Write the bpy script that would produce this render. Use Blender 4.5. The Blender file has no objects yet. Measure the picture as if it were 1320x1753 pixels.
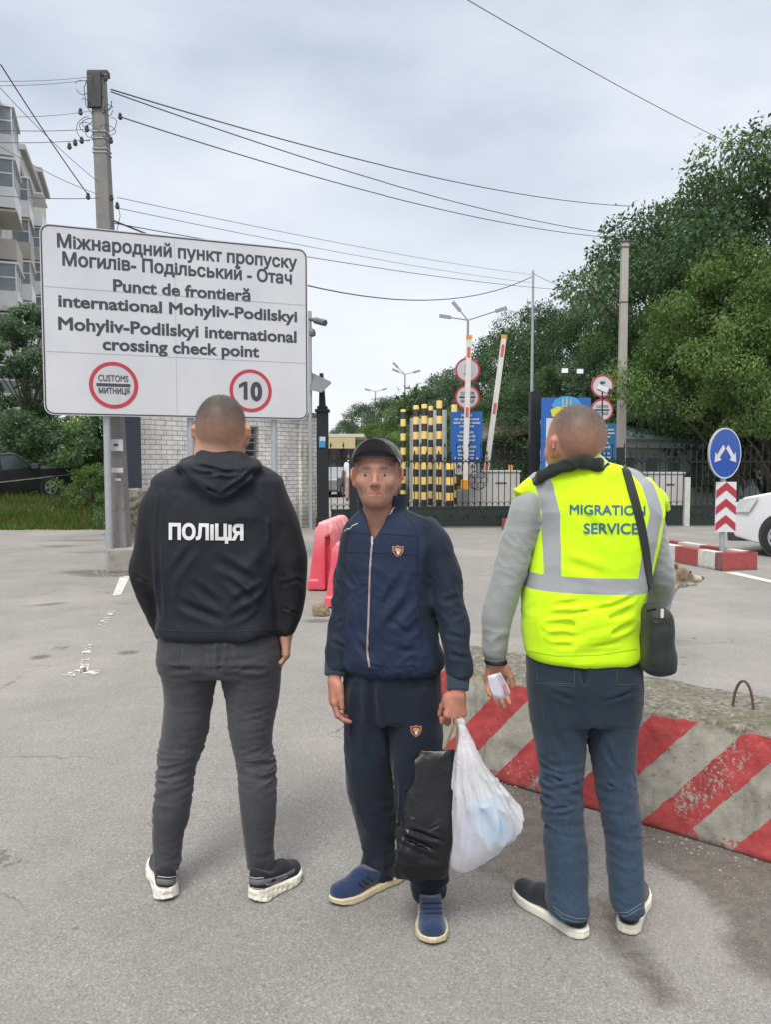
import bpy, bmesh, math, random, time
import numpy as np
from mathutils import Vector, Matrix
from mathutils.bvhtree import BVHTree
from mathutils.geometry import delaunay_2d_cdt
T0 = time.time()
SC = bpy.context.scene
COL = SC.collection
R = math.radians
random.seed(7)
RNG = np.random.default_rng(11)

# ------------------------------------------------------------------ camera, sky, sun, exposure
CAM_H, FPX, PITCH = 1.55, 1317.0, 3.54
cam_data = bpy.data.cameras.new('camera')
cam = bpy.data.objects.new('camera', cam_data)
COL.objects.link(cam)
cam.location = (0, 0, CAM_H)
cam.rotation_euler = (R(90 - PITCH), 0, 0)
cam_data.sensor_fit = 'VERTICAL'
cam_data.sensor_height = 36
cam_data.lens = 36 * FPX / 1753
cam_data.clip_start = 0.05
cam_data.clip_end = 2000
SC.camera = cam
SC.view_settings.view_transform = 'Standard'
SC.view_settings.look = 'None'
SC.view_settings.exposure = 0.95
SC.view_settings.gamma = 1.0

SUN_EL, SUN_AZ = 58.0, 200.0            # azimuth from +Y clockwise: high, a little behind the camera
world = bpy.data.worlds.new('World')
SC.world = world
world.use_nodes = True
nt = world.node_tree
bg = nt.nodes['Background']
sky = nt.nodes.new('ShaderNodeTexSky')
sky.sky_type = 'NISHITA'
sky.sun_disc = False
sky.sun_elevation = R(SUN_EL)
sky.sun_rotation = R(SUN_AZ)
sky.air_density = 1.0
sky.dust_density = 3.0
tc = nt.nodes.new('ShaderNodeTexCoord')
mp = nt.nodes.new('ShaderNodeMapping')
mp.inputs['Scale'].default_value = (1.6, 1.6, 4.2)
nt.links.new(tc.outputs['Generated'], mp.inputs['Vector'])
nz = nt.nodes.new('ShaderNodeTexNoise')
nz.inputs['Scale'].default_value = 1.9
nz.inputs['Detail'].default_value = 5
nz.inputs['Roughness'].default_value = 0.5
nt.links.new(mp.outputs[0], nz.inputs['Vector'])
rp = nt.nodes.new('ShaderNodeValToRGB')                # cloud cover: grey-blue undersides to white gaps
rp.color_ramp.elements[0].position = 0.26
rp.color_ramp.elements[0].color = (2.95, 3.32, 3.9, 1)
rp.color_ramp.elements[1].position = 0.72
rp.color_ramp.elements[1].color = (4.9, 5.1, 5.4, 1)
nt.links.new(nz.outputs['Fac'], rp.inputs['Fac'])
sx = nt.nodes.new('ShaderNodeSeparateXYZ')
nt.links.new(tc.outputs['Generated'], sx.inputs[0])
hr = nt.nodes.new('ShaderNodeMapRange')                # the cloud deck is bright near the horizon and brightest overhead
hr.inputs['From Min'].default_value = 0.0
hr.inputs['From Max'].default_value = 0.40
hr.inputs['To Min'].default_value = 1.0
hr.inputs['To Max'].default_value = 0.0
nt.links.new(sx.outputs['Z'], hr.inputs['Value'])
mh = nt.nodes.new('ShaderNodeMix'); mh.data_type = 'RGBA'
mh.inputs['B'].default_value = (5.5, 5.65, 5.8, 1)
nt.links.new(hr.outputs[0], mh.inputs['Factor'])
nt.links.new(rp.outputs[0], mh.inputs['A'])
zr = nt.nodes.new('ShaderNodeMapRange')
zr.interpolation_type = 'SMOOTHSTEP'
zr.inputs['From Min'].default_value = 0.52
zr.inputs['From Max'].default_value = 0.95
zr.inputs['To Min'].default_value = 1.0
zr.inputs['To Max'].default_value = 2.4
nt.links.new(sx.outputs['Z'], zr.inputs['Value'])
mz = nt.nodes.new('ShaderNodeVectorMath'); mz.operation = 'SCALE'
nt.links.new(mh.outputs['Result'], mz.inputs[0])
nt.links.new(zr.outputs[0], mz.inputs['Scale'])
ms = nt.nodes.new('ShaderNodeMix'); ms.data_type = 'RGBA'   # the Nishita sky shows faintly through the cover
ms.inputs['Factor'].default_value = 0.88
nt.links.new(sky.outputs[0], ms.inputs['A'])
mw = nt.nodes.new('ShaderNodeMix'); mw.data_type = 'RGBA'      # overhead the cover is a neutral bright white
zr2 = nt.nodes.new('ShaderNodeMapRange'); zr2.inputs['From Min'].default_value = .5; zr2.inputs['From Max'].default_value = .9
nt.links.new(sx.outputs['Z'], zr2.inputs['Value']); nt.links.new(zr2.outputs[0], mw.inputs['Factor'])
mw.inputs['B'].default_value = (10.6, 10.4, 10.0, 1)
nt.links.new(mz.outputs[0], mw.inputs['A'])
nt.links.new(mw.outputs['Result'], ms.inputs['B'])
nt.links.new(ms.outputs['Result'], bg.inputs['Color'])
bg.inputs['Strength'].default_value = 0.1

sun_data = bpy.data.lights.new('sun', 'SUN')
sun_data.energy = 1.35
sun_data.angle = R(22)
sun_data.color = (1.0, 0.96, 0.9)
sun = bpy.data.objects.new('sun', sun_data)
COL.objects.link(sun)
_az, _el = R(SUN_AZ), R(SUN_EL)
_d = Vector((math.sin(_az) * math.cos(_el), math.cos(_az) * math.cos(_el), math.sin(_el)))
sun.rotation_euler = _d.to_track_quat('Z', 'Y').to_euler()

# ------------------------------------------------------------------ measuring: photo pixels to places
_c, _s = math.cos(R(PITCH)), math.sin(R(PITCH))
EYE = Vector((0, 0, CAM_H))

def ray(px, py):
    u, v = (px - 660) / FPX, (876.5 - py) / FPX
    return Vector((u, _c + v * _s, -_s + v * _c))

def at(px, py, Y):
    d = ray(px, py)
    return EYE + d * (Y / d.y)

def ground(px, py, z=0.0):
    d = ray(px, py)
    return EYE + d * ((z - CAM_H) / d.z)

def on_plane(px, py, o, n):
    d = ray(px, py)
    return EYE + d * ((o - EYE).dot(n) / d.dot(n))

# ------------------------------------------------------------------ materials
class NT:
    def __init__(self, name):
        self.m = bpy.data.materials.new(name)
        self.m.use_nodes = True
        self.t = self.m.node_tree
        self.b = self.t.nodes['Principled BSDF']
        self.tc = None
    def node(self, typ, **kw):
        n = self.t.nodes.new(typ)
        for k, v in kw.items():
            if k in n.inputs: n.inputs[k].default_value = v
            else: setattr(n, k, v)
        return n
    def link(self, a, b): self.t.links.new(a, b)
    def obj(self):
        if not self.tc: self.tc = self.node('ShaderNodeTexCoord')
        return self.tc.outputs['Object']
    def noise(self, scale, detail=3, rough=0.55, vec=None, dist=0.0):
        n = self.node('ShaderNodeTexNoise')
        n.inputs['Scale'].default_value = scale
        n.inputs['Detail'].default_value = detail
        n.inputs['Roughness'].default_value = rough
        n.inputs['Distortion'].default_value = dist
        self.link(vec or self.obj(), n.inputs['Vector'])
        return n.outputs['Fac']
    def mapped(self, scale=(1, 1, 1), rot=(0, 0, 0), loc=(0, 0, 0)):
        m = self.node('ShaderNodeMapping')
        m.inputs['Scale'].default_value = scale
        m.inputs['Rotation'].default_value = rot
        m.inputs['Location'].default_value = loc
        self.link(self.obj(), m.inputs['Vector'])
        return m.outputs[0]
    def ramp(self, fac, stops):
        r = self.node('ShaderNodeValToRGB')
        e = r.color_ramp.elements
        while len(e) > 1: e.remove(e[-1])
        for i, (p, c) in enumerate(stops):
            q = e[0] if i == 0 else e.new(p)
            q.position = p
            q.color = (c, c, c, 1) if isinstance(c, (int, float)) else (*c[:3], 1)
        self.link(fac, r.inputs['Fac'])
        return r.outputs['Color']
    def mix(self, fac, a, b, mode='MIX'):
        n = self.node('ShaderNodeMix')
        n.data_type = 'RGBA'; n.blend_type = mode
        for i, v in (('Factor', fac), ('A', a), ('B', b)):
            if isinstance(v, (int, float)): n.inputs[i].default_value = v if i == 'Factor' else (v, v, v, 1)
            elif isinstance(v, tuple): n.inputs[i].default_value = (*v[:3], 1)
            else: self.link(v, n.inputs[i])
        return n.outputs['Result']
    def math(self, op, a, b=None, c=None):
        n = self.node('ShaderNodeMath'); n.operation = op
        for i, v in enumerate((a, b, c)):
            if v is None: continue
            if isinstance(v, (int, float)): n.inputs[i].default_value = v
            else: self.link(v, n.inputs[i])
        return n.outputs[0]
    def rng(self, v, a, b, c=0.0, d=1.0):
        n = self.node('ShaderNodeMapRange')
        self.link(v, n.inputs['Value'])
        for k, x in (('From Min', a), ('From Max', b), ('To Min', c), ('To Max', d)): n.inputs[k].default_value = x
        return n.outputs[0]
    def attr(self, name):
        n = self.node('ShaderNodeAttribute'); n.attribute_name = name
        return n
    def color(self, c):
        if isinstance(c, tuple): self.b.inputs['Base Color'].default_value = (*c[:3], 1)
        else: self.link(c, self.b.inputs['Base Color'])
        return self
    def rough(self, r, spec=None, metal=None):
        if isinstance(r, (int, float)): self.b.inputs['Roughness'].default_value = r
        else: self.link(r, self.b.inputs['Roughness'])
        if spec is not None: self.b.inputs['Specular IOR Level'].default_value = spec
        if metal is not None: self.b.inputs['Metallic'].default_value = metal
        return self
    def bump(self, h, strength=0.3, dist=0.01):
        n = self.node('ShaderNodeBump')
        n.inputs['Strength'].default_value = strength
        n.inputs['Distance'].default_value = dist
        self.link(h, n.inputs['Height'])
        self.link(n.outputs[0], self.b.inputs['Normal'])
        return self

def hx(s):
    s = s.lstrip('#')
    return tuple((lambda c: c / 12.92 if c <= 0.04045 else ((c + 0.055) / 1.055) ** 2.4)(int(s[i:i + 2], 16) / 255) for i in (0, 2, 4))

MATS = {}
def paint(name, col, rough=0.5, var=0.12, scale=6.0, bump=0.0, bscale=60.0, metal=0.0, spec=0.5, dirt=None, bdist=0.004):
    """A painted, metal, plastic or stone surface with uneven tone, some dirt and a fine relief."""
    if name in MATS: return MATS[name]
    n = NT(name)
    f = n.noise(scale, 4, 0.6)
    g = n.noise(scale * 9, 2, 0.6)
    f2 = n.math('MULTIPLY_ADD', g, 0.35, n.math('MULTIPLY', f, 0.65))
    lo = tuple(c * (1 - var) for c in col); hi = tuple(min(1, c * (1 + var)) for c in col)
    c = n.ramp(f2, [(0.3, lo), (0.7, hi)])
    if dirt:
        d = n.rng(n.noise(scale * 0.8, 6, 0.7, dist=0.4), dirt[1], dirt[1] + 0.12)
        c = n.mix(d, c, dirt[0])
    n.color(c)
    n.rough(n.rng(f, 0.2, 0.8, max(0.05, rough - 0.08), min(1, rough + 0.08)), spec, metal)
    if bump: n.bump(n.noise(bscale, 4, 0.65), bump, bdist)
    MATS[name] = n.m
    return n.m

# ------------------------------------------------------------------ mesh building and naming
def tag(o, label=None, cat=None, group=None, kind=None):
    if label: o['label'] = label
    if cat: o['category'] = cat
    if group: o['group'] = group
    if kind: o['kind'] = kind
    return o

def empty(name, loc, label=None, cat=None, group=None, rz=0.0):
    o = bpy.data.objects.new(name, None)
    COL.objects.link(o)
    o.location = loc
    o.rotation_euler = (0, 0, rz)
    o.empty_display_size = 0.2
    return tag(o, label, cat, group)

def link(name, me, mat=None, parent=None, smooth=True):
    o = bpy.data.objects.new(name, me)
    COL.objects.link(o)
    if mat is not None:
        for m in (mat if isinstance(mat, (list, tuple)) else [mat]): me.materials.append(m)
    if smooth is not None:
        me.polygons.foreach_set('use_smooth', [bool(smooth)] * len(me.polygons))
    if parent is not None:
        o.parent = parent
        # geometry is given in world space: keep it there
        o.matrix_parent_inverse = world_of(parent).inverted()
    return o

def world_of(o):
    m = Matrix.LocRotScale(o.location, o.rotation_euler, o.scale)
    if o.parent: m = world_of(o.parent) @ o.matrix_parent_inverse @ m
    return m

def mesh_np(name, V, F):
    """V (n,3) and F a list of (m,k) integer arrays or lists of faces."""
    me = bpy.data.meshes.new(name)
    V = np.asarray(V, dtype=np.float32)
    if isinstance(F, np.ndarray): F = [F]
    if len(F) and isinstance(F[0], np.ndarray):
        loops = np.concatenate([f.ravel() for f in F]).astype(np.int32)
        sizes = np.concatenate([np.full(len(f), f.shape[1], dtype=np.int32) for f in F])
    else:
        loops = np.array([i for f in F for i in f], dtype=np.int32)
        sizes = np.array([len(f) for f in F], dtype=np.int32)
    starts = np.concatenate([[0], np.cumsum(sizes)[:-1]]).astype(np.int32)
    me.vertices.add(len(V)); me.vertices.foreach_set('co', V.ravel())
    me.loops.add(len(loops)); me.loops.foreach_set('vertex_index', loops)
    me.polygons.add(len(sizes)); me.polygons.foreach_set('loop_start', starts)
    try: me.polygons.foreach_set('loop_total', sizes)
    except Exception: pass
    me.update(calc_edges=True)
    me.validate()
    return me

class MB:
    """Collects boxes, tubes, prisms, lathes into ONE mesh (world space)."""
    def __init__(self): self.V = []; self.F = []
    def add(self, vs, fs):
        k = len(self.V)
        self.V += [tuple(v) for v in vs]
        self.F += [tuple(i + k for i in f) for f in fs]
        return self
    def box(self, c, s, rz=0.0, M=None):
        cx, cy, cz = c; hx_, hy, hz = s[0] / 2, s[1] / 2, s[2] / 2
        p = [(x, y, z) for z in (-hz, hz) for x, y in ((-hx_, -hy), (hx_, -hy), (hx_, hy), (-hx_, hy))]
        rot = M or Matrix.Rotation(rz, 3, 'Z')
        p = [Vector(c) + rot @ Vector(q) for q in p]
        return self.add(p, [(3, 2, 1, 0), (4, 5, 6, 7), (0, 1, 5, 4), (1, 2, 6, 5), (2, 3, 7, 6), (3, 0, 4, 7)])
    def bar(self, a, b, w, h, up=(0, 0, 1)):
        a, b = Vector(a), Vector(b); d = (b - a); L = d.length; d.normalize()
        u = Vector(up); s = d.cross(u)
        if s.length < 1e-4: s = d.cross(Vector((0, 1, 0)))
        s.normalize(); u = s.cross(d)
        M = Matrix((d, s, u)).transposed()
        return self.box((a + b) / 2, (L, w, h), M=M)
    def tube(self, pts, r, n=8, cap=True):
        pts = [Vector(p) for p in pts]
        rs = r if isinstance(r, (list, tuple)) else [r] * len(pts)
        vs, fs = [], []
        prev = None
        for i, p in enumerate(pts):
            d = (pts[min(i + 1, len(pts) - 1)] - pts[max(i - 1, 0)])
            if d.length < 1e-9: d = Vector((0, 0, 1))
            d.normalize()
            if prev is None:
                s = d.cross(Vector((0, 0, 1)))
                if s.length < 1e-3: s = d.cross(Vector((0, 1, 0)))
            else:
                s = prev - d * prev.dot(d)
            s.normalize(); prev = s; t = d.cross(s)
            for k in range(n):
                a = 2 * math.pi * k / n
                vs.append(p + (s * math.cos(a) + t * math.sin(a)) * rs[i])
        for i in range(len(pts) - 1):
            for k in range(n):
                fs.append((i * n + k, i * n + (k + 1) % n, (i + 1) * n + (k + 1) % n, (i + 1) * n + k))
        if cap:
            fs.append(tuple(range(n - 1, -1, -1))); fs.append(tuple((len(pts) - 1) * n + k for k in range(n)))
        return self.add(vs, fs)
    def lathe(self, o, prof, n=16, axis=(0, 0, 1)):
        """prof: list of (radius, height along axis)"""
        o = Vector(o); d = Vector(axis).normalized()
        s = d.cross(Vector((0, 0, 1)))
        if s.length < 1e-3: s = Vector((1, 0, 0))
        s.normalize(); t = d.cross(s)
        vs, fs = [], []
        for r, h in prof:
            for k in range(n):
                a = 2 * math.pi * k / n
                vs.append(o + d * h + (s * math.cos(a) + t * math.sin(a)) * r)
        for i in range(len(prof) - 1):
            for k in range(n):
                fs.append((i * n + k, i * n + (k + 1) % n, (i + 1) * n + (k + 1) % n, (i + 1) * n + k))
        fs.append(tuple(range(n - 1, -1, -1))); fs.append(tuple((len(prof) - 1) * n + k for k in range(n)))
        return self.add(vs, fs)
    def prism(self, poly, ex):
        """poly: list of 3D points (planar, any side), extruded by the vector ex"""
        n = len(poly); ex = Vector(ex)
        vs = [Vector(p) for p in poly] + [Vector(p) + ex for p in poly]
        fs = [tuple(range(n - 1, -1, -1)), tuple(range(n, 2 * n))] + [(i, (i + 1) % n, n + (i + 1) % n, n + i) for i in range(n)]
        return self.add(vs, fs)
    def build(self, name, mat, parent=None, smooth=False, bevel=0.0, segs=2):
        me = bpy.data.meshes.new(name)
        bm = bmesh.new()
        vs = [bm.verts.new(v) for v in self.V]
        for f in self.F:
            try: bm.faces.new([vs[i] for i in f])
            except ValueError: pass
        bmesh.ops.recalc_face_normals(bm, faces=bm.faces)
        if bevel:
            bmesh.ops.bevel(bm, geom=[e for e in bm.edges if e.is_manifold and e.calc_face_angle(0) > 0.5], offset=bevel, segments=segs, profile=0.7, affect='EDGES', clamp_overlap=True)
        bm.to_mesh(me); bm.free()
        if smooth:
            me.polygons.foreach_set('use_smooth', [True] * len(me.polygons))
            try: me.set_sharp_from_angle(angle=R(40))
            except Exception: pass
        o = link(name, me, mat, parent, smooth=None)
        return o

def copy_tree(src, parent=None):
    c = src.copy(); COL.objects.link(c)
    if parent is not None: c.parent = parent
    for ch in list(src.children): copy_tree(ch, c)
    return c

# ------------------------------------------------------------------ lettering
def text_geo(body, bold=0.0, align='CENTER'):
    """Outline-filled lettering in its own plane: (verts Nx2, triangles), cap height about 0.73."""
    c = bpy.data.curves.new('lettering', 'FONT')
    c.body = body.translate({0x406: 'I', 0x456: 'i'}); c.align_x = align; c.offset = bold; c.resolution_u = 4; c.fill_mode = 'NONE'
    o = bpy.data.objects.new('lettering', c); COL.objects.link(o)
    dg = bpy.context.evaluated_depsgraph_get()
    me = bpy.data.meshes.new_from_object(o.evaluated_get(dg))
    V = np.array([v.co[:2] for v in me.vertices]); E = np.array([e.vertices[:] for e in me.edges])
    bpy.data.objects.remove(o); bpy.data.curves.remove(c); bpy.data.meshes.remove(me)
    # outlines oriented as loops: walk them, then keep the triangles with a non-zero winding
    nxt = {}
    for a, b in E: nxt.setdefault(a, []).append(b); nxt.setdefault(b, []).append(a)
    seen = set(); loops = []
    for v in sorted(nxt):
        if v in seen: continue
        lp = [v]; seen.add(v); cur = v
        while True:
            n = [q for q in nxt[cur] if q not in seen]
            if not n: break
            cur = n[0] if len(lp) > 1 else min(n); seen.add(cur); lp.append(cur)
        loops.append(lp)
    def inside(C):
        w = np.zeros(len(C), int)
        for lp in loops:
            a = V[lp]; b = np.roll(a, -1, 0)
            for (x0, y0), (x1, y1) in zip(a, b):
                if y0 == y1: continue
                m = ((y0 > C[:, 1]) != (y1 > C[:, 1])) & (x0 + (C[:, 1] - y0) * (x1 - x0) / (y1 - y0) > C[:, 0])
                w += np.where(m, 1 if y1 > y0 else -1, 0)
        return w != 0
    if bold:
        W = V.copy()
        for lp in loops:
            a = V[lp]; e = np.roll(a, -1, 0) - a
            n = np.stack([e[:, 1], -e[:, 0]], 1) / (np.linalg.norm(e, axis=1)[:, None] + 1e-9)
            mid = a + e / 2
            i1, i2 = inside(mid + n * 2e-4), inside(mid - n * 2e-4)
            if (i1 & ~i2).sum() > (i2 & ~i1).sum(): n = -n
            m = n + np.roll(n, 1, 0)
            m = m / np.maximum((m * m).sum(1), .5)[:, None] * 2
            W[lp] = a + m * bold
        V = W
    P, Q, _t, _e, _f, _o = delaunay_2d_cdt([Vector(q) for q in V], [tuple(map(int, e)) for e in E], [], 0, 1e-5)[:6]
    P = np.array([p[:] for p in P]); F = np.array([f for f in _t if len(f) == 3])
    cen = P[F].mean(1)
    return P, F[inside(cen)]

def flat_text(name, body, o, u, v, n, x0, x1, base, cap, mat, parent, bold=0.02, thick=0.003):
    """Lettering on the plane o + a*u + b*v, fitted between x0 and x1 with its baseline at base and capitals cap high."""
    V, F = text_geo(body, bold)
    lo, hi = V[:, 0].min(), V[:, 0].max()
    a = x0 + (V[:, 0] - lo) * (x1 - x0) / (hi - lo)
    b = base + V[:, 1] * cap / 0.73
    o, u, v, n = (np.array(q) for q in (o, u, v, n))
    P = o + a[:, None] * u + b[:, None] * v + n * thick
    me = mesh_np(name, P, F)
    bm = bmesh.new(); bm.from_mesh(me)
    bmesh.ops.remove_doubles(bm, verts=bm.verts, dist=1e-6)
    nn = Vector(n)
    for f in bm.faces:
        f.normal_update()
        if f.normal.dot(nn) < 0: f.normal_flip()
    bm.to_mesh(me); bm.free()
    return link(name, me, mat, parent, smooth=False)

def disc(mb, o, u, v, r0, r1, n=40):
    """flat ring (r0>0) or disc in the plane u,v"""
    o, u, v = Vector(o), Vector(u), Vector(v)
    k = len(mb.V)
    for i in range(n):
        a = 2 * math.pi * i / n
        d = u * math.cos(a) + v * math.sin(a)
        mb.V.append(tuple(o + d * r1))
        if r0: mb.V.append(tuple(o + d * r0))
    if r0:
        for i in range(n):
            j = (i + 1) % n
            mb.F.append((k + 2 * i, k + 2 * j, k + 2 * j + 1, k + 2 * i + 1))
    else: mb.F.append(tuple(range(k, k + n)))
    return mb
# ------------------------------------------------------------------ soft solids: distance fields meshed with surface nets
_G = np.array([[1,1,0],[-1,1,0],[1,-1,0],[-1,-1,0],[1,0,1],[-1,0,1],[1,0,-1],[-1,0,-1],[0,1,1],[0,-1,1],[0,1,-1],[0,-1,-1],[1,1,0],[0,-1,1],[-1,1,0],[0,-1,-1]], dtype=np.float32)
_PERM = RNG.permutation(256); _PERM = np.concatenate([_PERM, _PERM, _PERM]).astype(np.int32)

def perlin(P):
    P = np.asarray(P, dtype=np.float32)
    i = np.floor(P).astype(np.int32); f = P - i; i &= 255
    u = f * f * f * (f * (f * 6 - 15) + 10)
    out = 0
    for dx in (0, 1):
        wx = u[:, 0] if dx else 1 - u[:, 0]
        a = _PERM[i[:, 0] + dx]
        for dy in (0, 1):
            wy = u[:, 1] if dy else 1 - u[:, 1]
            b = _PERM[a + i[:, 1] + dy]
            for dz in (0, 1):
                wz = u[:, 2] if dz else 1 - u[:, 2]
                g = _G[_PERM[b + i[:, 2] + dz] & 15]
                out = out + wx * wy * wz * (g[:, 0] * (f[:, 0] - dx) + g[:, 1] * (f[:, 1] - dy) + g[:, 2] * (f[:, 2] - dz))
    return out

def smin(a, b, k):
    if k <= 0: return np.minimum(a, b)
    h = np.maximum(k - np.abs(a - b), 0) / k
    return np.minimum(a, b) - h * h * k * 0.25

def smax(a, b, k): return -smin(-a, -b, k)
def sstep(x, a, b):
    t = np.clip((x - a) / (b - a), 0, 1); return t * t * (3 - 2 * t)

class Cap:
    """round cone from a to b; flat squashes it along the axis `flat` (unit vector, factor)"""
    def __init__(s, a, b, ra, rb=None, k=0.02, flat=None):
        s.a, s.b = np.array(a, float), np.array(b, float)
        s.ra, s.rb = ra, ra if rb is None else rb
        s.k = k; s.flat = flat
        s.c = (s.a + s.b) / 2; s.r = np.linalg.norm(s.b - s.a) / 2 + max(s.ra, s.rb) * 1.3
    def __call__(s, P):
        ab = s.b - s.a; L2 = max(ab @ ab, 1e-12)
        q = P - s.a
        t = np.clip((q @ ab) / L2, 0, 1)
        e = q - t[:, None] * ab
        if s.flat is not None:
            n, w = s.flat; n = np.array(n)
            e = e + (e @ n)[:, None] * n * (1 / w - 1)
        return np.sqrt((e * e).sum(1)) - (s.ra + (s.rb - s.ra) * t)

class Ell:
    def __init__(s, c, r, rot=None, k=0.02):
        s.c = np.array(c, float); s.rad = np.array(r, float); s.k = k
        s.M = None if rot is None else np.array(rot.to_3x3() if hasattr(rot, 'to_3x3') else rot)
        s.r = max(r) * 1.05
    def __call__(s, P):
        q = P - s.c
        if s.M is not None: q = q @ s.M
        k0 = np.sqrt(((q / s.rad) ** 2).sum(1)); k1 = np.sqrt(((q / s.rad ** 2) ** 2).sum(1))
        return k0 * (k0 - 1) / np.maximum(k1, 1e-6)

class Loft:
    """vertical body: rows (z, cx, cy, rx, ry), superellipse section of power p"""
    e = 0.02                                   # rounding of the two ends
    def __init__(s, rows, p=2.3, k=0.02, tilt=None):
        s.t = np.array(sorted(rows), float); s.p = p; s.k = k
        z0, z1 = s.t[0, 0], s.t[-1, 0]
        s.c = np.array([s.t[:, 1].mean(), s.t[:, 2].mean(), (z0 + z1) / 2])
        s.r = max((z1 - z0) / 2, 0) + s.t[:, 3:].max() + 0.2
    def at(s, z):
        t = s.t
        zz = np.clip(z, t[0, 0], t[-1, 0])
        # smooth (cubic Hermite) interpolation
        i = np.clip(np.searchsorted(t[:, 0], zz) - 1, 0, len(t) - 2)
        h = t[i + 1, 0] - t[i, 0]; x = (zz - t[i, 0]) / h
        d = np.gradient(t[:, 1:], t[:, 0], axis=0)
        x = x[:, None]; hh = h[:, None]
        return ((2 * x**3 - 3 * x**2 + 1) * t[i, 1:] + (x**3 - 2 * x**2 + x) * hh * d[i] + (-2 * x**3 + 3 * x**2) * t[i + 1, 1:] + (x**3 - x**2) * hh * d[i + 1])
    def __call__(s, P):
        m = s.at(P[:, 2])
        x = np.abs(P[:, 0] - m[:, 0]) / m[:, 2]; y = np.abs(P[:, 1] - m[:, 1]) / m[:, 3]
        rr = (x**s.p + y**s.p) ** (1 / s.p)
        ang = np.maximum(rr, 1e-4)
        loc = 1 / np.sqrt((x / ang / m[:, 2])**2 + (y / ang / m[:, 3])**2 + 1e-9)
        d = (rr - 1) * np.clip(loc, m[:, 2:].min(1), m[:, 2:].max(1))
        dz = np.maximum(s.t[0, 0] - P[:, 2], P[:, 2] - s.t[-1, 0])
        return smax(d, dz, s.e)

class Fn:
    """any distance function with a centre and reach"""
    def __init__(s, fn, c, r, k=0.01): s.fn, s.c, s.r, s.k = fn, np.array(c, float), r, k
    def __call__(s, P): return s.fn(P)

def field(prims, disp=None, cut=None):
    """smooth union of prims, with a displacement disp(P, d) and a final cut(P, d)"""
    cs = np.array([q.c for q in prims]); rs = np.array([q.r + q.k + 0.05 for q in prims])
    def f(P, bc=None, br=None):
        d = np.full(len(P), 9.0)
        near = range(len(prims)) if bc is None else np.nonzero(((cs - bc)**2).sum(1) < (rs + br)**2)[0]
        for i in near:
            q = prims[i]
            e = q(P)
            d = smin(d, e, q.k)
        if disp is not None: d = d + disp(P, d)
        if cut is not None: d = cut(P, d)
        return d
    return f

def nets(f, lo, hi, h, B=12):
    """surface nets over a sparse grid -> vertices, quads"""
    lo, hi = np.array(lo, float) - 2 * h, np.array(hi, float) + 2 * h
    n = np.ceil((hi - lo) / h).astype(int) + 1
    nb = (n + B - 1) // B
    N = nb * B + 1
    val = np.full(N, 1.0, dtype=np.float32)
    g = np.arange(B + 1)
    off = np.stack(np.meshgrid(g, g, g, indexing='ij'), -1).reshape(-1, 3)
    br = B * h * math.sqrt(3) / 2
    for bi in range(nb[0]):
        for bj in range(nb[1]):
            for bk in range(nb[2]):
                base = np.array([bi, bj, bk]) * B
                bc = lo + (base + B / 2) * h
                dc = f(bc[None, :], bc, br)[0]
                sl = tuple(slice(b, b + B + 1) for b in base)
                if abs(dc) > br * 1.35 + 0.03:
                    if dc < 0: val[sl] = -1.0
                    continue
                P = lo + (base + off) * h
                val[sl] = f(P, bc, br).reshape(B + 1, B + 1, B + 1)
    s = val < 0
    c = [s[dx:N[0] - 1 + dx, dy:N[1] - 1 + dy, dz:N[2] - 1 + dz] for dx in (0, 1) for dy in (0, 1) for dz in (0, 1)]
    cnt = sum(x.astype(np.int8) for x in c)
    act = np.argwhere((cnt > 0) & (cnt < 8))
    idx = np.full(N - 1, -1, dtype=np.int32)
    idx[act[:, 0], act[:, 1], act[:, 2]] = np.arange(len(act))
    cv = np.stack([val[act[:, 0] + dx, act[:, 1] + dy, act[:, 2] + dz] for dx in (0, 1) for dy in (0, 1) for dz in (0, 1)], 1)
    co = np.array([(dx, dy, dz) for dx in (0, 1) for dy in (0, 1) for dz in (0, 1)], float)
    acc = np.zeros((len(act), 3)); k = np.zeros(len(act))
    for a in range(8):
        for b in range(a + 1, 8):
            if np.abs(co[a] - co[b]).sum() != 1: continue
            m = (cv[:, a] < 0) != (cv[:, b] < 0)
            t = np.where(m, cv[:, a] / np.where(m, cv[:, a] - cv[:, b], 1), 0)
            acc += np.where(m[:, None], co[a] + t[:, None] * (co[b] - co[a]), 0); k += m
    V = lo + (act + acc / k[:, None]) * h
    F = []
    for ax in range(3):
        o1, o2 = [(1, 2), (2, 0), (0, 1)][ax]
        sl0 = [slice(None)] * 3; sl1 = [slice(None)] * 3
        sl0[ax] = slice(0, -1); sl1[ax] = slice(1, None)
        ch = s[tuple(sl0)] != s[tuple(sl1)]
        e = np.argwhere(ch)
        ok = (e[:, o1] > 0) & (e[:, o2] > 0) & (e[:, o1] < N[o1] - 1) & (e[:, o2] < N[o2] - 1)
        e = e[ok]
        def cell(d1, d2):
            q = e.copy(); q[:, o1] -= d1; q[:, o2] -= d2
            return idx[q[:, 0], q[:, 1], q[:, 2]]
        quad = np.stack([cell(1, 1), cell(0, 1), cell(0, 0), cell(1, 0)], 1)
        flip = ~s[e[:, 0], e[:, 1], e[:, 2]]
        quad[flip] = quad[flip][:, ::-1]
        F.append(quad)
    F = np.concatenate(F)
    F = F[(F >= 0).all(1)]
    return V, F

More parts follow.
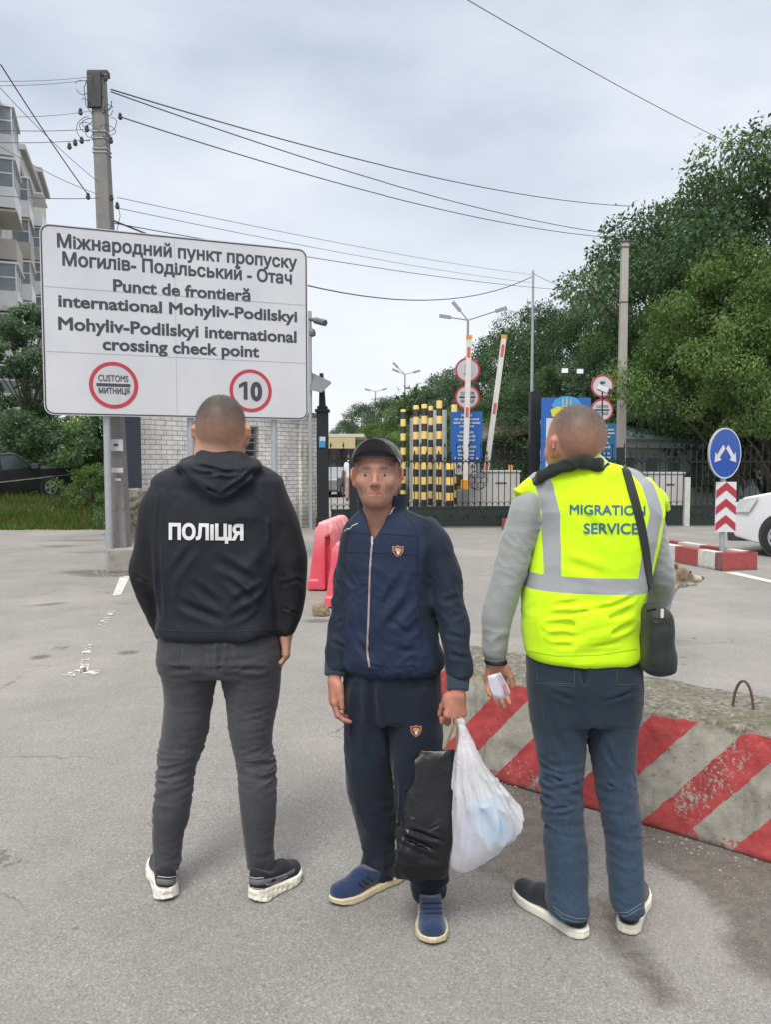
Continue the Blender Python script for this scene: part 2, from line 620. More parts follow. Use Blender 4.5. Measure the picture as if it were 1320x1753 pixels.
def bounds(prims, pad=0.03):
    lo = np.full(3, 9e9); hi = -lo
    for q in prims:
        if isinstance(q, Cap):
            r = max(q.ra, q.rb); a = np.minimum(q.a, q.b) - r; b = np.maximum(q.a, q.b) + r
        elif isinstance(q, Fn): continue
        elif isinstance(q, Ell): a = q.c - q.rad.max(); b = q.c + q.rad.max()
        else:
            t = q.t; a = np.array([(t[:, 1] - t[:, 3]).min(), (t[:, 2] - t[:, 4]).min(), t[0, 0]]); b = np.array([(t[:, 1] + t[:, 3]).max(), (t[:, 2] + t[:, 4]).max(), t[-1, 0]])
        lo = np.minimum(lo, a); hi = np.maximum(hi, b)
    return lo - pad, hi + pad

def soft(name, prims, h, mat, parent, disp=None, cut=None, attrs=None, relax=0, pad=0.03, lo=None, hi=None, holes=None):
    f = field(prims, disp, cut)
    b0, b1 = bounds(prims, pad)
    if b0[0] > 1e8: b0, b1 = -b0, -b1
    if lo is not None: b0 = np.maximum(b0, np.array(lo))
    if hi is not None: b1 = np.minimum(b1, np.array(hi))
    V, F = nets(f, b0, b1, h)
    for _ in range(relax):
        E = np.concatenate([F[:, [0, 1]], F[:, [1, 2]], F[:, [2, 3]], F[:, [3, 0]]])
        A = np.zeros_like(V); k = np.zeros(len(V))
        np.add.at(A, E[:, 0], V[E[:, 1]]); np.add.at(k, E[:, 0], 1)
        V = 0.5 * V + 0.5 * A / k[:, None]
    me = mesh_np(name, V, F)
    if attrs:
        for an, fn in attrs.items():
            a = me.attributes.new(an, 'FLOAT', 'POINT')
            a.data.foreach_set('value', np.asarray(fn(V), dtype=np.float32))
    o = link(name, me, mat, parent, smooth=True)
    o['_n'] = len(V); del o['_n']
    return o

def bvh_of(o):
    me = o.data
    return BVHTree.FromPolygons([v.co for v in me.vertices], [p.vertices[:] for p in me.polygons])

def hit(bvh, px, py):
    """where the line of sight of this photo point first meets the surface: (point, normal)"""
    d = ray(px, py).normalized()
    p, n, i, dist = bvh.ray_cast(EYE, d)
    return (p, n) if p is not None else (None, None)

def draped_text(name, body, bvh, quad, mat, parent, bold=0.03, off=0.003, cap=0.73):
    """Lettering laid on a garment. quad: photo points of baseline-left, baseline-right, cap-left, cap-right."""
    V, F = text_geo(body, bold)
    me = mesh_np(name, np.c_[V, np.zeros(len(V))], F)
    bm = bmesh.new(); bm.from_mesh(me)
    bmesh.ops.remove_doubles(bm, verts=bm.verts, dist=1e-5)
    for _ in range(3):
        es = [e for e in bm.edges if e.calc_length() > 0.12]
        if not es: break
        bmesh.ops.subdivide_edges(bm, edges=es, cuts=1)
    bmesh.ops.triangulate(bm, faces=bm.faces)
    xs = [v.co.x for v in bm.verts]; lo, hi = min(xs), max(xs)
    bl, br, cl, cr = [np.array(q, float) for q in quad]
    for v in bm.verts:
        s = (v.co.x - lo) / (hi - lo); t = v.co.y / cap
        p = (bl * (1 - s) + br * s) * (1 - t) + (cl * (1 - s) + cr * s) * t
        q, n = hit(bvh, *p)
        if q is None: q, n = at(p[0], p[1], 2.6), Vector((0, -1, 0))
        v.co = q - ray(*p).normalized() * off
    for f in bm.faces:
        f.normal_update()
        if f.normal.dot(EYE - f.verts[0].co) < 0: f.normal_flip()
    bm.to_mesh(me); bm.free()
    return link(name, me, mat, parent, smooth=False)

def draped_line(mb, bvh, pts, w, off=0.002, n=None):
    """a ribbon w wide laid along photo points pts on a garment"""
    pts = [np.array(p, float) for p in pts]
    fine = []
    for a, b in zip(pts[:-1], pts[1:]):
        m = max(2, int(np.linalg.norm(b - a) / 4))
        fine += [a + (b - a) * i / m for i in range(m)]
    fine.append(pts[-1])
    P = []
    for p in fine:
        q, nn = hit(bvh, *p)
        if q is not None: P.append((q + nn * off, nn))
    if len(P) < 2: return mb
    k = len(mb.V)
    for i, (q, nn) in enumerate(P):
        d = P[min(i + 1, len(P) - 1)][0] - P[max(i - 1, 0)][0]
        s = d.cross(nn)
        if s.length < 1e-9: s = Vector((1, 0, 0))
        s.normalize()
        up = nn * (w * 0.25)
        mb.V += [tuple(q - s * w / 2), tuple(q + up), tuple(q + s * w / 2)]
    for i in range(len(P) - 1):
        a = k + 3 * i
        mb.F += [(a, a + 1, a + 4, a + 3), (a + 1, a + 2, a + 5, a + 4)]
    return mb

def creases(items, side=None):
    """items: (point a, point b, width, depth): grooves with a soft lip, used as a displacement"""
    def f(P):
        out = np.zeros(len(P))
        c = P.mean(0); br = np.linalg.norm(P - c, axis=1).max() if len(P) > 1 else 0
        for a, b, w, dep in items:
            a, b = np.array(a, float), np.array(b, float)
            m = (a + b) / 2
            if np.linalg.norm(m - c) > np.linalg.norm(b - a) / 2 + br + 4 * w: continue
            ab = b - a
            t = np.clip(((P - a) @ ab) / (ab @ ab), 0, 1)
            e = P - a - t[:, None] * ab
            d = np.sqrt((e * e).sum(1))
            fade = np.sin(np.clip(t, 0.02, 0.98) * math.pi) ** 0.6
            out += fade * dep * (np.exp(-(d / w)**2) - 0.6 * np.exp(-((d - 2.1 * w) / w)**2))
        return out
    return f
# ------------------------------------------------------------------ people
YO = 0.0                                    # depth correction for the figure being built
def J(px, py, Y): return np.array(at(px, py, Y + YO))

def LR(rows, p=2.2, k=0.02):
    """loft from photo outlines: rows (py, x-left, x-right, depth, half thickness)"""
    out = []
    for py, xl, xr, Y, ry in rows:
        Y = Y + YO
        a, b = at(xl, py, Y), at(xr, py, Y)
        out.append((a.z, (a.x + b.x) / 2, Y, (b.x - a.x) / 2, ry))
    return Loft(out, p, k)

def frame(f, up=(0, 0, 1)):
    f = Vector(f).normalized(); u = Vector(up)
    r = f.cross(u).normalized(); u = r.cross(f)
    return np.array(Matrix((r, f, u)).transposed())      # columns: right, forward, up

def head(c, fwd, s=(1, 1, 1), ear=1.0, up=(0, 0, 1)):
    M = frame(fwd, up); c = np.array(c, float); s = np.array(s)
    W = lambda p: c + M @ (np.array(p) * s)
    def E(p, r, k, rz=0.0, ry=0.0):
        rot = np.array(Matrix.Rotation(rz, 3, 'Z') @ Matrix.Rotation(ry, 3, 'Y'))
        return Ell(W(p), np.array(r) * s, M @ rot, k)
    def C(a, b, ra, rb, k): return Cap(W(a), W(b), ra, rb, k)
    P = [E((0, -.012, .004), (.077, .096, .087), .02), E((0, -.05, -.012), (.068, .058, .062), .03),
         E((0, .032, -.05), (.061, .066, .082), .03), E((0, .04, -.1), (.042, .05, .045), .03),
         E((0, .068, -.124), (.024, .022, .02), .025)]
    for q in (-1, 1):
        P += [C((q * .012, .089, -.012), (q * .045, .073, -.016), .012, .011, .016),
              E((q * .044, .06, -.058), (.022, .024, .02), .025),
              C((q * .048, -.0, -.06), (q * .026, .046, -.116), .018, .015, .03),
              E((q * .031, .073, -.0365), (.017, .012, .012), .006), C((q * .017, .0865, -.0305), (q * .044, .078, -.0325), .0036, .0036, .004), C((q * .017, .0855, -.0425), (q * .043, .0775, -.042), .003, .003, .004),
              C((q * .0105, .103, -.071), (q * .0115, .1, -.0705), .0062, .006, .006)]
        # ear: a shell with rim, hollow and lobe
        P += [E((q * .081, -.008, -.038), (.0075 * ear, .02, .031), .008, q * -.42, q * .2),
              C((q * .088, -.024, -.022), (q * .09, -.022, -.045), .005 * ear, .005, .006),
              C((q * .084, -.014, -.01), (q * .089, -.024, -.022), .005, .005 * ear, .006),
              E((q * .079, .0, -.064), (.006, .009, .01), .007)]
    P += [C((0, .094, -.026), (0, .112, -.064), .006, .009, .012), E((0, .1135, -.066), (.0095, .0105, .0085), .008),
          C((-.02, .0845, -.0965), (0, .0915, -.0945), .004, .0052, .006), C((.02, .0845, -.0965), (0, .0915, -.0945), .004, .0052, .006),
          C((-.017, .0835, -.105), (0, .0895, -.1065), .0045, .006, .006), C((.017, .0835, -.105), (0, .0895, -.1065), .0045, .006, .006)]
    mouth = (W((-.024, .093, -.1005)), W((.024, .093, -.1005)), .0028, .003)
    loc = lambda V: ((V - c) @ M) / s
    return P, loc, W, mouth

def hand(w, d, t, curl=(30, 40, 25), size=1.0, thumb=(.75, .6, .35), spread=.05, flip=1):
    """hand from the wrist w, fingers pointing along d, thumb on the side t; n is the side the palm faces"""
    d = np.array(d, float); d /= np.linalg.norm(d)
    t = np.array(t, float); t -= d * (t @ d); t /= np.linalg.norm(t)
    n = np.cross(d, t) * flip
    w = np.array(w, float); S = size
    X = lambda a, b, c_: w + (d * a + t * b + n * c_) * S
    P = [Cap(X(-.05, 0, 0), X(.012, 0, 0), .017 * S, .023 * S, .012),
         Cap(X(.015, .008, 0), X(.08, .026, 0), .0165 * S, .0135 * S, .012),
         Cap(X(.015, -.004, 0), X(.084, .006, -.002), .017 * S, .0135 * S, .012),
         Cap(X(.015, -.01, 0), X(.08, -.013, -.001), .0165 * S, .0125 * S, .012),
         Cap(X(.015, -.014, .002), X(.072, -.031, .001), .015 * S, .0115 * S, .012),
         Ell(X(.035, .022, .01), (.016 * S, .02 * S, .03 * S), np.array([n, t, d]).T, .012)]
    base = [(.082, .027), (.087, .008), (.083, -.012), (.074, -.03)]
    ln = [(.043, .026, .021), (.047, .03, .023), (.044, .028, .022), (.034, .021, .019)]
    for i in range(4):
        p = X(base[i][0], base[i][1], -.001)
        ang = 0.0
        side = (1.5 - i) * spread
        for j in range(3):
            ang += math.radians(curl[j] * (1 + .08 * (i - 1)))
            v = d * math.cos(ang) + n * math.sin(ang) + t * side * math.cos(ang)
            v /= np.linalg.norm(v)
            q = p + v * ln[i][j] * S
            r0 = (.0096, .0088, .0079)[j] * S * (.88 if i == 3 else 1); r1 = (.0088, .0079, .0068)[j] * S * (.88 if i == 3 else 1)
            P.append(Cap(p, q, r0, r1, .002 if j else .005))
            if j < 2: P.append(Ell(q, (r1 * 1.06,) * 3, None, .003))
            p = q
    p = X(.025, .026, .012)
    v = d * thumb[0] + t * thumb[1] + n * thumb[2]; v /= np.linalg.norm(v)
    q = p + v * .04 * S
    P.append(Cap(p, q, .0145 * S, .0108 * S, .012))
    v2 = d * (thumb[0] + .35) + t * thumb[1] * .35 + n * thumb[2]; v2 /= np.linalg.norm(v2)
    P.append(Cap(q, q + v2 * .034 * S, .0106 * S, .008 * S, .004))
    return P

# cloth relief -----------------------------------------------------
def folds(comps):
    """comps: (frequency xyz, turn about Y in degrees, amplitude or f(P)->amplitude, seed, ridged)"""
    def f(P):
        out = np.zeros(len(P))
        for fr, turn, amp, seed, ridged in comps:
            a = math.radians(turn); c_, s_ = math.cos(a), math.sin(a)
            Q = np.stack([P[:, 0] * c_ + P[:, 2] * s_, P[:, 1], -P[:, 0] * s_ + P[:, 2] * c_], 1) * np.array(fr) + seed * 7.31
            n = perlin(Q + .6 * perlin(Q * .45 + 11)[:, None])
            if ridged: n = np.sign(n) * np.abs(n) ** .85
            if ridged: n = np.abs(n) * 2 - .45
            clus = np.clip(perlin(P * np.array([4, 3, 5]) + seed * 3.3) * 2.6 + .75, .1, 1.7)
            out += n * clus * (amp(P) if callable(amp) else amp)
        return out
    return f

def near_surface(fn, reach=0.06):
    def g(P, d):
        m = np.abs(d) < reach
        out = np.zeros(len(P))
        if m.any(): out[m] = fn(P[m])
        return out
    return g

def band(z, *pts):
    zs, v = zip(*sorted(pts)); return np.interp(z, zs, v)

# materials for bodies and clothes ----------------------------------
def skin_mat(name, base, hair, red=0.3):
    n = NT(name)
    f = n.noise(40, 4, .6)
    c = n.ramp(f, [(.3, tuple(x * .86 for x in base)), (.7, tuple(min(1, x * 1.1) for x in base))])
    r = n.attr('flush')
    c = n.mix(n.math('MULTIPLY', r.outputs['Fac'], red), c, (.5, .12, .08))
    h = n.attr('hair')
    g = n.noise(420, 2, .7)
    hm = n.rng(n.math('ADD', h.outputs['Fac'], n.math('MULTIPLY_ADD', g, .24, -.12)), .05, 1.0)
    c = n.mix(n.math('MULTIPLY', hm, .95), c, hair)
    n.color(c).rough(.52, .35)
    n.b.inputs['Subsurface Weight'].default_value = .12
    n.b.inputs['Subsurface Radius'].default_value = (.012, .005, .003)
    n.b.inputs['Subsurface Scale'].default_value = .5
    n.bump(n.noise(260, 3, .6), .12, .003)
    return n.m

def cloth_mat(name, col, rough=.85, weave=900, bump=.25, var=.15, sheen=.15, zone=None, wear=None, turn=0.0, spec=.25):
    n = NT(name)
    f = n.noise(7, 4, .6)
    c = n.ramp(f, [(.3, tuple(x * (1 - var) for x in col)), (.7, tuple(x * (1 + var) for x in col))])
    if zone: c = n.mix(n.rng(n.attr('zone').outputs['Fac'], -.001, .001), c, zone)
    if wear:
        w = n.attr('wear').outputs['Fac']
        c = n.mix(n.math('MULTIPLY', w, n.rng(n.noise(26, 4, .65), .25, .75, .35, 1.0)), c, wear)
    w1 = n.node('ShaderNodeTexWave'); w1.inputs['Scale'].default_value = weave / 6; w1.inputs['Distortion'].default_value = 1.2
    w1.bands_direction = 'Z'
    n.link(n.mapped(rot=(0, turn, 0)), w1.inputs['Vector'])
    g = n.noise(weave, 2, .6)
    h = n.math('ADD', n.math('MULTIPLY', w1.outputs['Fac'], .5), n.math('MULTIPLY', g, .8))
    c = n.mix(n.rng(h, .3, 1.1, .0, .22), c, tuple(min(1, x * 1.9 + .01) for x in col))
    n.color(c).rough(rough, spec)
    n.b.inputs['Sheen Weight'].default_value = sheen
    n.b.inputs['Sheen Roughness'].default_value = .5
    n.bump(h, bump, .0015)
    return n.m

def denim_mat(name, col, wear):
    n = NT(name)
    f = n.noise(9, 5, .65)
    c = n.ramp(f, [(.3, tuple(x * .8 for x in col)), (.7, tuple(x * 1.2 for x in col))])
    w = n.attr('wear').outputs['Fac']
    streak = n.noise(1, 3, .7, vec=n.mapped((160, 160, 22)))
    c = n.mix(n.math('MULTIPLY', w, n.rng(streak, .25, .75, .45, 1.0)), c, wear)
    tw = n.node('ShaderNodeTexWave'); tw.inputs['Scale'].default_value = 170; tw.inputs['Distortion'].default_value = 1.5
    tw.bands_direction = 'DIAGONAL'
    n.link(n.obj(), tw.inputs['Vector'])
    g = n.noise(700, 2, .7)
    h = n.math('ADD', n.math('MULTIPLY', tw.outputs['Fac'], .45), n.math('MULTIPLY', g, .9))
    c = n.mix(n.rng(h, .35, 1.1, 0, .3), c, tuple(min(1, x * 2.0 + .012) for x in col))
    n.color(c).rough(.88, .2)
    n.b.inputs['Sheen Weight'].default_value = .12
    n.bump(h, .3, .0015)
    return n.m

def hair_strands(name, body, loc, dens, mat, parent, ln=.006, seed=3):
    """thousands of short hairs standing on the scalp"""
    me = body.data
    n = len(me.vertices)
    V = np.empty(n * 3, np.float32); me.vertices.foreach_get('co', V); V = V.reshape(-1, 3)
    N = np.empty(n * 3, np.float32); me.vertices.foreach_get('normal', N); N = N.reshape(-1, 3)
    h = np.empty(n, np.float32); me.attributes['hair'].data.foreach_get('value', h)
    r = np.random.default_rng(seed)
    i = np.nonzero(h > .12)[0]
    rep = r.poisson(dens * np.clip(h[i], 0, 1))
    i = np.repeat(i, rep)
    p = V[i] + r.normal(0, .0015, (len(i), 3)); nn = N[i]
    d = nn + r.normal(0, .35, (len(i), 3)) + np.array([0, 0, -.45])
    d /= np.linalg.norm(d, axis=1)[:, None]
    L = ln * (.5 + r.random(len(i))) * np.clip(h[i] + .2, .3, 1)
    s = np.cross(d, r.normal(0, 1, (len(i), 3))); s /= np.linalg.norm(s, axis=1)[:, None]; s *= .0005
    T = np.stack([p - s, p + s, p + d * L[:, None]], 1).reshape(-1, 3)
    return link(name, mesh_np(name, T, np.arange(len(T)).reshape(-1, 3)), mat, parent, smooth=False)

SKIN_PALE = skin_mat('skin_pale', (.42, .235, .165), (.045, .037, .031), .28)
SKIN_TAN = skin_mat('skin_tan', (.37, .195, .14), (.085, .07, .058), .3)
SKIN_RUDDY = skin_mat('skin_ruddy', (.42, .22, .15), (.07, .055, .044), .35)
HAIR_BROWN = paint('hair_brown', (.075, .058, .045), .6, .3, 300)
HAIR_GREY = paint('hair_grey', (.17, .145, .12), .6, .35, 300)
WHITE_PRINT = paint('white_print', (.62, .62, .63), .75, .14, 300)

class FlushHead:
    def __init__(s, loc): s.loc = loc
    def __call__(s, V):
        q = s.loc(V)
        ear = sstep(np.abs(q[:, 0]), .076, .088) * (np.abs(q[:, 2]) < .09)
        nose = np.exp(-((q[:, 0] / .02)**2 + ((q[:, 2] + .065) / .025)**2)) * (q[:, 1] > .08)
        return np.clip(ear * 1.0 + nose * .8 + .25 * (q[:, 2] < -.13), 0, 1)

def hair_mask(loc, nape=-.075, front=.06, full=.055, side=1.0):
    def f(V):
        q = loc(V)
        y, z = q[:, 1], q[:, 2]
        low = nape + np.clip((y + .04) / .08, 0, 1) * .07
        m = sstep(z, low, low + full)
        m *= 1 - sstep(y - (.02 + np.clip(.05 - z, 0, 1) * -.3), front - .015, front + .012) * 1.0
        face = (y > .045) & (z < .055)
        m = np.where(face, 0, m)
        m *= (np.abs(q[:, 0]) < .079)
        return np.where(z < -.12, 0, m)
    return f

def torso_core(pts, r=.075):
    return [Cap(pts[i], pts[i + 1], r, r, .03) for i in range(len(pts) - 1)]

def limb(pts, rs, k=.015):
    return [Cap(pts[i], pts[i + 1], rs[i], rs[i + 1], k) for i in range(len(pts) - 1)]

# shoes -------------------------------------------------------------
def shoe(parent, heel, toe, width, style, upper_mat, sole_mat, tread_mat, ankle_h=.09):
    H, T = Vector(heel), Vector(toe)
    L = (T - H).length
    X = (T - H).normalized(); Z = Vector((0, 0, 1)); Yv = Z.cross(X)
    M = np.array(Matrix((X, Yv, Z)).transposed()); o = np.array(H)
    W = width / .1
    def outline(q, grow=0.0):
        x, y = q[:, 0] / L, q[:, 1]
        hw = np.interp(x, [0, .03, .12, .3, .48, .68, .82, .93, .985, 1.0], np.array([.012, .024, .034, .034, .036, .046, .045, .036, .018, .008]) * W) + grow
        dx = np.maximum(-q[:, 0], q[:, 0] - L) - grow
        return np.maximum((np.abs(y) - hw) * .9, dx)
    sh = {'runner': .046, 'skate': .027, 'slip': .033}[style]
    def sole_top(x):
        if style == 'runner': return np.interp(x / L, [0, .15, .5, .8, 1], [.052, .05, .036, .034, .044])
        return np.interp(x / L, [0, .3, .7, 1], [sh + .003, sh, sh - .001, sh + .006])
    def sole_bot(x):
        if style == 'runner': return np.interp(x / L, [-.1, 0, .12, .75, 1.0], [.02, .012, .001, .001, .028])
        return np.interp(x / L, [-.1, 0, .08, .8, 1.0], [.006, .004, .001, .001, .012])
    def fs(P):
        q = (P - o) @ M
        z = q[:, 2]
        flare = np.clip((sh - z) / sh, 0, 1) * (.004 if style == 'runner' else .0)
        groove = 0
        if style == 'runner':
            groove = .0022 * (np.sin(q[:, 0] * 170 + z * 90) * np.sin(q[:, 0] * 95 - z * 160) > .35) * (z < .036)
        elif style == 'skate': groove = .001 * (np.abs(z - .019) < .0022)
        else: groove = .0013 * (np.abs(z - .022) < .002)
        d = outline(q, .004) - flare + groove
        d = smax(d, z - sole_top(q[:, 0]), .008)
        return smax(d, sole_bot(q[:, 0]) - z, .006)
    c = np.array(H + X * L / 2 + Z * .06)
    lo = c - np.array([L * .7, L * .7, .07]); hi = c + np.array([L * .7, L * .7, .16])
    wl = lambda a, b, c_: o + M @ np.array([a * L, b, c_])
    up = [Ell(wl(.15, 0, .06), np.array([.048, .034 * W, .055]), M, .02), Ell(wl(.80, 0, .028), np.array([L * .2, .043 * W, .043]), M, .02),
          Cap(wl(.22, 0, .075), wl(.62, 0, .055), .036 * W, .037 * W, .03), Ell(wl(.93, 0, .03), np.array([L * .07, .03 * W, .03]), M, .02),
          Cap(wl(.17, 0, .085), wl(.3, 0, .09), .034 * W, .034 * W, .02)]
    def cut(P, d):
        q = (P - o) @ M
        d = smax(d, outline(q, .001), .012)
        d = smax(d, sole_top(q[:, 0]) - .006 - q[:, 2], .004)
        top = ankle_h + .012 + .015 * np.cos(q[:, 0] / L * 9)
        if style == 'slip': top = .058 + .04 * np.clip((q[:, 0] / L - .14) / .2, 0, 1)
        return smax(d, q[:, 2] - top, .006)
    s = soft('shoe', up, .0035, upper_mat, parent, cut=cut, lo=lo, hi=hi, pad=.08, disp=near_surface(folds([((40, 40, 30), 20, .0015, 3, False), ((90, 90, 90), 20, .0008, 3, False)]), .03))
    f = lambda P, bc=None, br=None: fs(P)
    V, F = nets(f, np.array([min(H.x, T.x) - .07, min(H.y, T.y) - .07, -.004]), np.array([max(H.x, T.x) + .07, max(H.y, T.y) + .07, .075]), .003, 10)
    so = link('sole', mesh_np('sole', V, F), sole_mat, s)
    return s, so, wl

def stitches(name, bvh, lines, mat, parent, w=.0016, off=.0012):
    mb = MB()
    for l in lines: draped_line(mb, bvh, l, w, off)
    if not mb.V: return None
    me = bpy.data.meshes.new(name); me.from_pydata(mb.V, [], mb.F); me.update()
    return link(name, me, mat, parent, smooth=True)

# ================================================================== 1: policeman
PM = empty('person', (-.6, 2.78, 0), 'man seen from behind in black hooded police jacket, grey jeans and white-soled trainers', 'person')
YO = -.05
hp, hloc, hW, mouth = head(J(379, 724, 2.80), (-.03, 1, -.03), (1.09, 1.04, 1.06), 1.5)
nk = [Cap(J(379, 742, 2.795), J(375, 800, 2.80), .068, .076, .045), Cap(J(372, 800, 2.80), J(372, 880, 2.80), .08, .08, .05)]
core = torso_core([J(372, 860, 2.80), J(374, 1000, 2.80), J(375, 1100, 2.80)])
armL = limb([J(360, 850, 2.8), J(288, 855, 2.8), J(257, 985, 2.81), J(280, 1080, 2.88)], [.05, .045, .036, .026])
armR = limb([J(380, 850, 2.8), J(460, 855, 2.8), J(495, 985, 2.8), J(490, 1080, 2.79)], [.05, .045, .036, .026])
legs = limb([J(375, 1100, 2.8), J(322, 1150, 2.8), J(303, 1310, 2.8), J(286, 1490, 2.765)], [.07, .06, .045, .032]) + limb([J(375, 1100, 2.8), J(430, 1150, 2.8), J(435, 1310, 2.8), J(447, 1500, 2.78)], [.07, .06, .045, .032])
hd = hand(J(488, 1084, 2.79), (.02, .06, -1), (-.12, 1, .05), (34, 46, 30), .98, flip=-1)
hd2 = hand(J(281, 1084, 2.885), (.25, .35, -1), (.4, 1, .1), (30, 40, 25), .98)
pm_body = soft('body', hp + nk + core + armL + armR + legs + hd + hd2, .0036, SKIN_PALE, PM,
     disp=lambda P, d: creases([mouth])(P), attrs={'hair': hair_mask(hloc, -.095, .06, .15), 'flush': FlushHead(hloc)})
hair_strands('hair', pm_body, hloc, .9, HAIR_BROWN, PM, .0035)

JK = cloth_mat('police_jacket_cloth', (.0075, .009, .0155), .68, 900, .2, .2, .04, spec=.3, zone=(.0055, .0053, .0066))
jt = LR([(786, 335, 420, 2.81, .075), (797, 300, 448, 2.81, .085), (812, 268, 474, 2.81, .098), (840, 262, 478, 2.81, .118), (880, 260, 480, 2.805, .128), (940, 262, 478, 2.80, .134), (1000, 266, 478, 2.80, .132), (1050, 270, 478, 2.80, .133), (1078, 268, 481, 2.80, .14), (1088, 271, 479, 2.80, .136)], 2.4)
al = LR([(828, 262, 325, 2.80, .062), (847, 247, 325, 2.80, .073), (890, 234, 312, 2.80, .073), (933, 228, 301, 2.80, .069), (985, 223, 291, 2.81, .066), (1023, 236, 288, 2.84, .06), (1063, 254, 290, 2.87, .05), (1088, 266, 293, 2.885, .046), (1096, 270, 292, 2.89, .044)], 2.0, .03)
ar = LR([(828, 428, 483, 2.80, .062), (847, 430, 492, 2.80, .073), (890, 442, 510, 2.80, .073), (933, 452, 521, 2.80, .069), (980, 462, 525, 2.80, .066), (1010, 467, 523, 2.80, .06), (1057, 474, 515, 2.80, .05), (1078, 478, 506, 2.795, .045), (1087, 480, 503, 2.795, .043)], 2.0, .03)
hood = [Ell(J(373, 799, 2.735), (.15, .068, .034), Matrix.Rotation(.12, 3, 'X'), .02), Ell(J(373, 822, 2.708), (.115, .045, .045), None, .025), Ell(J(376, 840, 2.70), (.062, .035, .034), None, .03),
        Cap(J(318, 795, 2.77), J(342, 785, 2.85), .024, .022, .02), Cap(J(434, 797, 2.77), J(414, 787, 2.85), .024, .022, .02), Cap(J(348, 784, 2.735), J(408, 786, 2.735), .026, .026, .03)]
Jc = lambda x, y, Y=2.67: J(x, y, Y)
cr = [(Jc(306, 800, 2.70), Jc(372, 847, 2.66), .006, .012), (Jc(440, 803, 2.70), Jc(380, 848, 2.66), .006, .012), (Jc(330, 796, 2.67), Jc(400, 812, 2.66), .006, .009), (Jc(345, 812, 2.66), Jc(425, 806, 2.67), .005, .008), (Jc(390, 822, 2.66), Jc(420, 812, 2.66), .005, .006),
      (Jc(455, 815, 2.69), Jc(464, 940, 2.70), .007, .009), (Jc(464, 930, 2.70), Jc(476, 1060, 2.72), .009, .012), (Jc(272, 830, 2.70), Jc(266, 920, 2.70), .007, .008), (Jc(266, 920, 2.70), Jc(274, 1050, 2.71), .009, .012),
      (Jc(372, 960), Jc(455, 1010), .014, .011), (Jc(385, 985), Jc(440, 1040), .012, .009), (Jc(330, 935), Jc(290, 990), .012, .007), (Jc(400, 1030), Jc(465, 1000, 2.69), .011, .011), (Jc(300, 1030), Jc(380, 1062), .012, .009), (Jc(395, 1060), Jc(450, 1035), .01, .009),
      (Jc(330, 1000), Jc(372, 1035), .012, .008), (Jc(290, 960), Jc(285, 1040), .012, .007),
      (Jc(480, 985, 2.74), Jc(522, 998, 2.76), .007, .005), (Jc(478, 1002, 2.74), Jc(515, 990, 2.74), .007, .004), (Jc(232, 985, 2.76), Jc(275, 1005, 2.76), .007, .008), (Jc(240, 1010, 2.78), Jc(280, 1000, 2.77), .006, .007), (Jc(485, 1040, 2.75), Jc(512, 1052, 2.76), .005, .006)]
fo = folds([((7, 5, 5), 25, .006, 1, True), ((13, 9, 9), -35, .004, 2, False), ((26, 20, 14), 40, lambda P: .0025 * band(P[:, 2], (.9, 1.2), (1.2, .6), (1.5, .3)), 5, True)])
crs0 = creases(cr)
crs = lambda P: crs0(P) * 1.05
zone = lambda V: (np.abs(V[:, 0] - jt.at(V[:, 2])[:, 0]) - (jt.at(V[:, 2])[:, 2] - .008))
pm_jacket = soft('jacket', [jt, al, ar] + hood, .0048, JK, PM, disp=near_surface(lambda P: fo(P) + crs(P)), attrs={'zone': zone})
bj = bvh_of(pm_jacket)
draped_text('lettering', 'ПОЛІЦІЯ', bj, ((288, 922.5), (416, 924), (288, 896.5), (416, 898.5)), WHITE_PRINT, pm_jacket, .045)
THREAD_DARK = paint('thread_dark', (.012, .013, .018), .8, .2, 90)
stitches('seam', bj, [[(268, 1079), (330, 1081), (400, 1081), (478, 1077)], [(318, 800), (345, 846), (376, 852), (408, 846), (436, 802)], [(456, 812), (463, 880), (466, 930)]], THREAD_DARK, pm_jacket, .003)

DN = denim_mat('grey_denim', (.022, .023, .027), (.098, .1, .11))
pel = LR([(1070, 275, 475, 2.80, .118), (1095, 272, 479, 2.80, .128), (1125, 271, 480, 2.795, .134), (1150, 276, 480, 2.795, .125)], 2.4, .03)
ll = LR([(1110, 271, 378, 2.80, .115), (1131, 271, 376, 2.795, .12), (1152, 277, 374, 2.795, .112), (1189, 281, 365, 2.80, .1), (1232, 279, 358, 2.80, .093), (1269, 275, 352, 2.805, .086), (1294, 270, 343, 2.805, .08), (1308, 269, 336, 2.805, .077), (1353, 265, 329, 2.795, .076), (1399, 262, 322, 2.785, .071), (1430, 262, 314, 2.775, .064), (1462, 263, 310, 2.765, .058), (1484, 262, 311, 2.76, .06)], 2.1, .012)
rl = LR([(1110, 378, 479, 2.80, .115), (1131, 377, 480, 2.795, .12), (1152, 377, 480, 2.795, .112), (1199, 387, 476, 2.80, .1), (1245, 391, 467, 2.80, .09), (1282, 399, 466, 2.805, .082), (1302, 403, 471, 2.805, .079), (1353, 408, 472, 2.795, .076), (1408, 414, 470, 2.785, .07), (1448, 419, 468, 2.78, .064), (1470, 421, 470, 2.78, .06), (1488, 422, 471, 2.785, .062)], 2.1, .012)
zk = .49
fo = folds([((9, 7, 34), 8, lambda P: .006 * band(P[:, 2], (.2, .25), (.42, 1), (.52, 1), (.62, .3), (.75, .2), (.85, .55), (.95, .2)), 3, True), ((14, 10, 46), -14, lambda P: .0035 * band(P[:, 2], (.08, 1), (.2, .8), (.35, .5), (.5, 1), (.6, .3), (1, .2)), 8, True), ((10, 8, 6), 15, .004, 4, False)])
Jd = lambda x, y, Y: J(x, y, Y)
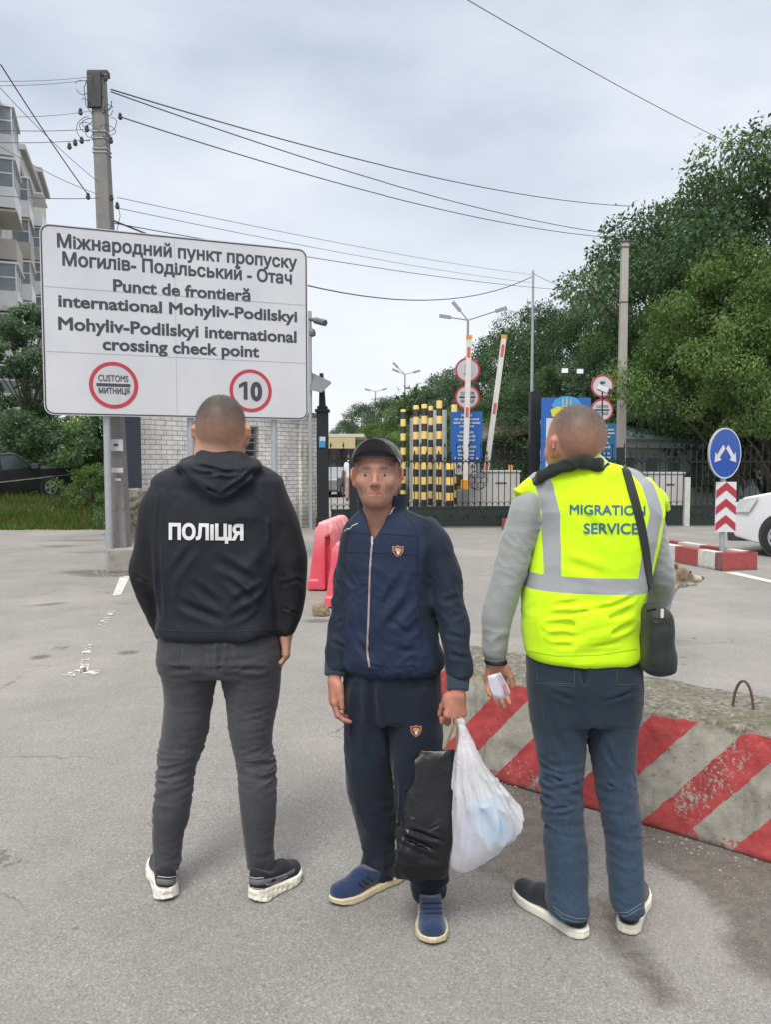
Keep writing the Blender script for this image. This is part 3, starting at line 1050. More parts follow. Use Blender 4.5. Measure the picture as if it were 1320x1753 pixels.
crs = creases([(Jd(280, 1150, 2.68), Jd(350, 1140, 2.67), .008, .008), (Jd(395, 1142, 2.67), Jd(476, 1150, 2.69), .008, .008), (Jd(376, 1085, 2.66), Jd(376, 1150, 2.67), .008, .01), (Jd(300, 1158, 2.69), Jd(365, 1165, 2.70), .008, .006)])
def wear(V):
    return np.clip(band(V[:, 2], (.05, .5), (.25, .35), (.45, .8), (.7, .65), (.85, .35), (1, .3)) * sstep(-(V[:, 1] - 2.79), -.02, .07) * .9, 0, 1)
pm_jeans = soft('jeans', [pel, ll, rl], .0048, DN, PM, disp=near_surface(lambda P: fo(P) + crs(P)), attrs={'wear': wear})
bj = bvh_of(pm_jeans)
THREAD_GREY = paint('thread_grey', (.065, .065, .072), .8, .2, 90)
stitches('seam', bj, [[(312, 1090), (312, 1122)], [(285, 1133), (310, 1142), (312, 1122)], [(351, 1088), (354, 1130), (360, 1150)], [(399, 1090), (402, 1124), (432, 1142), (464, 1126), (465, 1088)], [(395, 1090), (398, 1126), (432, 1146), (467, 1128)], [(262, 1474), (287, 1479), (310, 1477)], [(262, 1478), (287, 1483), (310, 1481)], [(421, 1481), (447, 1483), (471, 1473)], [(421, 1485), (447, 1487), (471, 1477)]], THREAD_GREY, pm_jeans, .0022)
RUN_UP = cloth_mat('black_knit', (.012, .013, .018), .8, 700, .35, .2, .1)
RUN_SOLE = paint('white_foam', (.72, .68, .6), .6, .12, 40, dirt=((.35, .31, .26), .56))
TREAD = paint('black_rubber', (.02, .02, .02), .7)
s1, so1, _ = shoe(PM, ground(286, 1544), ground(272, 1478), .108, 'runner', RUN_UP, RUN_SOLE, TREAD)
s2, so2, _ = shoe(PM, ground(432, 1545), ground(508, 1497), .108, 'runner', RUN_UP, RUN_SOLE, TREAD)
GREY_TRIM = paint('grey_trim', (.12, .125, .13), .45, .15, 80)
PALE_TRIM = paint('pale_trim', (.42, .42, .42), .4, .1, 80)
b1, b2 = bvh_of(s1), bvh_of(s2)
mb = MB(); draped_line(mb, b1, [(264, 1508), (287, 1511), (308, 1507)], .02, .001); draped_line(mb, b2, [(424, 1508), (440, 1511), (462, 1508)], .02, .001)
draped_line(mb, b2, [(470, 1507), (490, 1497), (503, 1490)], .014, .001)
me = bpy.data.meshes.new('heel_patch'); me.from_pydata(mb.V, [], mb.F); link('heel_patch', me, GREY_TRIM, s2)
stitches('piping', b1, [[(263, 1517), (287, 1520), (308, 1515)], [(270, 1500), (287, 1502), (304, 1500)]], PALE_TRIM, s1, .003, .003)
stitches('piping', b2, [[(422, 1517), (440, 1521), (462, 1522)], [(453, 1508), (470, 1502), (488, 1496)], [(453, 1511), (456, 1515), (475, 1508), (490, 1500)], [(424, 1500), (436, 1503), (450, 1502)]], PALE_TRIM, s2, .003, .003)
print('policeman', round(time.time() - T0, 1))

YO = 0.0
# ================================================================== 2: man in the navy tracksuit
CM = empty('person', (.0, 2.65, 0), 'man facing us in navy tracksuit and dark flat cap, holding carrier bags', 'person')
hp, hloc, hW, mouth = head(J(645, 797, 2.655), (-.06, -1, .06), (1.0, 1.02, 1.0), 1.2)
nk = [Cap(J(648, 835, 2.665), J(653, 895, 2.70), .058, .07, .04), Cap(J(655, 890, 2.70), J(660, 960, 2.70), .07, .08, .05)]
core = torso_core([J(660, 930, 2.69), J(668, 1060, 2.69), J(670, 1160, 2.69)])
armL = limb([J(655, 925, 2.70), J(620, 925, 2.70), J(586, 1050, 2.68), J(573, 1155, 2.61)], [.045, .034, .028, .021])
armR = limb([J(665, 925, 2.70), J(732, 925, 2.67), J(774, 1060, 2.62), J(784, 1178, 2.53)], [.045, .034, .028, .021])
legs = limb([J(668, 1170, 2.69), J(632, 1210, 2.69), J(638, 1350, 2.72), J(654, 1492, 2.775)], [.07, .06, .045, .03]) + limb([J(668, 1170, 2.69), J(704, 1210, 2.69), J(717, 1350, 2.66), J(735, 1545, 2.625)], [.07, .06, .045, .03])
hd = hand(J(572, 1160, 2.60), (-.06, -.1, -1), (.25, -1, 0), (22, 34, 24), .98, thumb=(.95, .2, .2), flip=-1)
HL = J(784, 1183, 2.52)
hd2 = hand(HL, (-.12, -.12, -1), (-1, -.25, .1), (52, 78, 40), 1.0, thumb=(.95, .25, .55), flip=1)
def flush2(V):
    q = hloc(V); return np.clip(FlushHead(hloc)(V) + 1.1 * np.exp(-((q[:, 0] / .024)**2)**2 - ((q[:, 2] + .1) / .0085)**2) * (q[:, 1] > .06) + .6 * ((V[:, 2] < .95)), 0, 1)
_hm = hair_mask(hloc, -.06, .035, .03)
_hq = lambda V: hloc(V)
def hair2(V):
    q = hloc(V)
    beard = .24 * sstep(-q[:, 2], .075, .1) * (q[:, 1] > .0) * (q[:, 2] > -.15) * (1 - np.exp(-((q[:, 0] / .022)**2 + ((q[:, 2] + .1) / .009)**2)))
    brow = 1.0 * np.exp(-(((np.abs(q[:, 0]) - .031) / .018)**2)**2 - ((q[:, 2] + .014) / .006)**2) * (q[:, 1] > .06)
    return np.maximum(_hm(V), np.maximum(beard, brow))
cm_body = soft('body', hp + nk + core + armL + armR + legs + hd + hd2, .0034, SKIN_TAN, CM, disp=lambda P, d: creases([mouth] + [(hW((q * .019, .097, -.031)), hW((q * .044, .085, -.032)), .0022, .0025) for q in (-1, 1)] + [(hW((q * .022, .1, -.075)), hW((q * .034, .083, -.104)), .004, .0025) for q in (-1, 1)] + [(hW((-.03, .1, .004)), hW((.03, .1, .004)), .003, .0015)])(P), attrs={'hair': hair2, 'flush': flush2})
def fringe(V):
    return _hm(V)
# eyes
EYE_W = paint('eye_white', (.26, .215, .19), .4); EYE_D = paint('eye_dark', (.03, .022, .015), .15)
for q in (-1, 1):
    e = MB(); c0 = Vector(hW((q * .031, .0802, -.0368))); f0 = Vector(frame((-.06, -1, .06))[:, 1])
    prof = [(math.sin(a) * .0112, -math.cos(a) * .0112) for a in np.linspace(.01, math.pi - .01, 12)]
    eo = e.lathe(c0, prof, 16, f0).build('eye', EYE_W, CM, True)
    MB().lathe(c0 + f0 * .0098, [(.0001, .0024), (.004, .002), (.0064, .0002), (.001, 0)], 14, f0).build('iris', EYE_D, eo, True)
# cap
CAPM = cloth_mat('cap_cloth', (.028, .027, .033), .85, 500, .35, .2, .25)
M3 = frame((-.06, -1, .06)); cc = hW((0, -.008, .012))
crown = [Ell(cc, (.089, .11, .083), M3, .02), Ell(hW((0, .05, .035)), (.062, .05, .042), M3, .04), Ell(hW((0, -.05, .02)), (.08, .068, .06), M3, .03)]
def cutc(P, d):
    q = hloc(P)
    d = smax(d, (.012 + .012 * np.clip(q[:, 1] / .1, -1, 1)) - q[:, 2], .006)
    inner = np.sqrt(((q - np.array([0, -.012, 0.0])) / np.array([.0815, .1015, .074]))**2 @ np.ones(3)) - 1
    return smax(d, -inner * .075, .004)
fo = folds([((22, 22, 22), 20, .004, 12, True)])
cap = soft('cap', crown, .004, CAPM, CM, disp=near_surface(fo), cut=cutc)
mbv, mbf = [], []
na, nr = 28, 8
for side in (0, 1):
    for i in range(na + 1):
        a = R(-78 + 156 * i / na)
        for j in range(nr + 1):
            t = j / nr
            ex = .066 * t * (math.cos(a * .9) ** .6 if abs(a) < R(99) else 0)
            x = math.sin(a) * (.0875 + .0 * t) * (1 + .04 * t); y = math.cos(a) * .098 + ex - .008
            z = .036 + .052 * t * math.cos(a) - .008 * t * t - 6 * x * x * (.35 + .65 * t) - .004 * side
            mbv.append(hW((x, y, z)))
def vid(s, i, j): return s * (na + 1) * (nr + 1) + i * (nr + 1) + j
for i in range(na):
    for j in range(nr):
        mbf.append((vid(0, i, j), vid(0, i + 1, j), vid(0, i + 1, j + 1), vid(0, i, j + 1)))
        mbf.append((vid(1, i, j), vid(1, i, j + 1), vid(1, i + 1, j + 1), vid(1, i + 1, j)))
for i in range(na):
    mbf.append((vid(0, i, nr), vid(0, i + 1, nr), vid(1, i + 1, nr), vid(1, i, nr)))
me = mesh_np('brim', np.array(mbv), mbf)
link('brim', me, CAPM, cap)
# jacket
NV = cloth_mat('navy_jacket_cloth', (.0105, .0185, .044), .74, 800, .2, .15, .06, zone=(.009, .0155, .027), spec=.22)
jt = LR([(868, 622, 688, 2.705, .075), (880, 605, 715, 2.70, .088), (893, 594, 738, 2.70, .105), (915, 588, 748, 2.695, .12), (960, 585, 742, 2.69, .13), (1010, 585, 738, 2.685, .135), (1060, 583, 746, 2.68, .138), (1100, 580, 756, 2.68, .14), (1126, 581, 762, 2.68, .144), (1140, 586, 760, 2.68, .138), (1148, 592, 752, 2.68, .125)], 2.4)
al = LR([(900, 590, 640, 2.70, .062), (911, 586, 636, 2.70, .068), (936, 580, 628, 2.70, .068), (982, 572, 615, 2.69, .064), (1022, 566, 606, 2.685, .06), (1074, 561, 598, 2.665, .056), (1117, 555, 593, 2.64, .055), (1134, 556, 592, 2.63, .054), (1145, 558, 590, 2.622, .05)], 2.0, .025)
ar = LR([(886, 700, 744, 2.69, .06), (911, 712, 766, 2.68, .068), (954, 725, 782, 2.67, .068), (991, 733, 794, 2.655, .065), (1025, 738, 800, 2.64, .063), (1053, 745, 806, 2.62, .062), (1099, 757, 805, 2.585, .058), (1142, 763, 811, 2.56, .057), (1155, 765, 809, 2.55, .052), (1162, 768, 803, 2.545, .042)], 2.0, .025)
def collar(P):
    c0 = np.array(J(654, 872, 2.70))
    q = P - c0
    # ring leaning forward, open in front as a V
    r = np.sqrt((q[:, 0] / .082)**2 + (q[:, 1] / .088)**2)
    ang = np.arctan2(q[:, 0], -q[:, 1])
    top = .075 - .05 * np.exp(-(ang / .55)**2) + .01 * np.cos(ang)
    d = np.abs((r - 1 - .12 * q[:, 2] / .08) * .083) - .006
    d = smax(d, q[:, 2] - top, .006)
    d = smax(d, -.05 - q[:, 2], .01)
    gap = .008 + np.clip(q[:, 2] + .05, 0, 1) * .42
    return smax(d, np.where(q[:, 1] < 0, gap - np.abs(q[:, 0] + .022), -1), .006)
def neckhole(P, d):
    c0 = np.array(J(652, 885, 2.70)); q = P - c0
    v = np.sqrt((q[:, 0] / .07)**2 + (q[:, 1] / .075)**2) - 1
    e = smax(v * .07, -.02 - q[:, 2], .01)                 # hollow round the neck
    wz = np.clip((q[:, 2] + .075) / .11, 0, 1)
    e2 = smax(np.abs(q[:, 0] + .028 - .019 * wz) - .052 * wz - .001, np.maximum(q[:, 1] + .035, -.075 - q[:, 2]), .004)   # the open front
    return smax(smax(d, -e, .01), -e2, .006)
FJ = lambda x, y, Y=2.55: J(x, y, Y)
cr = [(FJ(700, 975), FJ(655, 1040), .012, .01), (FJ(720, 1010), FJ(660, 1075), .013, .011), (FJ(740, 1055), FJ(692, 1088), .012, .009), (FJ(690, 1000), FJ(725, 1060), .01, .007), (FJ(600, 1040), FJ(625, 1090), .011, .008), (FJ(590, 1085), FJ(630, 1120), .01, .009), (FJ(650, 1100), FJ(735, 1122), .01, .005), (FJ(595, 1000), FJ(612, 1050), .01, .006), (FJ(668, 1060), FJ(700, 1085), .009, .007),
      (FJ(590, 925, 2.60), FJ(589, 1010, 2.59), .006, .009), (FJ(590, 1010, 2.59), FJ(585, 1125, 2.57), .007, .012), (FJ(731, 915, 2.58), FJ(735, 1000, 2.57), .007, .01), (FJ(735, 1000, 2.57), FJ(757, 1090, 2.54), .007, .013), (FJ(757, 1085, 2.54), FJ(764, 1135, 2.53), .006, .012),
      (FJ(562, 1075, 2.6), FJ(590, 1060, 2.61), .007, .007), (FJ(560, 1095, 2.59), FJ(586, 1108, 2.6), .007, .008), (FJ(770, 1060, 2.55), FJ(802, 1045, 2.57), .008, .009), (FJ(762, 1085, 2.54), FJ(800, 1095, 2.54), .007, .008), (FJ(768, 1120, 2.52), FJ(806, 1128, 2.53), .008, .009), (FJ(748, 1035, 2.56), FJ(795, 1020, 2.59), .009, .007),
      (FJ(586, 1131, 2.54), FJ(668, 1147, 2.53), .005, .006), (FJ(668, 1147, 2.53), FJ(758, 1138, 2.54), .005, .006)]
# quilting on the chest
for k in range(5):
    cr += [(FJ(604 + 12 * k, 892, 2.58), FJ(590 + 24 * k, 938, 2.565), .003, .0035), (FJ(660 + 14 * k, 898, 2.575), FJ(700 + 10 * k - 30, 945, 2.56), .003, .0035)]
cr += [(FJ(588, 910, 2.585), FJ(715, 918, 2.57), .0028, .0045), (FJ(588, 945, 2.57), FJ(715, 950, 2.555), .0028, .0045), (FJ(692, 884, 2.61), FJ(714, 905, 2.59), .0028, .005), (FJ(714, 905, 2.585), FJ(714, 950, 2.56), .0028, .005)]
fo = folds([((9, 6, 6), 40, .006, 21, True), ((16, 11, 10), -30, .004, 22, False), ((34, 26, 18), 38, lambda P: .003 * band(P[:, 2], (.8, 1.3), (1.1, 1), (1.4, .5)), 25, True)])
crs0 = creases(cr)
crs = lambda P: crs0(P) * .75
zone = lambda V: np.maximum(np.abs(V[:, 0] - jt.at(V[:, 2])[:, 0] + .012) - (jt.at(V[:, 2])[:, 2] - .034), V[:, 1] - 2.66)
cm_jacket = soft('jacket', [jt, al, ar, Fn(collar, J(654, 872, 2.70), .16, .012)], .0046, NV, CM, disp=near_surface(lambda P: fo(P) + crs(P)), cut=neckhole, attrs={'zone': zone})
bj = bvh_of(cm_jacket)
RIB = cloth_mat('ribbed_knit', (.022, .03, .045), .9, 300, .5, .2, .2)
def cuff(name, a, b, ra, rb, mat, parent):
    f = lambda P: creases([])(P)
    ax = (b - a) / np.linalg.norm(b - a)
    def ribs(P, d):
        q = P - a; e = q - (q @ ax)[:, None] * ax
        return .0012 * np.sin(np.arctan2(e[:, 1], e[:, 0]) * 30)
    return soft(name, [Cap(a, b, ra, rb, .005)], .003, mat, parent, disp=ribs, cut=lambda P, d: smax(d, np.maximum((P - b) @ ax - .002, (a - P) @ ax - .012), .006))
cuff('cuff', J(573, 1139, 2.62), J(572, 1156, 2.607), .037, .0355, RIB, CM)
cuff('cuff', J(785, 1158, 2.543), J(784, 1181, 2.527), .039, .037, RIB, CM)
ZIP = paint('zip_metal', (.34, .27, .27), .4, .2, 200, metal=.4)
mb = MB(); draped_line(mb, bj, [(638, 908), (637, 925), (635, 942), (633, 970), (632, 997), (630, 1059), (628, 1110), (629, 1125), (632, 1142)], .0065, .002)
draped_line(mb, bj, [(620, 866), (624, 878), (630, 892), (636, 905)], .005, .003); draped_line(mb, bj, [(676, 868), (669, 880), (660, 888), (650, 894), (640, 904)], .005, .003)
me = bpy.data.meshes.new('zip'); me.from_pydata(mb.V, [], mb.F); link('zip', me, ZIP, cm_jacket)
p, n_ = hit(bj, 636, 924)
if p: MB().bar(p + Vector((0, -.006, .012)), p + Vector((0, -.008, -.014)), .007, .003, (0, -1, 0)).build('zip_pull', paint('pull_metal', (.6, .6, .62), .3, .1, metal=.8), cm_jacket, bevel=.001)
THREAD_NAVY = paint('thread_navy', (.006, .008, .016), .8)
stitches('seam', bj, [[(588, 911), (640, 913), (714, 917)], [(589, 945), (640, 946), (716, 950)], [(694, 882), (712, 900), (716, 920), (714, 1000), (724, 1100)], [(600, 900), (592, 930), (590, 980)], [(694, 876), (722, 888), (740, 896)], [(758, 920), (776, 1000), (784, 1060)], [(711, 1045), (722, 1100), (724, 1112)]], THREAD_NAVY, cm_jacket, .0028)
PIPE = paint('shoulder_print', (.55, .55, .58), .6)
stitches('shoulder_mark', bj, [[(588, 911), (594, 905), (598, 906), (603, 900), (612, 896)]], PIPE, cm_jacket, .0028)

def crest(bv, cx, cy, w, h, parent):
    """small shield badge: copper rim, navy field, gold and white beast's head"""
    o, nn = hit(bv, cx, cy)
    if o is None: return
    mats = [paint('badge_copper', (.5, .2, .12), .6), paint('badge_navy', (.03, .03, .06), .6), paint('badge_gold', (.5, .26, .1), .6), paint('badge_white', (.6, .57, .55), .6)]
    def patch(pts, off, mi, name, par):
        vs = []
        for x, y in pts:
            q, m = hit(bv, cx + x * w, cy + y * h)
            if q is None: q, m = o, nn
            vs.append(tuple(q + m * off))
        me = bpy.data.meshes.new(name); me.from_pydata(vs, [], [tuple(range(len(vs)))]); 
        return link(name, me, mats[mi], par, smooth=False)
    sh = [(-.5, -.42), (-.2, -.4), (0, -.5), (.2, -.4), (.5, -.42), (.48, .0), (.3, .3), (0, .5), (-.3, .3), (-.48, 0)]
    b = patch(sh, .0025, 0, 'badge', parent)
    patch([(x * .82, y * .82) for x, y in sh], .0032, 1, 'field', b)
    patch([(-.3, -.2), (-.05, -.3), (.25, -.22), (.36, -.05), (.2, .06), (-.02, -.02), (-.22, .02)], .0039, 2, 'emblem', b)
    patch([(-.12, .0), (.08, .02), (.14, .16), (.02, .34), (-.1, .2)], .0044, 3, 'emblem', b)
    patch([(.02, .0), (.22, .06), (.18, .2), (.08, .24)], .0042, 2, 'emblem', b)
crest(bj, 682, 943.5, 19, 20, cm_jacket)
# trousers
NT_ = cloth_mat('navy_jersey', (.0075, .012, .024), .9, 600, .25, .2, .12, wear=(.016, .022, .04))
pel = LR([(1120, 588, 756, 2.685, .12), (1150, 587, 755, 2.685, .125), (1190, 588, 755, 2.685, .125), (1225, 589, 757, 2.69, .12)], 2.4, .03)
ll = LR([(1165, 587, 665, 2.69, .12), (1212, 588, 667, 2.69, .11), (1260, 588, 669, 2.695, .1), (1317, 588, 672, 2.71, .093), (1354, 594, 676, 2.72, .088), (1406, 608, 679, 2.735, .08), (1440, 617, 677, 2.75, .072), (1468, 622, 676, 2.765, .07), (1486, 620, 676, 2.775, .07), (1500, 630, 678, 2.78, .064)], 2.1, .012)
rl = LR([(1165, 660, 754, 2.685, .12), (1212, 655, 756, 2.68, .11), (1260, 664, 759, 2.67, .1), (1317, 672, 759, 2.665, .093), (1350, 677, 759, 2.66, .088), (1425, 684, 761, 2.65, .078), (1480, 694, 765, 2.635, .074), (1503, 703, 768, 2.625, .072), (1522, 706, 764, 2.62, .07), (1538, 708, 760, 2.615, .066)], 2.1, .012)
fo = folds([((12, 9, 6), 12, .007, 31, True), ((12, 9, 26), -12, lambda P: .006 * band(P[:, 2], (.08, 1.2), (.22, .9), (.4, .5), (.6, .3), (.9, .2)), 33, True), ((10, 8, 5), -15, .005, 34, False)])
crs = creases([(J(633, 1160, 2.56), J(640, 1240, 2.57), .012, .014), (J(638, 1235, 2.57), J(674, 1345, 2.59), .012, .016), (J(676, 1340, 2.6), J(681, 1425, 2.65), .008, .014), (J(610, 1180, 2.57), J(606, 1300, 2.59), .014, .007), (J(735, 1170, 2.57), J(745, 1230, 2.58), .006, .008), (J(640, 1390, 2.66), J(628, 1460, 2.73), .01, .01), (J(708, 1508, 2.59), J(764, 1502, 2.6), .007, .009), (J(710, 1522, 2.6), J(758, 1518, 2.6), .005, .007)])
cm_tr = soft('trousers', [pel, ll, rl], .0048, NT_, CM, disp=near_surface(lambda P: fo(P) + crs(P)), attrs={'wear': lambda V: np.zeros(len(V))})
bj = bvh_of(cm_tr)
crest(bj, 713, 1251, 19, 21, cm_tr)
stitches('seam', bj, [[(733, 1155), (741, 1190), (747, 1230)], [(631, 1165), (634, 1215)]], THREAD_NAVY, cm_tr, .003)
SUEDE = cloth_mat('navy_suede', (.012, .026, .07), .9, 1200, .3, .18, .35)
CREAM = paint('cream_rubber', (.55, .47, .31), .6, .12, 40, dirt=((.3, .24, .15), .6))
s1, so1, w1 = shoe(CM, ground(691, 1499), ground(566, 1549), .108, 'skate', SUEDE, CREAM, TREAD, .075)
s2, so2, w2 = shoe(CM, ground(735, 1534), ground(742, 1621), .112, 'skate', SUEDE, CREAM, TREAD, .075)
LACE = cloth_mat('navy_lace', (.008, .012, .022), .9, 600, .3)
for so_, px in ((s1, [[(612, 1512), (622, 1519)], [(619, 1507), (630, 1514)], [(626, 1501), (637, 1508)]]), (s2, [[(727, 1564), (757, 1563)], [(725, 1556), (757, 1555)], [(724, 1547), (756, 1546)]])):
    stitches('lace', bvh_of(so_), px, LACE, so_, .006, .002)
stitches('side_mark', bvh_of(s1), [[(633, 1515), (637, 1521), (640, 1516)], [(643, 1520), (650, 1517), (668, 1508)]], PIPE, s1, .003, .002)
stitches('side_mark', bvh_of(s2), [[(715, 1557), (718, 1563), (721, 1560)], [(762, 1554), (763, 1561)]], PIPE, s2, .003, .002)
print('tracksuit man', round(time.time() - T0, 1))

# ================================================================== 3: man in the yellow vest
YO = -.07
VM = empty('person', (.66, 2.53, 0), 'man seen from behind in yellow high-visibility vest over grey sweatshirt and blue jeans', 'person')
hp, hloc, hW, mouth = head(J(984, 744, 2.615), (-.42, 1, -.06), (1.1, 1.0, 1.06), 1.25)
nk = [Cap(J(984, 765, 2.62), J(990, 815, 2.64), .068, .072, .04), Cap(J(994, 825, 2.64), J(1003, 900, 2.64), .07, .09, .03)]
core = torso_core([J(1003, 880, 2.64), J(1003, 1000, 2.64), J(1000, 1130, 2.64)], .08)
armL = limb([J(990, 870, 2.64), J(915, 870, 2.64), J(862, 1020, 2.65), J(848, 1125, 2.66)], [.05, .045, .037, .027])
armR = limb([J(1015, 870, 2.64), J(1110, 870, 2.66), J(1128, 1000, 2.72), J(1110, 1060, 2.92)], [.05, .045, .036, .027])
legs = limb([J(1000, 1140, 2.64), J(957, 1190, 2.64), J(962, 1360, 2.64), J(972, 1545, 2.555)], [.07, .06, .04, .028]) + limb([J(1000, 1140, 2.64), J(1047, 1190, 2.64), J(1055, 1360, 2.64), J(1073, 1545, 2.56)], [.07, .06, .046, .032])
hd = hand(J(849, 1128, 2.655), (.05, .22, -1), (1, .12, .05), (30, 36, 24), 1.02, thumb=(.85, .5, .35), flip=1)
hd2 = hand(J(1110, 1060, 2.93), (-.5, 1, -.1), (-.2, 0, 1), (30, 36, 24), 1.0)
vm_body = soft('body', hp + nk + core + armL + armR + legs + hd + hd2, .0036, SKIN_RUDDY, VM, disp=lambda P, d: creases([mouth, (hW((-.05, -.085, -.1)), hW((.05, -.085, -.1)), .004, .004)])(P), attrs={'hair': hair_mask(hloc, -.1, .05, .17), 'flush': FlushHead(hloc)})
hair_strands('hair', vm_body, hloc, .8, HAIR_GREY, VM, .0035, 5)
GREYM = cloth_mat('grey_melange', (.24, .255, .25), .92, 420, .35, .12, .3)
swt = LR([(815, 935, 1060, 2.64, .08), (850, 915, 1110, 2.64, .105), (950, 922, 1105, 2.64, .12), (1060, 905, 1092, 2.64, .125), (1110, 910, 1090, 2.64, .12)], 2.4)
al = LR([(838, 893, 950, 2.64, .06), (852, 883, 940, 2.64, .07), (903, 864, 925, 2.64, .072), (963, 848, 908, 2.64, .07), (1011, 835, 894, 2.645, .068), (1047, 826, 882, 2.65, .062), (1098, 827, 871, 2.655, .052), (1118, 827, 869, 2.655, .047), (1131, 829, 867, 2.655, .042)], 2.0, .02)
ar = LR([(838, 1080, 1130, 2.65, .062), (860, 1085, 1134, 2.65, .068), (906, 1085, 1139, 2.66, .07), (947, 1090, 1148, 2.67, .07), (995, 1096, 1154, 2.70, .072), (1015, 1100, 1151, 2.73, .07), (1034, 1105, 1143, 2.76, .06)], 2.0, .02)
fa = Cap(J(1122, 1012, 2.75), J(1112, 1058, 2.92), .055, .042, .03)
fo = folds([((9, 7, 14), 20, .006, 41, True), ((14, 10, 26), -20, lambda P: .005 * band(P[:, 2], (.85, .8), (1.05, 1), (1.15, .6), (1.4, .3)), 42, True)])
sweat = soft('sweatshirt', [swt, al, ar, fa], .005, GREYM, VM, disp=near_surface(fo))
cuff('cuff', J(849, 1119, 2.656), J(849, 1133, 2.656), .036, .035, cloth_mat('grey_rib', (.15, .165, .16), .92, 300, .4, .12, .2), VM)
DARKC = cloth_mat('dark_collar_cloth', (.012, .016, .012), .85, 600, .3, .2, .2)
ring = [(915, 818, 2.62), (926, 806, 2.575), (946, 794, 2.545), (972, 785, 2.53), (1000, 781, 2.527), (1026, 785, 2.54), (1046, 796, 2.575), (1058, 810, 2.62)]
col3 = []
for k in range(len(ring) - 1):
    (x0, y0, d0), (x1, y1, d1) = ring[k], ring[k + 1]
    col3.append(Cap(J(x0, y0 + 5, d0), J(x1, y1 + 5, d1), .01, .01, .012))
    col3.append(Cap(J(x0, y0 + 15, d0 - .004), J(x1, y1 + 15, d1 - .004), .011, .011, .02))
soft('collar', col3, .004, DARKC, VM, disp=near_surface(folds([((18, 18, 18), 20, .004, 44, True)])))
# vest
vt = LR([(792, 960, 1050, 2.645, .085), (802, 935, 1085, 2.645, .098), (818, 915, 1105, 2.645, .112), (845, 903, 1128, 2.645, .128), (870, 912, 1133, 2.64, .135), (905, 914, 1131, 2.64, .14), (941, 911, 1124, 2.64, .142), (983, 904, 1113, 2.64, .142), (1011, 897, 1108, 2.64, .143), (1059, 893, 1104, 2.64, .146), (1095, 897, 1102, 2.64, .146), (1117, 901, 1099, 2.64, .143), (1127, 905, 1096, 2.64, .138)], 2.4)
flap = [Cap(J(946, 822, 2.568), J(1044, 811, 2.562), .022, .022, .03), Cap(J(925, 822, 2.64), J(891, 843, 2.64), .045, .024, .03, ((.5, 0, .86), .4)), Cap(J(1100, 830, 2.64), J(1134, 862, 2.65), .042, .02, .03, ((-.6, 0, .8), .4)), Cap(J(903, 842, 2.66), J(886, 851, 2.66), .026, .01, .02), Cap(J(1126, 852, 2.65), J(1143, 872, 2.65), .026, .01, .02)]
YF = lambda x, y, Y=2.505: J(x, y, Y)
cr = [(YF(920, 1060), YF(1060, 1035), .008, .008), (YF(910, 1075), YF(1010, 1062), .009, .01), (YF(960, 1080), YF(1085, 1045), .009, .011), (YF(915, 1095), YF(1000, 1085), .008, .007), (YF(1000, 1095), YF(1090, 1070), .009, .009), (YF(930, 1040), YF(990, 1030), .007, .007), (YF(1030, 1040), YF(1095, 1022), .007, .009), (YF(940, 1108), YF(1060, 1100), .007, .005),
      (YF(985, 870, 2.51), YF(1050, 930), .014, .005), (YF(960, 960), YF(1040, 985), .014, .005), (YF(915, 980), YF(935, 1010), .008, .006)]
fo = folds([((5, 5, 7), 10, .005, 51, True), ((7, 8, 14), 24, lambda P: .0028 * band(P[:, 2], (.9, 1), (1.08, 1), (1.16, .25), (1.5, .15)), 52, True)])
crs = creases(cr)
HV = NT('hi_vis_cloth')
fz = HV.noise(9, 4, .6)
cv = HV.ramp(fz, [(.3, (.5, .8, .004)), (.7, (.6, .9, .01))])
ms_ = HV.math('GREATER_THAN', HV.attr('strip').outputs['Fac'], 0.0)
tv = HV.node('ShaderNodeTexVoronoi'); tv.inputs['Scale'].default_value = 900; HV.link(HV.obj(), tv.inputs['Vector'])
silver = HV.ramp(tv.outputs['Distance'], [(.2, (.25, .265, .28)), (.8, (.34, .355, .37))])
HV.color(HV.mix(ms_, cv, silver)); HV.rough(HV.rng(ms_, 0, 1, .8, .45), .3)
HV.b.inputs['Sheen Weight'].default_value = .1
HV.bump(HV.noise(900, 2, .6), .2, .0015)
def strip(V):
    """signed distance (positive inside) to the reflective bands: one round the waist, two over the shoulders"""
    x, z = V[:, 0], V[:, 2]
    zc = J(1000, 1003, 2.5)[2] - .03 * (x - J(1000, 1003, 2.5)[0])
    w = .026 - np.abs(z - zc)
    zp = [J(0, y, 2.505)[2] for y in (1000, 940, 880, 830, 800)]
    xl = [J(x_, 900, 2.505)[0] for x_ in (951, 951, 949, 938, 921)]
    xr = [J(x_, 900, 2.505)[0] for x_ in (1112, 1118, 1131, 1118, 1094)]
    o = np.argsort(zp); zp = np.array(zp)[o]
    L_ = .024 - np.abs(x - np.interp(z, zp, np.array(xl)[o])) * .96
    R_ = .024 - np.abs(x - np.interp(z, zp, np.array(xr)[o])) * .9
    up = z - zc
    return np.maximum(w, np.minimum(np.maximum(L_, R_), up))
vest = soft('vest', [vt] + flap, .0048, HV.m, VM, disp=near_surface(lambda P: fo(P) + crs(P)), attrs={'strip': strip})
bv = bvh_of(vest)
BLUE_PRINT = paint('blue_print', (.04, .1, .22), .7, .1, 200)
draped_text('lettering', 'MIGRATION', bv, ((976, 880), (1106, 882), (976, 863), (1106, 865)), BLUE_PRINT, vest, .02)
draped_text('lettering', 'SERVICE', bv, ((1000, 913), (1094, 914), (1000, 895), (1094, 895)), BLUE_PRINT, vest, .02)
HV2 = paint('hi_vis_piping', (.45, .75, .02), .8, .1, 60)
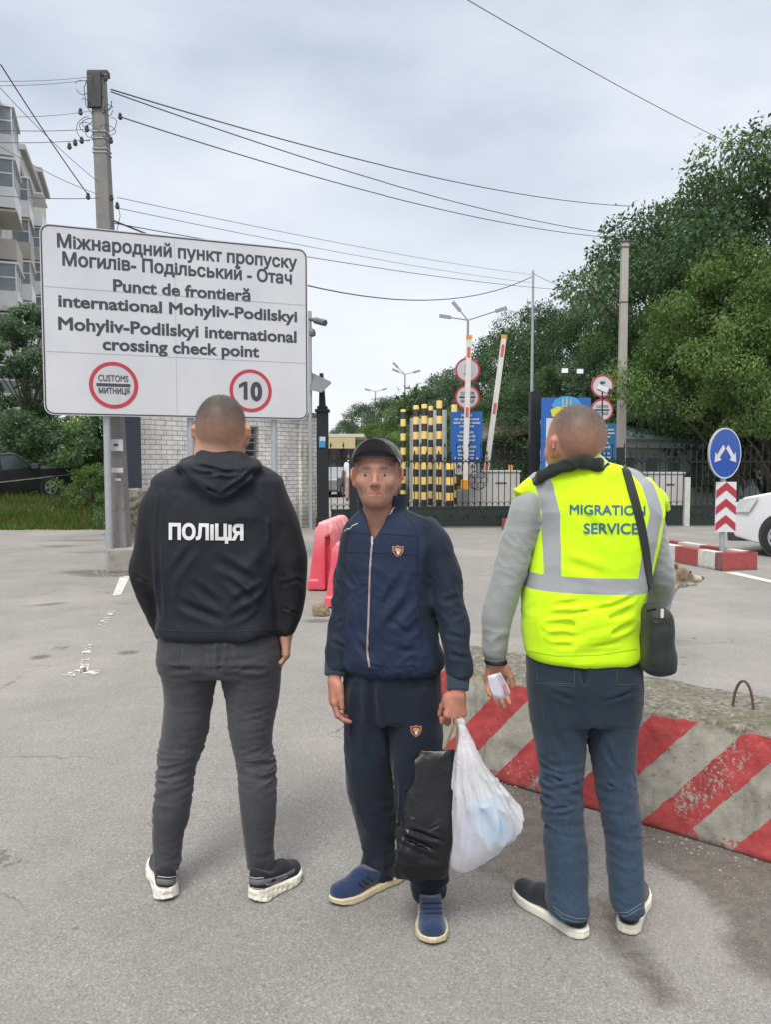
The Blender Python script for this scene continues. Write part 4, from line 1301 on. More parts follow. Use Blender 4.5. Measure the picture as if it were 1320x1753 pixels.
stitches('piping', bv, [[(905, 1113), (953, 1122), (1024, 1121), (1092, 1110)], [(917, 868), (912, 930), (906, 975)]], HV2, vest, .004)
MB().bar(J(1019, 781, 2.55), J(1036, 797, 2.535), .034, .006, (0, -1, 0)).build('collar_tab', paint('pale_yellow_tab', (.5, .6, .3), .7), VM, bevel=.002)
# jeans
DB = denim_mat('blue_denim', (.01, .0175, .026), (.045, .078, .13))
pel = LR([(1105, 905, 1095, 2.64, .122), (1130, 903, 1098, 2.64, .13), (1165, 905, 1099, 2.635, .136), (1200, 908, 1098, 2.635, .125), (1230, 912, 1095, 2.64, .115)], 2.4, .03)
ll = LR([(1150, 904, 1003, 2.64, .12), (1194, 907, 1004, 2.64, .115), (1262, 914, 1004, 2.645, .1), (1315, 923, 999, 2.65, .09), (1360, 926, 997, 2.645, .085), (1400, 929, 999, 2.635, .08), (1432, 932, 1004, 2.62, .077), (1478, 935, 1007, 2.60, .075), (1520, 936, 1008, 2.575, .076), (1543, 935, 1009, 2.555, .081), (1560, 939, 1010, 2.545, .083)], 2.1, .012)
rl = LR([(1150, 1003, 1099, 2.64, .12), (1194, 1005, 1098, 2.64, .115), (1269, 1009, 1090, 2.645, .1), (1326, 1018, 1089, 2.65, .09), (1383, 1027, 1095, 2.64, .083), (1440, 1037, 1098, 2.62, .077), (1489, 1040, 1101, 2.595, .075), (1518, 1043, 1103, 2.575, .076), (1540, 1045, 1104, 2.56, .08), (1554, 1047, 1102, 2.555, .08)], 2.1, .012)
fo = folds([((9, 8, 30), 10, lambda P: .006 * band(P[:, 2], (.2, .3), (.36, 1), (.56, 1), (.68, .25), (.8, .3), (.95, .2)), 61, True), ((13, 10, 36), -12, lambda P: .005 * band(P[:, 2], (.05, 1.1), (.18, .8), (.3, .5), (.55, .8), (.7, .2), (1, .2)), 63, True), ((9, 8, 5), 12, .005, 64, False)])
crs = creases([(J(935, 1195, 2.52), J(965, 1290, 2.56), .01, .009), (J(1000, 1120, 2.5), J(1002, 1240, 2.53), .009, .013), (J(925, 1180, 2.51), J(985, 1200, 2.51), .008, .007), (J(1030, 1200, 2.51), J(1090, 1180, 2.52), .008, .007), (J(1010, 1235, 2.53), J(1060, 1320, 2.57), .009, .007), (J(940, 1330, 2.57), J(995, 1345, 2.57), .006, .007), (J(1025, 1350, 2.57), J(1085, 1335, 2.58), .006, .007), (J(940, 1390, 2.57), J(990, 1375, 2.57), .006, .006), (J(938, 1540, 2.52), J(1005, 1552, 2.52), .007, .008), (J(1050, 1545, 2.53), J(1100, 1530, 2.53), .006, .007)])
def wear3(V):
    return np.clip(band(V[:, 2], (.05, .6), (.25, .75), (.5, .85), (.65, .5), (.8, .15), (1, .05)) * sstep(-(V[:, 1] - 2.63), -.03, .07), 0, 1)
vm_jeans = soft('jeans', [pel, ll, rl], .0048, DB, VM, disp=near_surface(lambda P: fo(P) + crs(P)), attrs={'wear': wear3})
bj = bvh_of(vm_jeans)
THREAD_TEAL = paint('thread_teal', (.04, .065, .07), .8, .2, 90)
stitches('seam', bj, [[(984, 1128), (984, 1171), (922, 1168), (918, 1125)], [(1027, 1128), (1027, 1140)], [(1057, 1125), (1057, 1172), (1090, 1172)], [(918, 1170), (985, 1175)]], THREAD_TEAL, vm_jeans, .0022)
THREAD_PALE = paint('thread_pale', (.12, .17, .22), .8, .2, 90)
stitches('hem_seam', bj, [[(948, 1551), (965, 1565), (985, 1572), (1006, 1573)], [(950, 1558), (965, 1572), (985, 1578), (1006, 1578)], [(1048, 1562), (1075, 1562), (1100, 1546)], [(1048, 1568), (1075, 1568), (1100, 1553)]], THREAD_PALE, vm_jeans, .0017)
SLIP = cloth_mat('navy_canvas', (.014, .016, .022), .9, 500, .3, .2, .2)
WHITE_RUB = paint('white_rubber', (.68, .66, .57), .55, .08, 40, dirt=((.4, .37, .3), .66))
shoe(VM, ground(1003, 1608), ground(886, 1529), .108, 'slip', SLIP, WHITE_RUB, TREAD, .052)
shoe(VM, ground(1074, 1601), ground(1094, 1528), .108, 'slip', SLIP, WHITE_RUB, TREAD, .052)
# wrist strap
ws = MB(); a0, a1 = J(849, 1129, 2.656), J(850, 1135, 2.656)
soft('watch_strap', [Cap(a0, a1, .0385, .0385, .004)], .003, paint('black_strap', (.012, .012, .013), .5), VM, cut=lambda P, d: smax(d, np.abs(P[:, 2] - (a0[2] + a1[2]) / 2) - .008, .003))
YO = 0.0
print('vest man', round(time.time() - T0, 1))
# ------------------------------------------------------------------ ground
def pdist(P, poly):
    """signed distance to a polygon in the plane, positive inside"""
    a = np.array(poly); b = np.roll(a, -1, 0)
    d = np.full(len(P), 1e9); ins = np.zeros(len(P), bool)
    for (x0, y0), (x1, y1) in zip(a, b):
        e = np.array([x1 - x0, y1 - y0]); q = P - np.array([x0, y0])
        t = np.clip((q @ e) / (e @ e), 0, 1)
        d = np.minimum(d, np.hypot(*(q - t[:, None] * e).T))
        c_ = ((y0 > P[:, 1]) != (y1 > P[:, 1])) & (P[:, 0] < (x1 - x0) * (P[:, 1] - y0) / ((y1 - y0) or 1e-9) + x0)
        ins ^= c_
    return np.where(ins, d, -d)

def gpoly(pts): return [tuple(ground(*p)[:2]) for p in pts]

xs = np.unique(np.concatenate([np.linspace(-220, -12, 14), np.linspace(-12, -3, 40), np.linspace(-3, 3.4, 161), np.linspace(3.4, 12, 40), np.linspace(12, 220, 14)]).round(4))
ys = np.unique(np.concatenate([np.linspace(-12, 1.5, 12), np.linspace(1.5, 5, 89), np.linspace(5, 24, 120), np.linspace(24, 600, 24)]).round(4))
GX, GY = np.meshgrid(xs, ys, indexing='ij')
gz = 0.006 * (perlin(np.stack([GX.ravel() * .9, GY.ravel() * .9, np.zeros(GX.size)], 1)) - .3)
gz = np.minimum(gz, 0.0)
gv = np.stack([GX.ravel(), GY.ravel(), gz], 1)
ni, nj = len(xs), len(ys)
ii, jj = np.meshgrid(np.arange(ni - 1), np.arange(nj - 1), indexing='ij')
k0 = (ii * nj + jj).ravel()
gf = np.stack([k0, k0 + nj, k0 + nj + 1, k0 + 1], 1)
gme = mesh_np('ground', gv, gf)
P2 = gv[:, :2]
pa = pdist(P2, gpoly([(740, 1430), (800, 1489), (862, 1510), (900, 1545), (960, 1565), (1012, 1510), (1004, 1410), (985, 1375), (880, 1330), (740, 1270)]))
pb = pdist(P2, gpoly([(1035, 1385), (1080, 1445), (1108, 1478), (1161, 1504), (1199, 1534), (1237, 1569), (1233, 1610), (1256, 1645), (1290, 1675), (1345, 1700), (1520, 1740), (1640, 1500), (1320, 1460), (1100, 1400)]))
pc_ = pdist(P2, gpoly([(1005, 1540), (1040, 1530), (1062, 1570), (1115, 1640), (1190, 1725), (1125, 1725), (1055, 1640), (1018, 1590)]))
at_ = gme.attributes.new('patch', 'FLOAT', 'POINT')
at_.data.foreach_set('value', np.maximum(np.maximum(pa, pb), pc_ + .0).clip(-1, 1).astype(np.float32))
st = np.zeros(len(P2))
for px, py, rx, ry, s_ in [(70, 1124, .09, .05, .8), (218, 1117, .1, .05, .7), (132, 1085, .06, .03, .6), (97, 1109, .03, .02, .7), (108, 1109, .03, .02, .7), (180, 1021, .08, .05, .7), (160, 979, .5, .22, .9), (200, 984, .6, .2, .9), (100, 935, .5, .35, .5), (150, 945, .7, .2, .45), (60, 1037, .2, .06, .5), (208, 1033, .1, .04, .4), (135, 925, .8, .3, .5), (545, 1062, .18, .1, .8), (92, 1033, .05, .03, .7), (1200, 1060, .06, .03, .4), (1170, 1125, .08, .03, .35), (110, 1310, .008, .008, 1), (300, 1690, .01, .006, .8)]:
    g0 = ground(px, py)
    st = np.maximum(st, s_ * np.exp(-((P2[:, 0] - g0.x) / rx)**2 - ((P2[:, 1] - g0.y) / ry)**2))
at_ = gme.attributes.new('stain', 'FLOAT', 'POINT'); at_.data.foreach_set('value', st.astype(np.float32))
A = NT('asphalt')
big = A.noise(.55, 5, .6); mid = A.noise(3.2, 5, .65)
base = A.ramp(A.math('MULTIPLY_ADD', big, .6, A.math('MULTIPLY', mid, .4)), [(.32, (.205, .2, .192)), (.55, (.262, .255, .243)), (.72, (.31, .298, .278))])
agg = A.node('ShaderNodeTexVoronoi'); agg.inputs['Scale'].default_value = 230
A.link(A.obj(), agg.inputs['Vector'])
cellv = A.node('ShaderNodeSeparateColor'); A.link(agg.outputs['Color'], cellv.inputs[0])
ag2 = A.node('ShaderNodeTexVoronoi'); ag2.inputs['Scale'].default_value = 160; A.link(A.obj(), ag2.inputs['Vector'])
cv2 = A.node('ShaderNodeSeparateColor'); A.link(ag2.outputs['Color'], cv2.inputs[0])
grain = A.noise(120, 4, .7)
c = A.mix(A.math('MULTIPLY', A.math('GREATER_THAN', cellv.outputs[0], .82), .4), base, (.42, .4, .365))
c = A.mix(A.math('MULTIPLY', A.math('LESS_THAN', cellv.outputs[1], .22), .42), c, (.11, .105, .098))
c = A.mix(A.rng(grain, .3, .7, .4, 0), c, (.12, .117, .11))
c = A.mix(A.math('MULTIPLY', A.math('GREATER_THAN', cv2.outputs[0], .9), .3), c, (.46, .44, .4))
c = A.mix(A.math('MULTIPLY', A.math('LESS_THAN', cv2.outputs[1], .1), .35), c, (.085, .082, .078))
c = A.mix(A.rng(A.noise(1.3, 6, .72, dist=.5), .5, .66, 0, .3), c, (.165, .158, .148))
c = A.mix(A.rng(A.noise(.42, 4, .6), .52, .68, 0, .38), c, (.37, .335, .3))
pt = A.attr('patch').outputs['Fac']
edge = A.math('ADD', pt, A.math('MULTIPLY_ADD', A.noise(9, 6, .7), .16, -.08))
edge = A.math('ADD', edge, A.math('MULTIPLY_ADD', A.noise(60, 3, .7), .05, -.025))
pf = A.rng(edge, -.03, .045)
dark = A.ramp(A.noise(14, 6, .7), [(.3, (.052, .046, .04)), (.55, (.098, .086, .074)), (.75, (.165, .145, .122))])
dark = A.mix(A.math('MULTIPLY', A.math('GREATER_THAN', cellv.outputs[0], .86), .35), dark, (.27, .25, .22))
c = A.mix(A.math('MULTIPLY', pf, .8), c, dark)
so = A.attr('stain').outputs['Fac']
sf = A.rng(A.math('ADD', so, A.math('MULTIPLY_ADD', A.noise(22, 5, .7), .5, -.25)), .22, .5)
c = A.mix(A.math('MULTIPLY', sf, .7), c, (.075, .07, .064))
speck = A.rng(A.noise(17, 3, .5, dist=.3), .70, .74)
c = A.mix(A.math('MULTIPLY', speck, .5), c, (.1, .095, .09))
cr_ = A.node('ShaderNodeTexVoronoi'); cr_.feature = 'DISTANCE_TO_EDGE'; cr_.inputs['Scale'].default_value = .38
wv = A.node('ShaderNodeVectorMath'); wv.operation = 'ADD'
nv = A.node('ShaderNodeTexNoise'); nv.inputs['Scale'].default_value = 1.7; nv.inputs['Detail'].default_value = 6
A.link(A.obj(), nv.inputs['Vector'])
A.link(A.obj(), wv.inputs[0]); A.link(nv.outputs['Color'], wv.inputs[1]); A.link(wv.outputs[0], cr_.inputs['Vector'])
crk = A.math('MULTIPLY', A.rng(cr_.outputs['Distance'], .001, .0045, 1, 0), A.rng(A.noise(.8, 2, .5), .5, .58))
c = A.mix(A.math('MULTIPLY', crk, .6), c, (.06, .057, .053))
A.color(c).rough(A.rng(pf, 0, 1, .92, .8), .3)
A.bump(A.math('ADD', A.math('MULTIPLY', agg.outputs['Distance'], .5), grain), .35, .006)
ground_o = link('ground', gme, A.m)
tag(ground_o, kind='structure')

# worn white road paint
WP = NT('worn_road_paint')
WP.color(WP.ramp(WP.noise(30, 4, .7), [(.3, (.42, .41, .38)), (.7, (.66, .65, .61))])).rough(.8)
def worn(name, thr, quads):
    m = NT('road_paint_' + name)
    m.color(m.ramp(m.noise(30, 4, .7), [(.3, (.42, .41, .37)), (.7, (.68, .67, .62))])).rough(.8)
    tr = m.node('ShaderNodeBsdfTransparent'); mx = m.node('ShaderNodeMixShader')
    e = m.math('GREATER_THAN', m.math('ADD', m.noise(16, 6, .75), m.math('MULTIPLY_ADD', m.noise(3, 2, .5), .4, -.2)), thr)
    m.link(e, mx.inputs[0]); m.link(tr.outputs[0], mx.inputs[1]); m.link(m.b.outputs[0], mx.inputs[2])
    m.link(mx.outputs[0], m.t.nodes['Material Output'].inputs['Surface'])
    mb = MB()
    for q in quads:
        mb.add([ground(*p) + Vector((0, 0, .004)) for p in q], [tuple(range(len(q)))])
    return tag(mb.build('road_marking', m.m), kind='structure')
worn('bright', .42, [[(205, 988), (222, 986), (206, 1020), (192, 1020)]])
worn('thin', .55, [[(186, 1046), (196, 1046), (180, 1074), (164, 1074)], [(140, 1104), (156, 1104), (150, 1150), (136, 1150)]])
worn('arrow', .5, [[(100, 1158), (146, 1142), (150, 1150), (120, 1160)], [(136, 1150), (172, 1148), (166, 1156), (138, 1158)]])
worn('edge_line', .33, [[(1240, 980), (1262, 980), (1345, 999), (1345, 1004), (1320, 998)]])

# ------------------------------------------------------------------ concrete barrier block with red stripes
bo = np.array(ground(884, 1345)); bu = np.array([.7727, -.6347, 0]); bn = np.array([.6347, .7727, 0])
S0, S1 = -.78, 1.62
def blk(P):
    q = P - bo; s = q @ bu; n = q @ bn; z = P[:, 2]
    w0 = np.interp(z, [0, .07, .5], [-.01, .0, .062]); w1 = np.interp(z, [0, .5], [.63, .575])
    d = smax(np.maximum(w0 - n, n - w1), z - .495, .03)
    d = smax(d, np.maximum(S0 - s, s - S1), .02)
    d = d + .008 * perlin(P * 9) + .004 * perlin(P * 26 + 3) + np.where(z > .44, .012 * np.maximum(perlin(P * 14 + 9), 0), 0)
    return np.maximum(d, -.01 - z)
lo = np.array([bo[0] - .8, bo[1] - 1.35, -.01]); hi = np.array([bo[0] + 1.75, bo[1] + 1.1, .55])
V, F = nets(lambda P, a=None, b=None: blk(P), lo, hi, .0125)
me = mesh_np('concrete_block', V, F)
q = V - bo
for nm, val in (('along', q @ bu), ('high', V[:, 2])):
    a_ = me.attributes.new(nm, 'FLOAT', 'POINT'); a_.data.foreach_set('value', val.astype(np.float32))
K = NT('striped_concrete')
s_, z_ = K.attr('along').outputs['Fac'], K.attr('high').outputs['Fac']
wob = K.math('MULTIPLY_ADD', K.noise(14, 5, .7), .03, -.015)
ph = K.math('ADD', K.math('MULTIPLY_ADD', z_, -.84, s_), wob)
fr = K.math('FRACT', K.math('DIVIDE', K.math('ADD', ph, 3.088 - .0), .37))
red = K.math('MULTIPLY', K.math('LESS_THAN', fr, .49), K.math('LESS_THAN', K.math('ADD', z_, K.math('MULTIPLY', wob, 1.6)), .468))
chip = K.math('GREATER_THAN', K.math('ADD', K.noise(64, 5, .75, dist=.3), K.math('MULTIPLY_ADD', K.noise(3.1, 3, .6), .75, -.375)), .645)
red = K.math('MULTIPLY', red, K.math('SUBTRACT', 1.0, chip))
lowred = K.math('MULTIPLY', K.math('LESS_THAN', z_, .045), K.math('GREATER_THAN', K.noise(5, 4, .7), .5))
red = K.math('MAXIMUM', red, K.math('MULTIPLY', lowred, .8))
conc = K.ramp(K.noise(5, 6, .7), [(.25, (.16, .155, .135)), (.5, (.3, .285, .245)), (.75, (.4, .385, .335))])
pit = K.rng(K.noise(55, 3, .65), .62, .7)
conc = K.mix(K.math('MULTIPLY', pit, .6), conc, (.07, .066, .058))
drip = K.noise(1, 4, .7, vec=K.mapped((11, 11, 1.2)))
conc = K.mix(K.math('MULTIPLY', K.rng(drip, .52, .68), .45), conc, (.1, .098, .085))
topm = K.rng(K.math('ADD', z_, K.math('MULTIPLY', wob, 2.2)), .452, .478)
topc = K.ramp(K.noise(38, 5, .75), [(.3, (.045, .042, .034)), (.5, (.145, .133, .11)), (.7, (.3, .28, .24))])
topc = K.mix(K.math('MULTIPLY', K.rng(K.noise(4, 4, .7), .5, .62), .5), topc, (.1, .105, .05))
conc = K.mix(topm, conc, topc)
rp_ = K.ramp(K.noise(18, 4, .65), [(.3, (.31, .03, .036)), (.7, (.45, .06, .065))])
rp_ = K.mix(K.rng(K.noise(7, 5, .7), .48, .72, 0, .6), rp_, (.2, .03, .028))
c = K.mix(K.math('MULTIPLY', red, .95), conc, rp_)
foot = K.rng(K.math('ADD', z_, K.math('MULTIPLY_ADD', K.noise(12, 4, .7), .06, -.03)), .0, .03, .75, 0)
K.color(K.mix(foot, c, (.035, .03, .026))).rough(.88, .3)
K.bump(K.math('ADD', K.noise(60, 5, .7), K.math('MULTIPLY', red, .12)), .5, .008)
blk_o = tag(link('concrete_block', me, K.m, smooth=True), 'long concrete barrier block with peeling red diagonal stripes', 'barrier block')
RUST = paint('rusty_iron', (.1, .06, .042), .8, .3, 60, .3, 200)
l0 = bo + bu * .93 + bn * .33
MB().tube([l0 + bu * (.042 * math.cos(a) * 1.0) + bn * .0 + np.array([0, 0, .47 + max(0, .14 * math.sin(a)) ** 1.0]) for a in np.linspace(0, math.pi, 14)], .006, 8).build('lifting_loop', RUST, blk_o, True)

# ------------------------------------------------------------------ kerbed island with sign
RW = NT('kerb_paint')
u_ = RW.node('ShaderNodeUVMap')
ux = RW.node('ShaderNodeSeparateXYZ'); RW.link(u_.outputs[0], ux.inputs[0])
rr = RW.math('LESS_THAN', RW.math('FRACT', ux.outputs[0]), .5)
redk = RW.ramp(RW.noise(20, 5, .7), [(.3, (.26, .05, .05)), (.7, (.36, .075, .07))])
whk = RW.ramp(RW.noise(14, 5, .7), [(.3, (.42, .41, .38)), (.7, (.62, .61, .57))])
ck = RW.mix(rr, whk, redk)
zz = RW.node('ShaderNodeSeparateXYZ'); RW.link(RW.obj(), zz.inputs[0])
ck = RW.mix(RW.rng(RW.math('ADD', zz.outputs[2], RW.math('MULTIPLY_ADD', RW.noise(20, 4, .7), .12, -.06)), .0, .05, .8, 0), ck, (.08, .08, .06))
ck = RW.mix(RW.rng(RW.noise(40, 4, .75), .62, .7, 0, .7), ck, (.25, .24, .22))
RW.color(ck).rough(.85); RW.bump(RW.noise(60, 4, .7), .4, .005)
ia, ib = ground(1237, 978), ground(1000, 933)         # front edge, running left
iu = (ib - ia).normalized(); iv = (ground(1270, 975) - ia); iv = Vector((-iu.y, iu.x, 0)); 
if iv.y < 0: iv = -iv
Lk = 7.5; Wk = .62; Hk = .26
me = bpy.data.meshes.new('kerb'); bm = bmesh.new(); uvl = bm.loops.layers.uv.new('UVMap')
def kq(pts, us):
    f = bm.faces.new([bm.verts.new(p) for p in pts])
    for l, (uu, vv) in zip(f.loops, us): l[uvl].uv = (uu, vv)
up = Vector((0, 0, Hk)); th = .16
seg = 1.06
def kerb_run(a, d, inn, L, u0):
    n = max(1, int(L / .53))
    for i in range(n):
        p0 = a + d * (L * i / n); p1 = a + d * (L * (i + 1) / n - .006)
        uu = u0 + .5 * i + .25
        for pts in ([p0, p1, p1 + up, p0 + up], [p0 + up, p1 + up, p1 + up + inn * th, p0 + up + inn * th], [p0 + inn * th, p1 + inn * th, p1 + inn * th + up, p0 + inn * th + up], [p0, p0 + up, p0 + up + inn * th, p0 + inn * th], [p1, p1 + up, p1 + up + inn * th, p1 + inn * th]):
            kq(pts, [(uu, 0)] * 4)
kerb_run(ia, iu, iv, Lk, .5)
kerb_run(ia - iu * .004, iv, iu, Wk, 0.0)
kerb_run(ia + iv * Wk, iu, -iv, Lk, .5)
bmesh.ops.recalc_face_normals(bm, faces=bm.faces); bm.to_mesh(me); bm.free()
kerb_o = tag(link('kerb', me, RW.m, smooth=False), kind='structure')
it = MB(); it.add([ia + iv * .15 + iu * .15 + Vector((0, 0, .22)), ia + iv * .15 + iu * Lk + Vector((0, 0, .22)), ia + iv * (Wk - .15) + iu * Lk + Vector((0, 0, .22)), ia + iv * (Wk - .15) + iu * .15 + Vector((0, 0, .22))], [(0, 1, 2, 3)])
tag(it.build('island', paint('island_asphalt', (.12, .115, .105), .9, .3, 8, .4, 60)), kind='structure')

# ------------------------------------------------------------------ white brick guardhouse wall
def planar_uv(o, org, u, v=(0, 0, 1)):
    me = o.data; l = me.uv_layers.new(name='UVMap'); org, u, v = Vector(org), Vector(u), Vector(v)
    w = u.cross(v)
    for p in me.polygons:
        for li in p.loop_indices:
            q = me.vertices[me.loops[li].vertex_index].co - org
            a = q.dot(u) if abs(p.normal.dot(u)) < .7 else q.dot(w)
            l.data[li].uv = (a, q.dot(v))
BR = NT('white_brick')
uv = BR.node('ShaderNodeUVMap')
bt = BR.node('ShaderNodeTexBrick')
bt.inputs['Scale'].default_value = 1.0; bt.inputs['Brick Width'].default_value = .27; bt.inputs['Row Height'].default_value = .097
bt.inputs['Mortar Size'].default_value = .0085; bt.inputs['Mortar Smooth'].default_value = .3
bt.inputs['Color1'].default_value = (.82, .805, .77, 1); bt.inputs['Color2'].default_value = (.69, .675, .64, 1); bt.inputs['Mortar'].default_value = (.3, .285, .26, 1)
BR.link(uv.outputs[0], bt.inputs['Vector'])
c = BR.mix(BR.rng(BR.noise(2.2, 6, .7), .45, .75, 0, .55), bt.outputs['Color'], (.24, .225, .195))
c = BR.mix(BR.rng(BR.noise(1, 4, .7, vec=BR.mapped((6, 6, .9))), .56, .68, 0, .6), c, (.1, .095, .085))
zs_ = BR.node('ShaderNodeSeparateXYZ'); BR.link(BR.obj(), zs_.inputs[0])
c = BR.mix(BR.rng(BR.math('ADD', zs_.outputs[2], BR.math('MULTIPLY_ADD', BR.noise(4, 5, .7), .8, -.4)), .0, .7, .6, 0), c, (.16, .155, .11))
BR.color(c).rough(.9, .3)
BR.bump(BR.math('SUBTRACT', BR.noise(40, 4, .6), BR.math('MULTIPLY', bt.outputs['Fac'], 1.4)), .5, .01)
wa, wb = ground(240, 931), ground(545, 900)
wu = (wb - wa).normalized(); wn = Vector((wu.y, -wu.x, 0))     # towards the camera
WL = (wb - wa).length
gh = empty('brick_guardhouse', wa, 'low white brick guardhouse behind the big sign, with one dark window', 'building')
def wpt(px, py): return on_plane(px, py, wa, wn)
wins = [(wpt(413, 729), wpt(443, 785))]
w0, w1 = (wins[0][0] - wa).dot(wu), (wins[0][1] - wa).dot(wu)
zt, zb = wins[0][0].z, wins[0][1].z
mb = MB(); D = .35; H = 2.72
def wbox(s0, s1, z0, z1, d0=0.0, d1=D): mb.box(wa + wu * (s0 + s1) / 2 - wn * (d0 + d1) / 2 + Vector((0, 0, (z0 + z1) / 2)), (s1 - s0, d1 - d0, z1 - z0), M=Matrix((wu, -wn, Vector((0, 0, 1)))).transposed())
wbox(0, w0, 0, H); wbox(w1, WL - .75, 0, H); wbox(w0, w1, 0, zb); wbox(w0, w1, zt, H)
wbox(WL - .75, WL, 0, H, -.09, D)
bk_ = Vector((wa.x, wa.y, 0)).normalized() * 2.6                # side walls run straight back from the front
for s0 in (0.02, WL - D): mb.prism([wa + wu * s0 - wn * D, wa + wu * (s0 + D * .9) - wn * D, wa + wu * (s0 + D * .9) - wn * D + Vector((0, 0, H)), wa + wu * s0 - wn * D + Vector((0, 0, H))], bk_)
wl_o = mb.build('wall', BR.m, gh); planar_uv(wl_o, wa, wu)
mb = MB(); mb.prism([wa + Vector((0, 0, H + .003)) + wn * .03, wa + wu * WL + Vector((0, 0, H + .003)) + wn * .12, wa + wu * WL + bk_ + Vector((0, 0, H + .003)), wa + bk_ + Vector((0, 0, H + .003))], Vector((0, 0, .1)))
mb.build('roof', paint('roof_felt', (.16, .155, .15), .9, .2, 5), gh, bevel=.01)
FRM = paint('grey_window_frame', (.2, .205, .21), .6, .2, 20)
mb = MB()
def wbar(s0, s1, z0, z1, d0, d1):
    mb.box(wa + wu * (s0 + s1) / 2 - wn * (d0 + d1) / 2 + Vector((0, 0, (z0 + z1) / 2)), (s1 - s0, d1 - d0, z1 - z0), M=Matrix((wu, -wn, Vector((0, 0, 1)))).transposed())
wbar(w0, w0 + .06, zb, zt, .1, .16); wbar(w1 - .06, w1, zb, zt, .1, .16); wbar(w0 + .06, w1 - .06, zb, zb + .06, .1, .16); wbar(w0 + .06, w1 - .06, zt - .06, zt, .1, .16); wbar(w0 + .06, w1 - .06, (zb + zt) / 2 + .1, (zb + zt) / 2 + .16, .1, .16)
for k in range(1, 4): wbar(w0, w1, zb + (zt - zb) * k / 4 - .012, zb + (zt - zb) * k / 4 + .012, .02, .045)
wf = mb.build('window', FRM, gh)
GLASS = NT('dark_glass'); GLASS.color((.02, .026, .03)).rough(.08, .8)
mb = MB(); wbar(w0 + .06, w1 - .06, zb + .06, zt - .06, .125, .135); mb.build('pane', GLASS.m, wf)
# dark sheet-metal door leaf beside the guardhouse
mb = MB(); pa_, pb_ = at(209, 830, 14.6), at(239, 830, 14.9)
mb.box(((pa_.x + pb_.x) / 2, (pa_.y + pb_.y) / 2, 1.85), ((pb_ - pa_).length, .08, 2.1), rz=.3)
ms_o = mb.build('metal_screen', paint('navy_sheet', (.02, .026, .04), .6, .25, 5), bevel=.01)
tag(ms_o, 'dark navy sheet metal screen between the utility pole and the white brick', 'screen')
# low rubble wall
STN = paint('rubble_stone', (.2, .185, .155), .95, .35, 7, .8, 14, dirt=((.07, .07, .05), .5), bdist=.05)
a0, a1 = at(213, 905, 14.0), at(250, 905, 14.4)
soft('rubble_wall', [Fn(lambda P: smax(smax(np.abs((P - np.array(a0)) @ np.array([.95, .3, 0]) - .5) - .62, np.abs((P - np.array(a0)) @ np.array([-.3, .95, 0])) - .22, .06), P[:, 2] - 1.12, .06) + .05 * np.abs(perlin(P * 5)) + .03 * perlin(P * 11), a0, 2)], .03, STN, None, lo=np.array([a0.x - .8, a0.y - .8, -.03]), hi=np.array([a0.x + 1.8, a0.y + 1.2, 1.3]))
tag(bpy.data.objects['rubble_wall'], 'low rough rubble wall at the corner of the brick guardhouse', 'wall')

# ------------------------------------------------------------------ big border sign
WHITE_SHEET = NT('sign_sheet')
f = WHITE_SHEET.noise(1.2, 4, .6)
c = WHITE_SHEET.ramp(f, [(.3, (.5, .51, .54)), (.7, (.57, .575, .6))])
c = WHITE_SHEET.mix(WHITE_SHEET.rng(WHITE_SHEET.noise(1, 5, .75, vec=WHITE_SHEET.mapped((9, 9, .8))), .58, .8, 0, .14), c, (.3, .29, .28))
WHITE_SHEET.color(c).rough(.38, .5)
WHITE_SHEET.bump(WHITE_SHEET.noise(1.3, 2, .5), .25, .03)
GALV = paint('galvanised', (.36, .38, .4), .45, .12, 14, metal=.35)
SIGN_INK = paint('sign_ink', (.043, .046, .055), .5, .1, 8)
SIGN_RED = paint('sign_red', (.42, .035, .055), .45, .12, 10)
ba, bb = at(75, 708, 10.7), at(527, 721, 12.0)
ba.z = bb.z = (ba.z + bb.z) / 2
Bu = (bb - ba).normalized(); Bn = Vector((Bu.y, -Bu.x, 0)); Bv = Vector((0, 0, 1))
BW = (bb - ba).length; BH = 2.6
sg = empty('border_sign', (ba + bb) / 2 * 1.0, 'large white border crossing sign with three languages on grey posts', 'sign')
def rrect(o, u, v, w, h, r, n=6):
    pts = []
    for cx, cy, a0_ in ((w - r, r, -90), (w - r, h - r, 0), (r, h - r, 90), (r, r, 180)):
        for i in range(n + 1):
            a = R(a0_ + 90 * i / n)
            pts.append(Vector(o) + Vector(u) * (cx + r * math.cos(a)) + Vector(v) * (cy + r * math.sin(a)))
    return pts
MB().prism(rrect(ba, Bu, Bv, BW, BH, .13), -Bn * .03).build('board', WHITE_SHEET.m, sg)
# dark printed border just inside the edge
outer, inner = rrect(ba + Bu * .012 + Bv * .012 + Bn * .003, Bu, Bv, BW - .024, BH - .024, .12), rrect(ba + Bu * .03 + Bv * .03 + Bn * .003, Bu, Bv, BW - .06, BH - .06, .105)
n_ = len(outer)
MB().add(outer + inner, [(i, (i + 1) % n_, n_ + (i + 1) % n_, n_ + i) for i in range(n_)]).build('border', SIGN_INK, sg)
SEAM = paint('sheet_joint', (.38, .385, .41), .5)
def bpt(px, py):
    q = on_plane(px, py, ba, Bn) - ba
    return q.dot(Bu), q.z
x_, z1_ = bpt(300, 480)
s1z = bpt(78, 490)[1]; s2z = bpt(78, 601)[1]
mb = MB()
mb.box(ba + Bu * BW / 2 + Bv * s1z + Bn * .001, (BW - .08, .004, .007), M=Matrix((Bu, Bn, Bv)).transposed()); mb.build('joint', SEAM, sg)
mb = MB(); mb.box(ba + Bu * BW / 2 + Bv * s2z + Bn * .001, (BW - .08, .004, .007), M=Matrix((Bu, Bn, Bv)).transposed()); mb.build('joint', SEAM, sg)
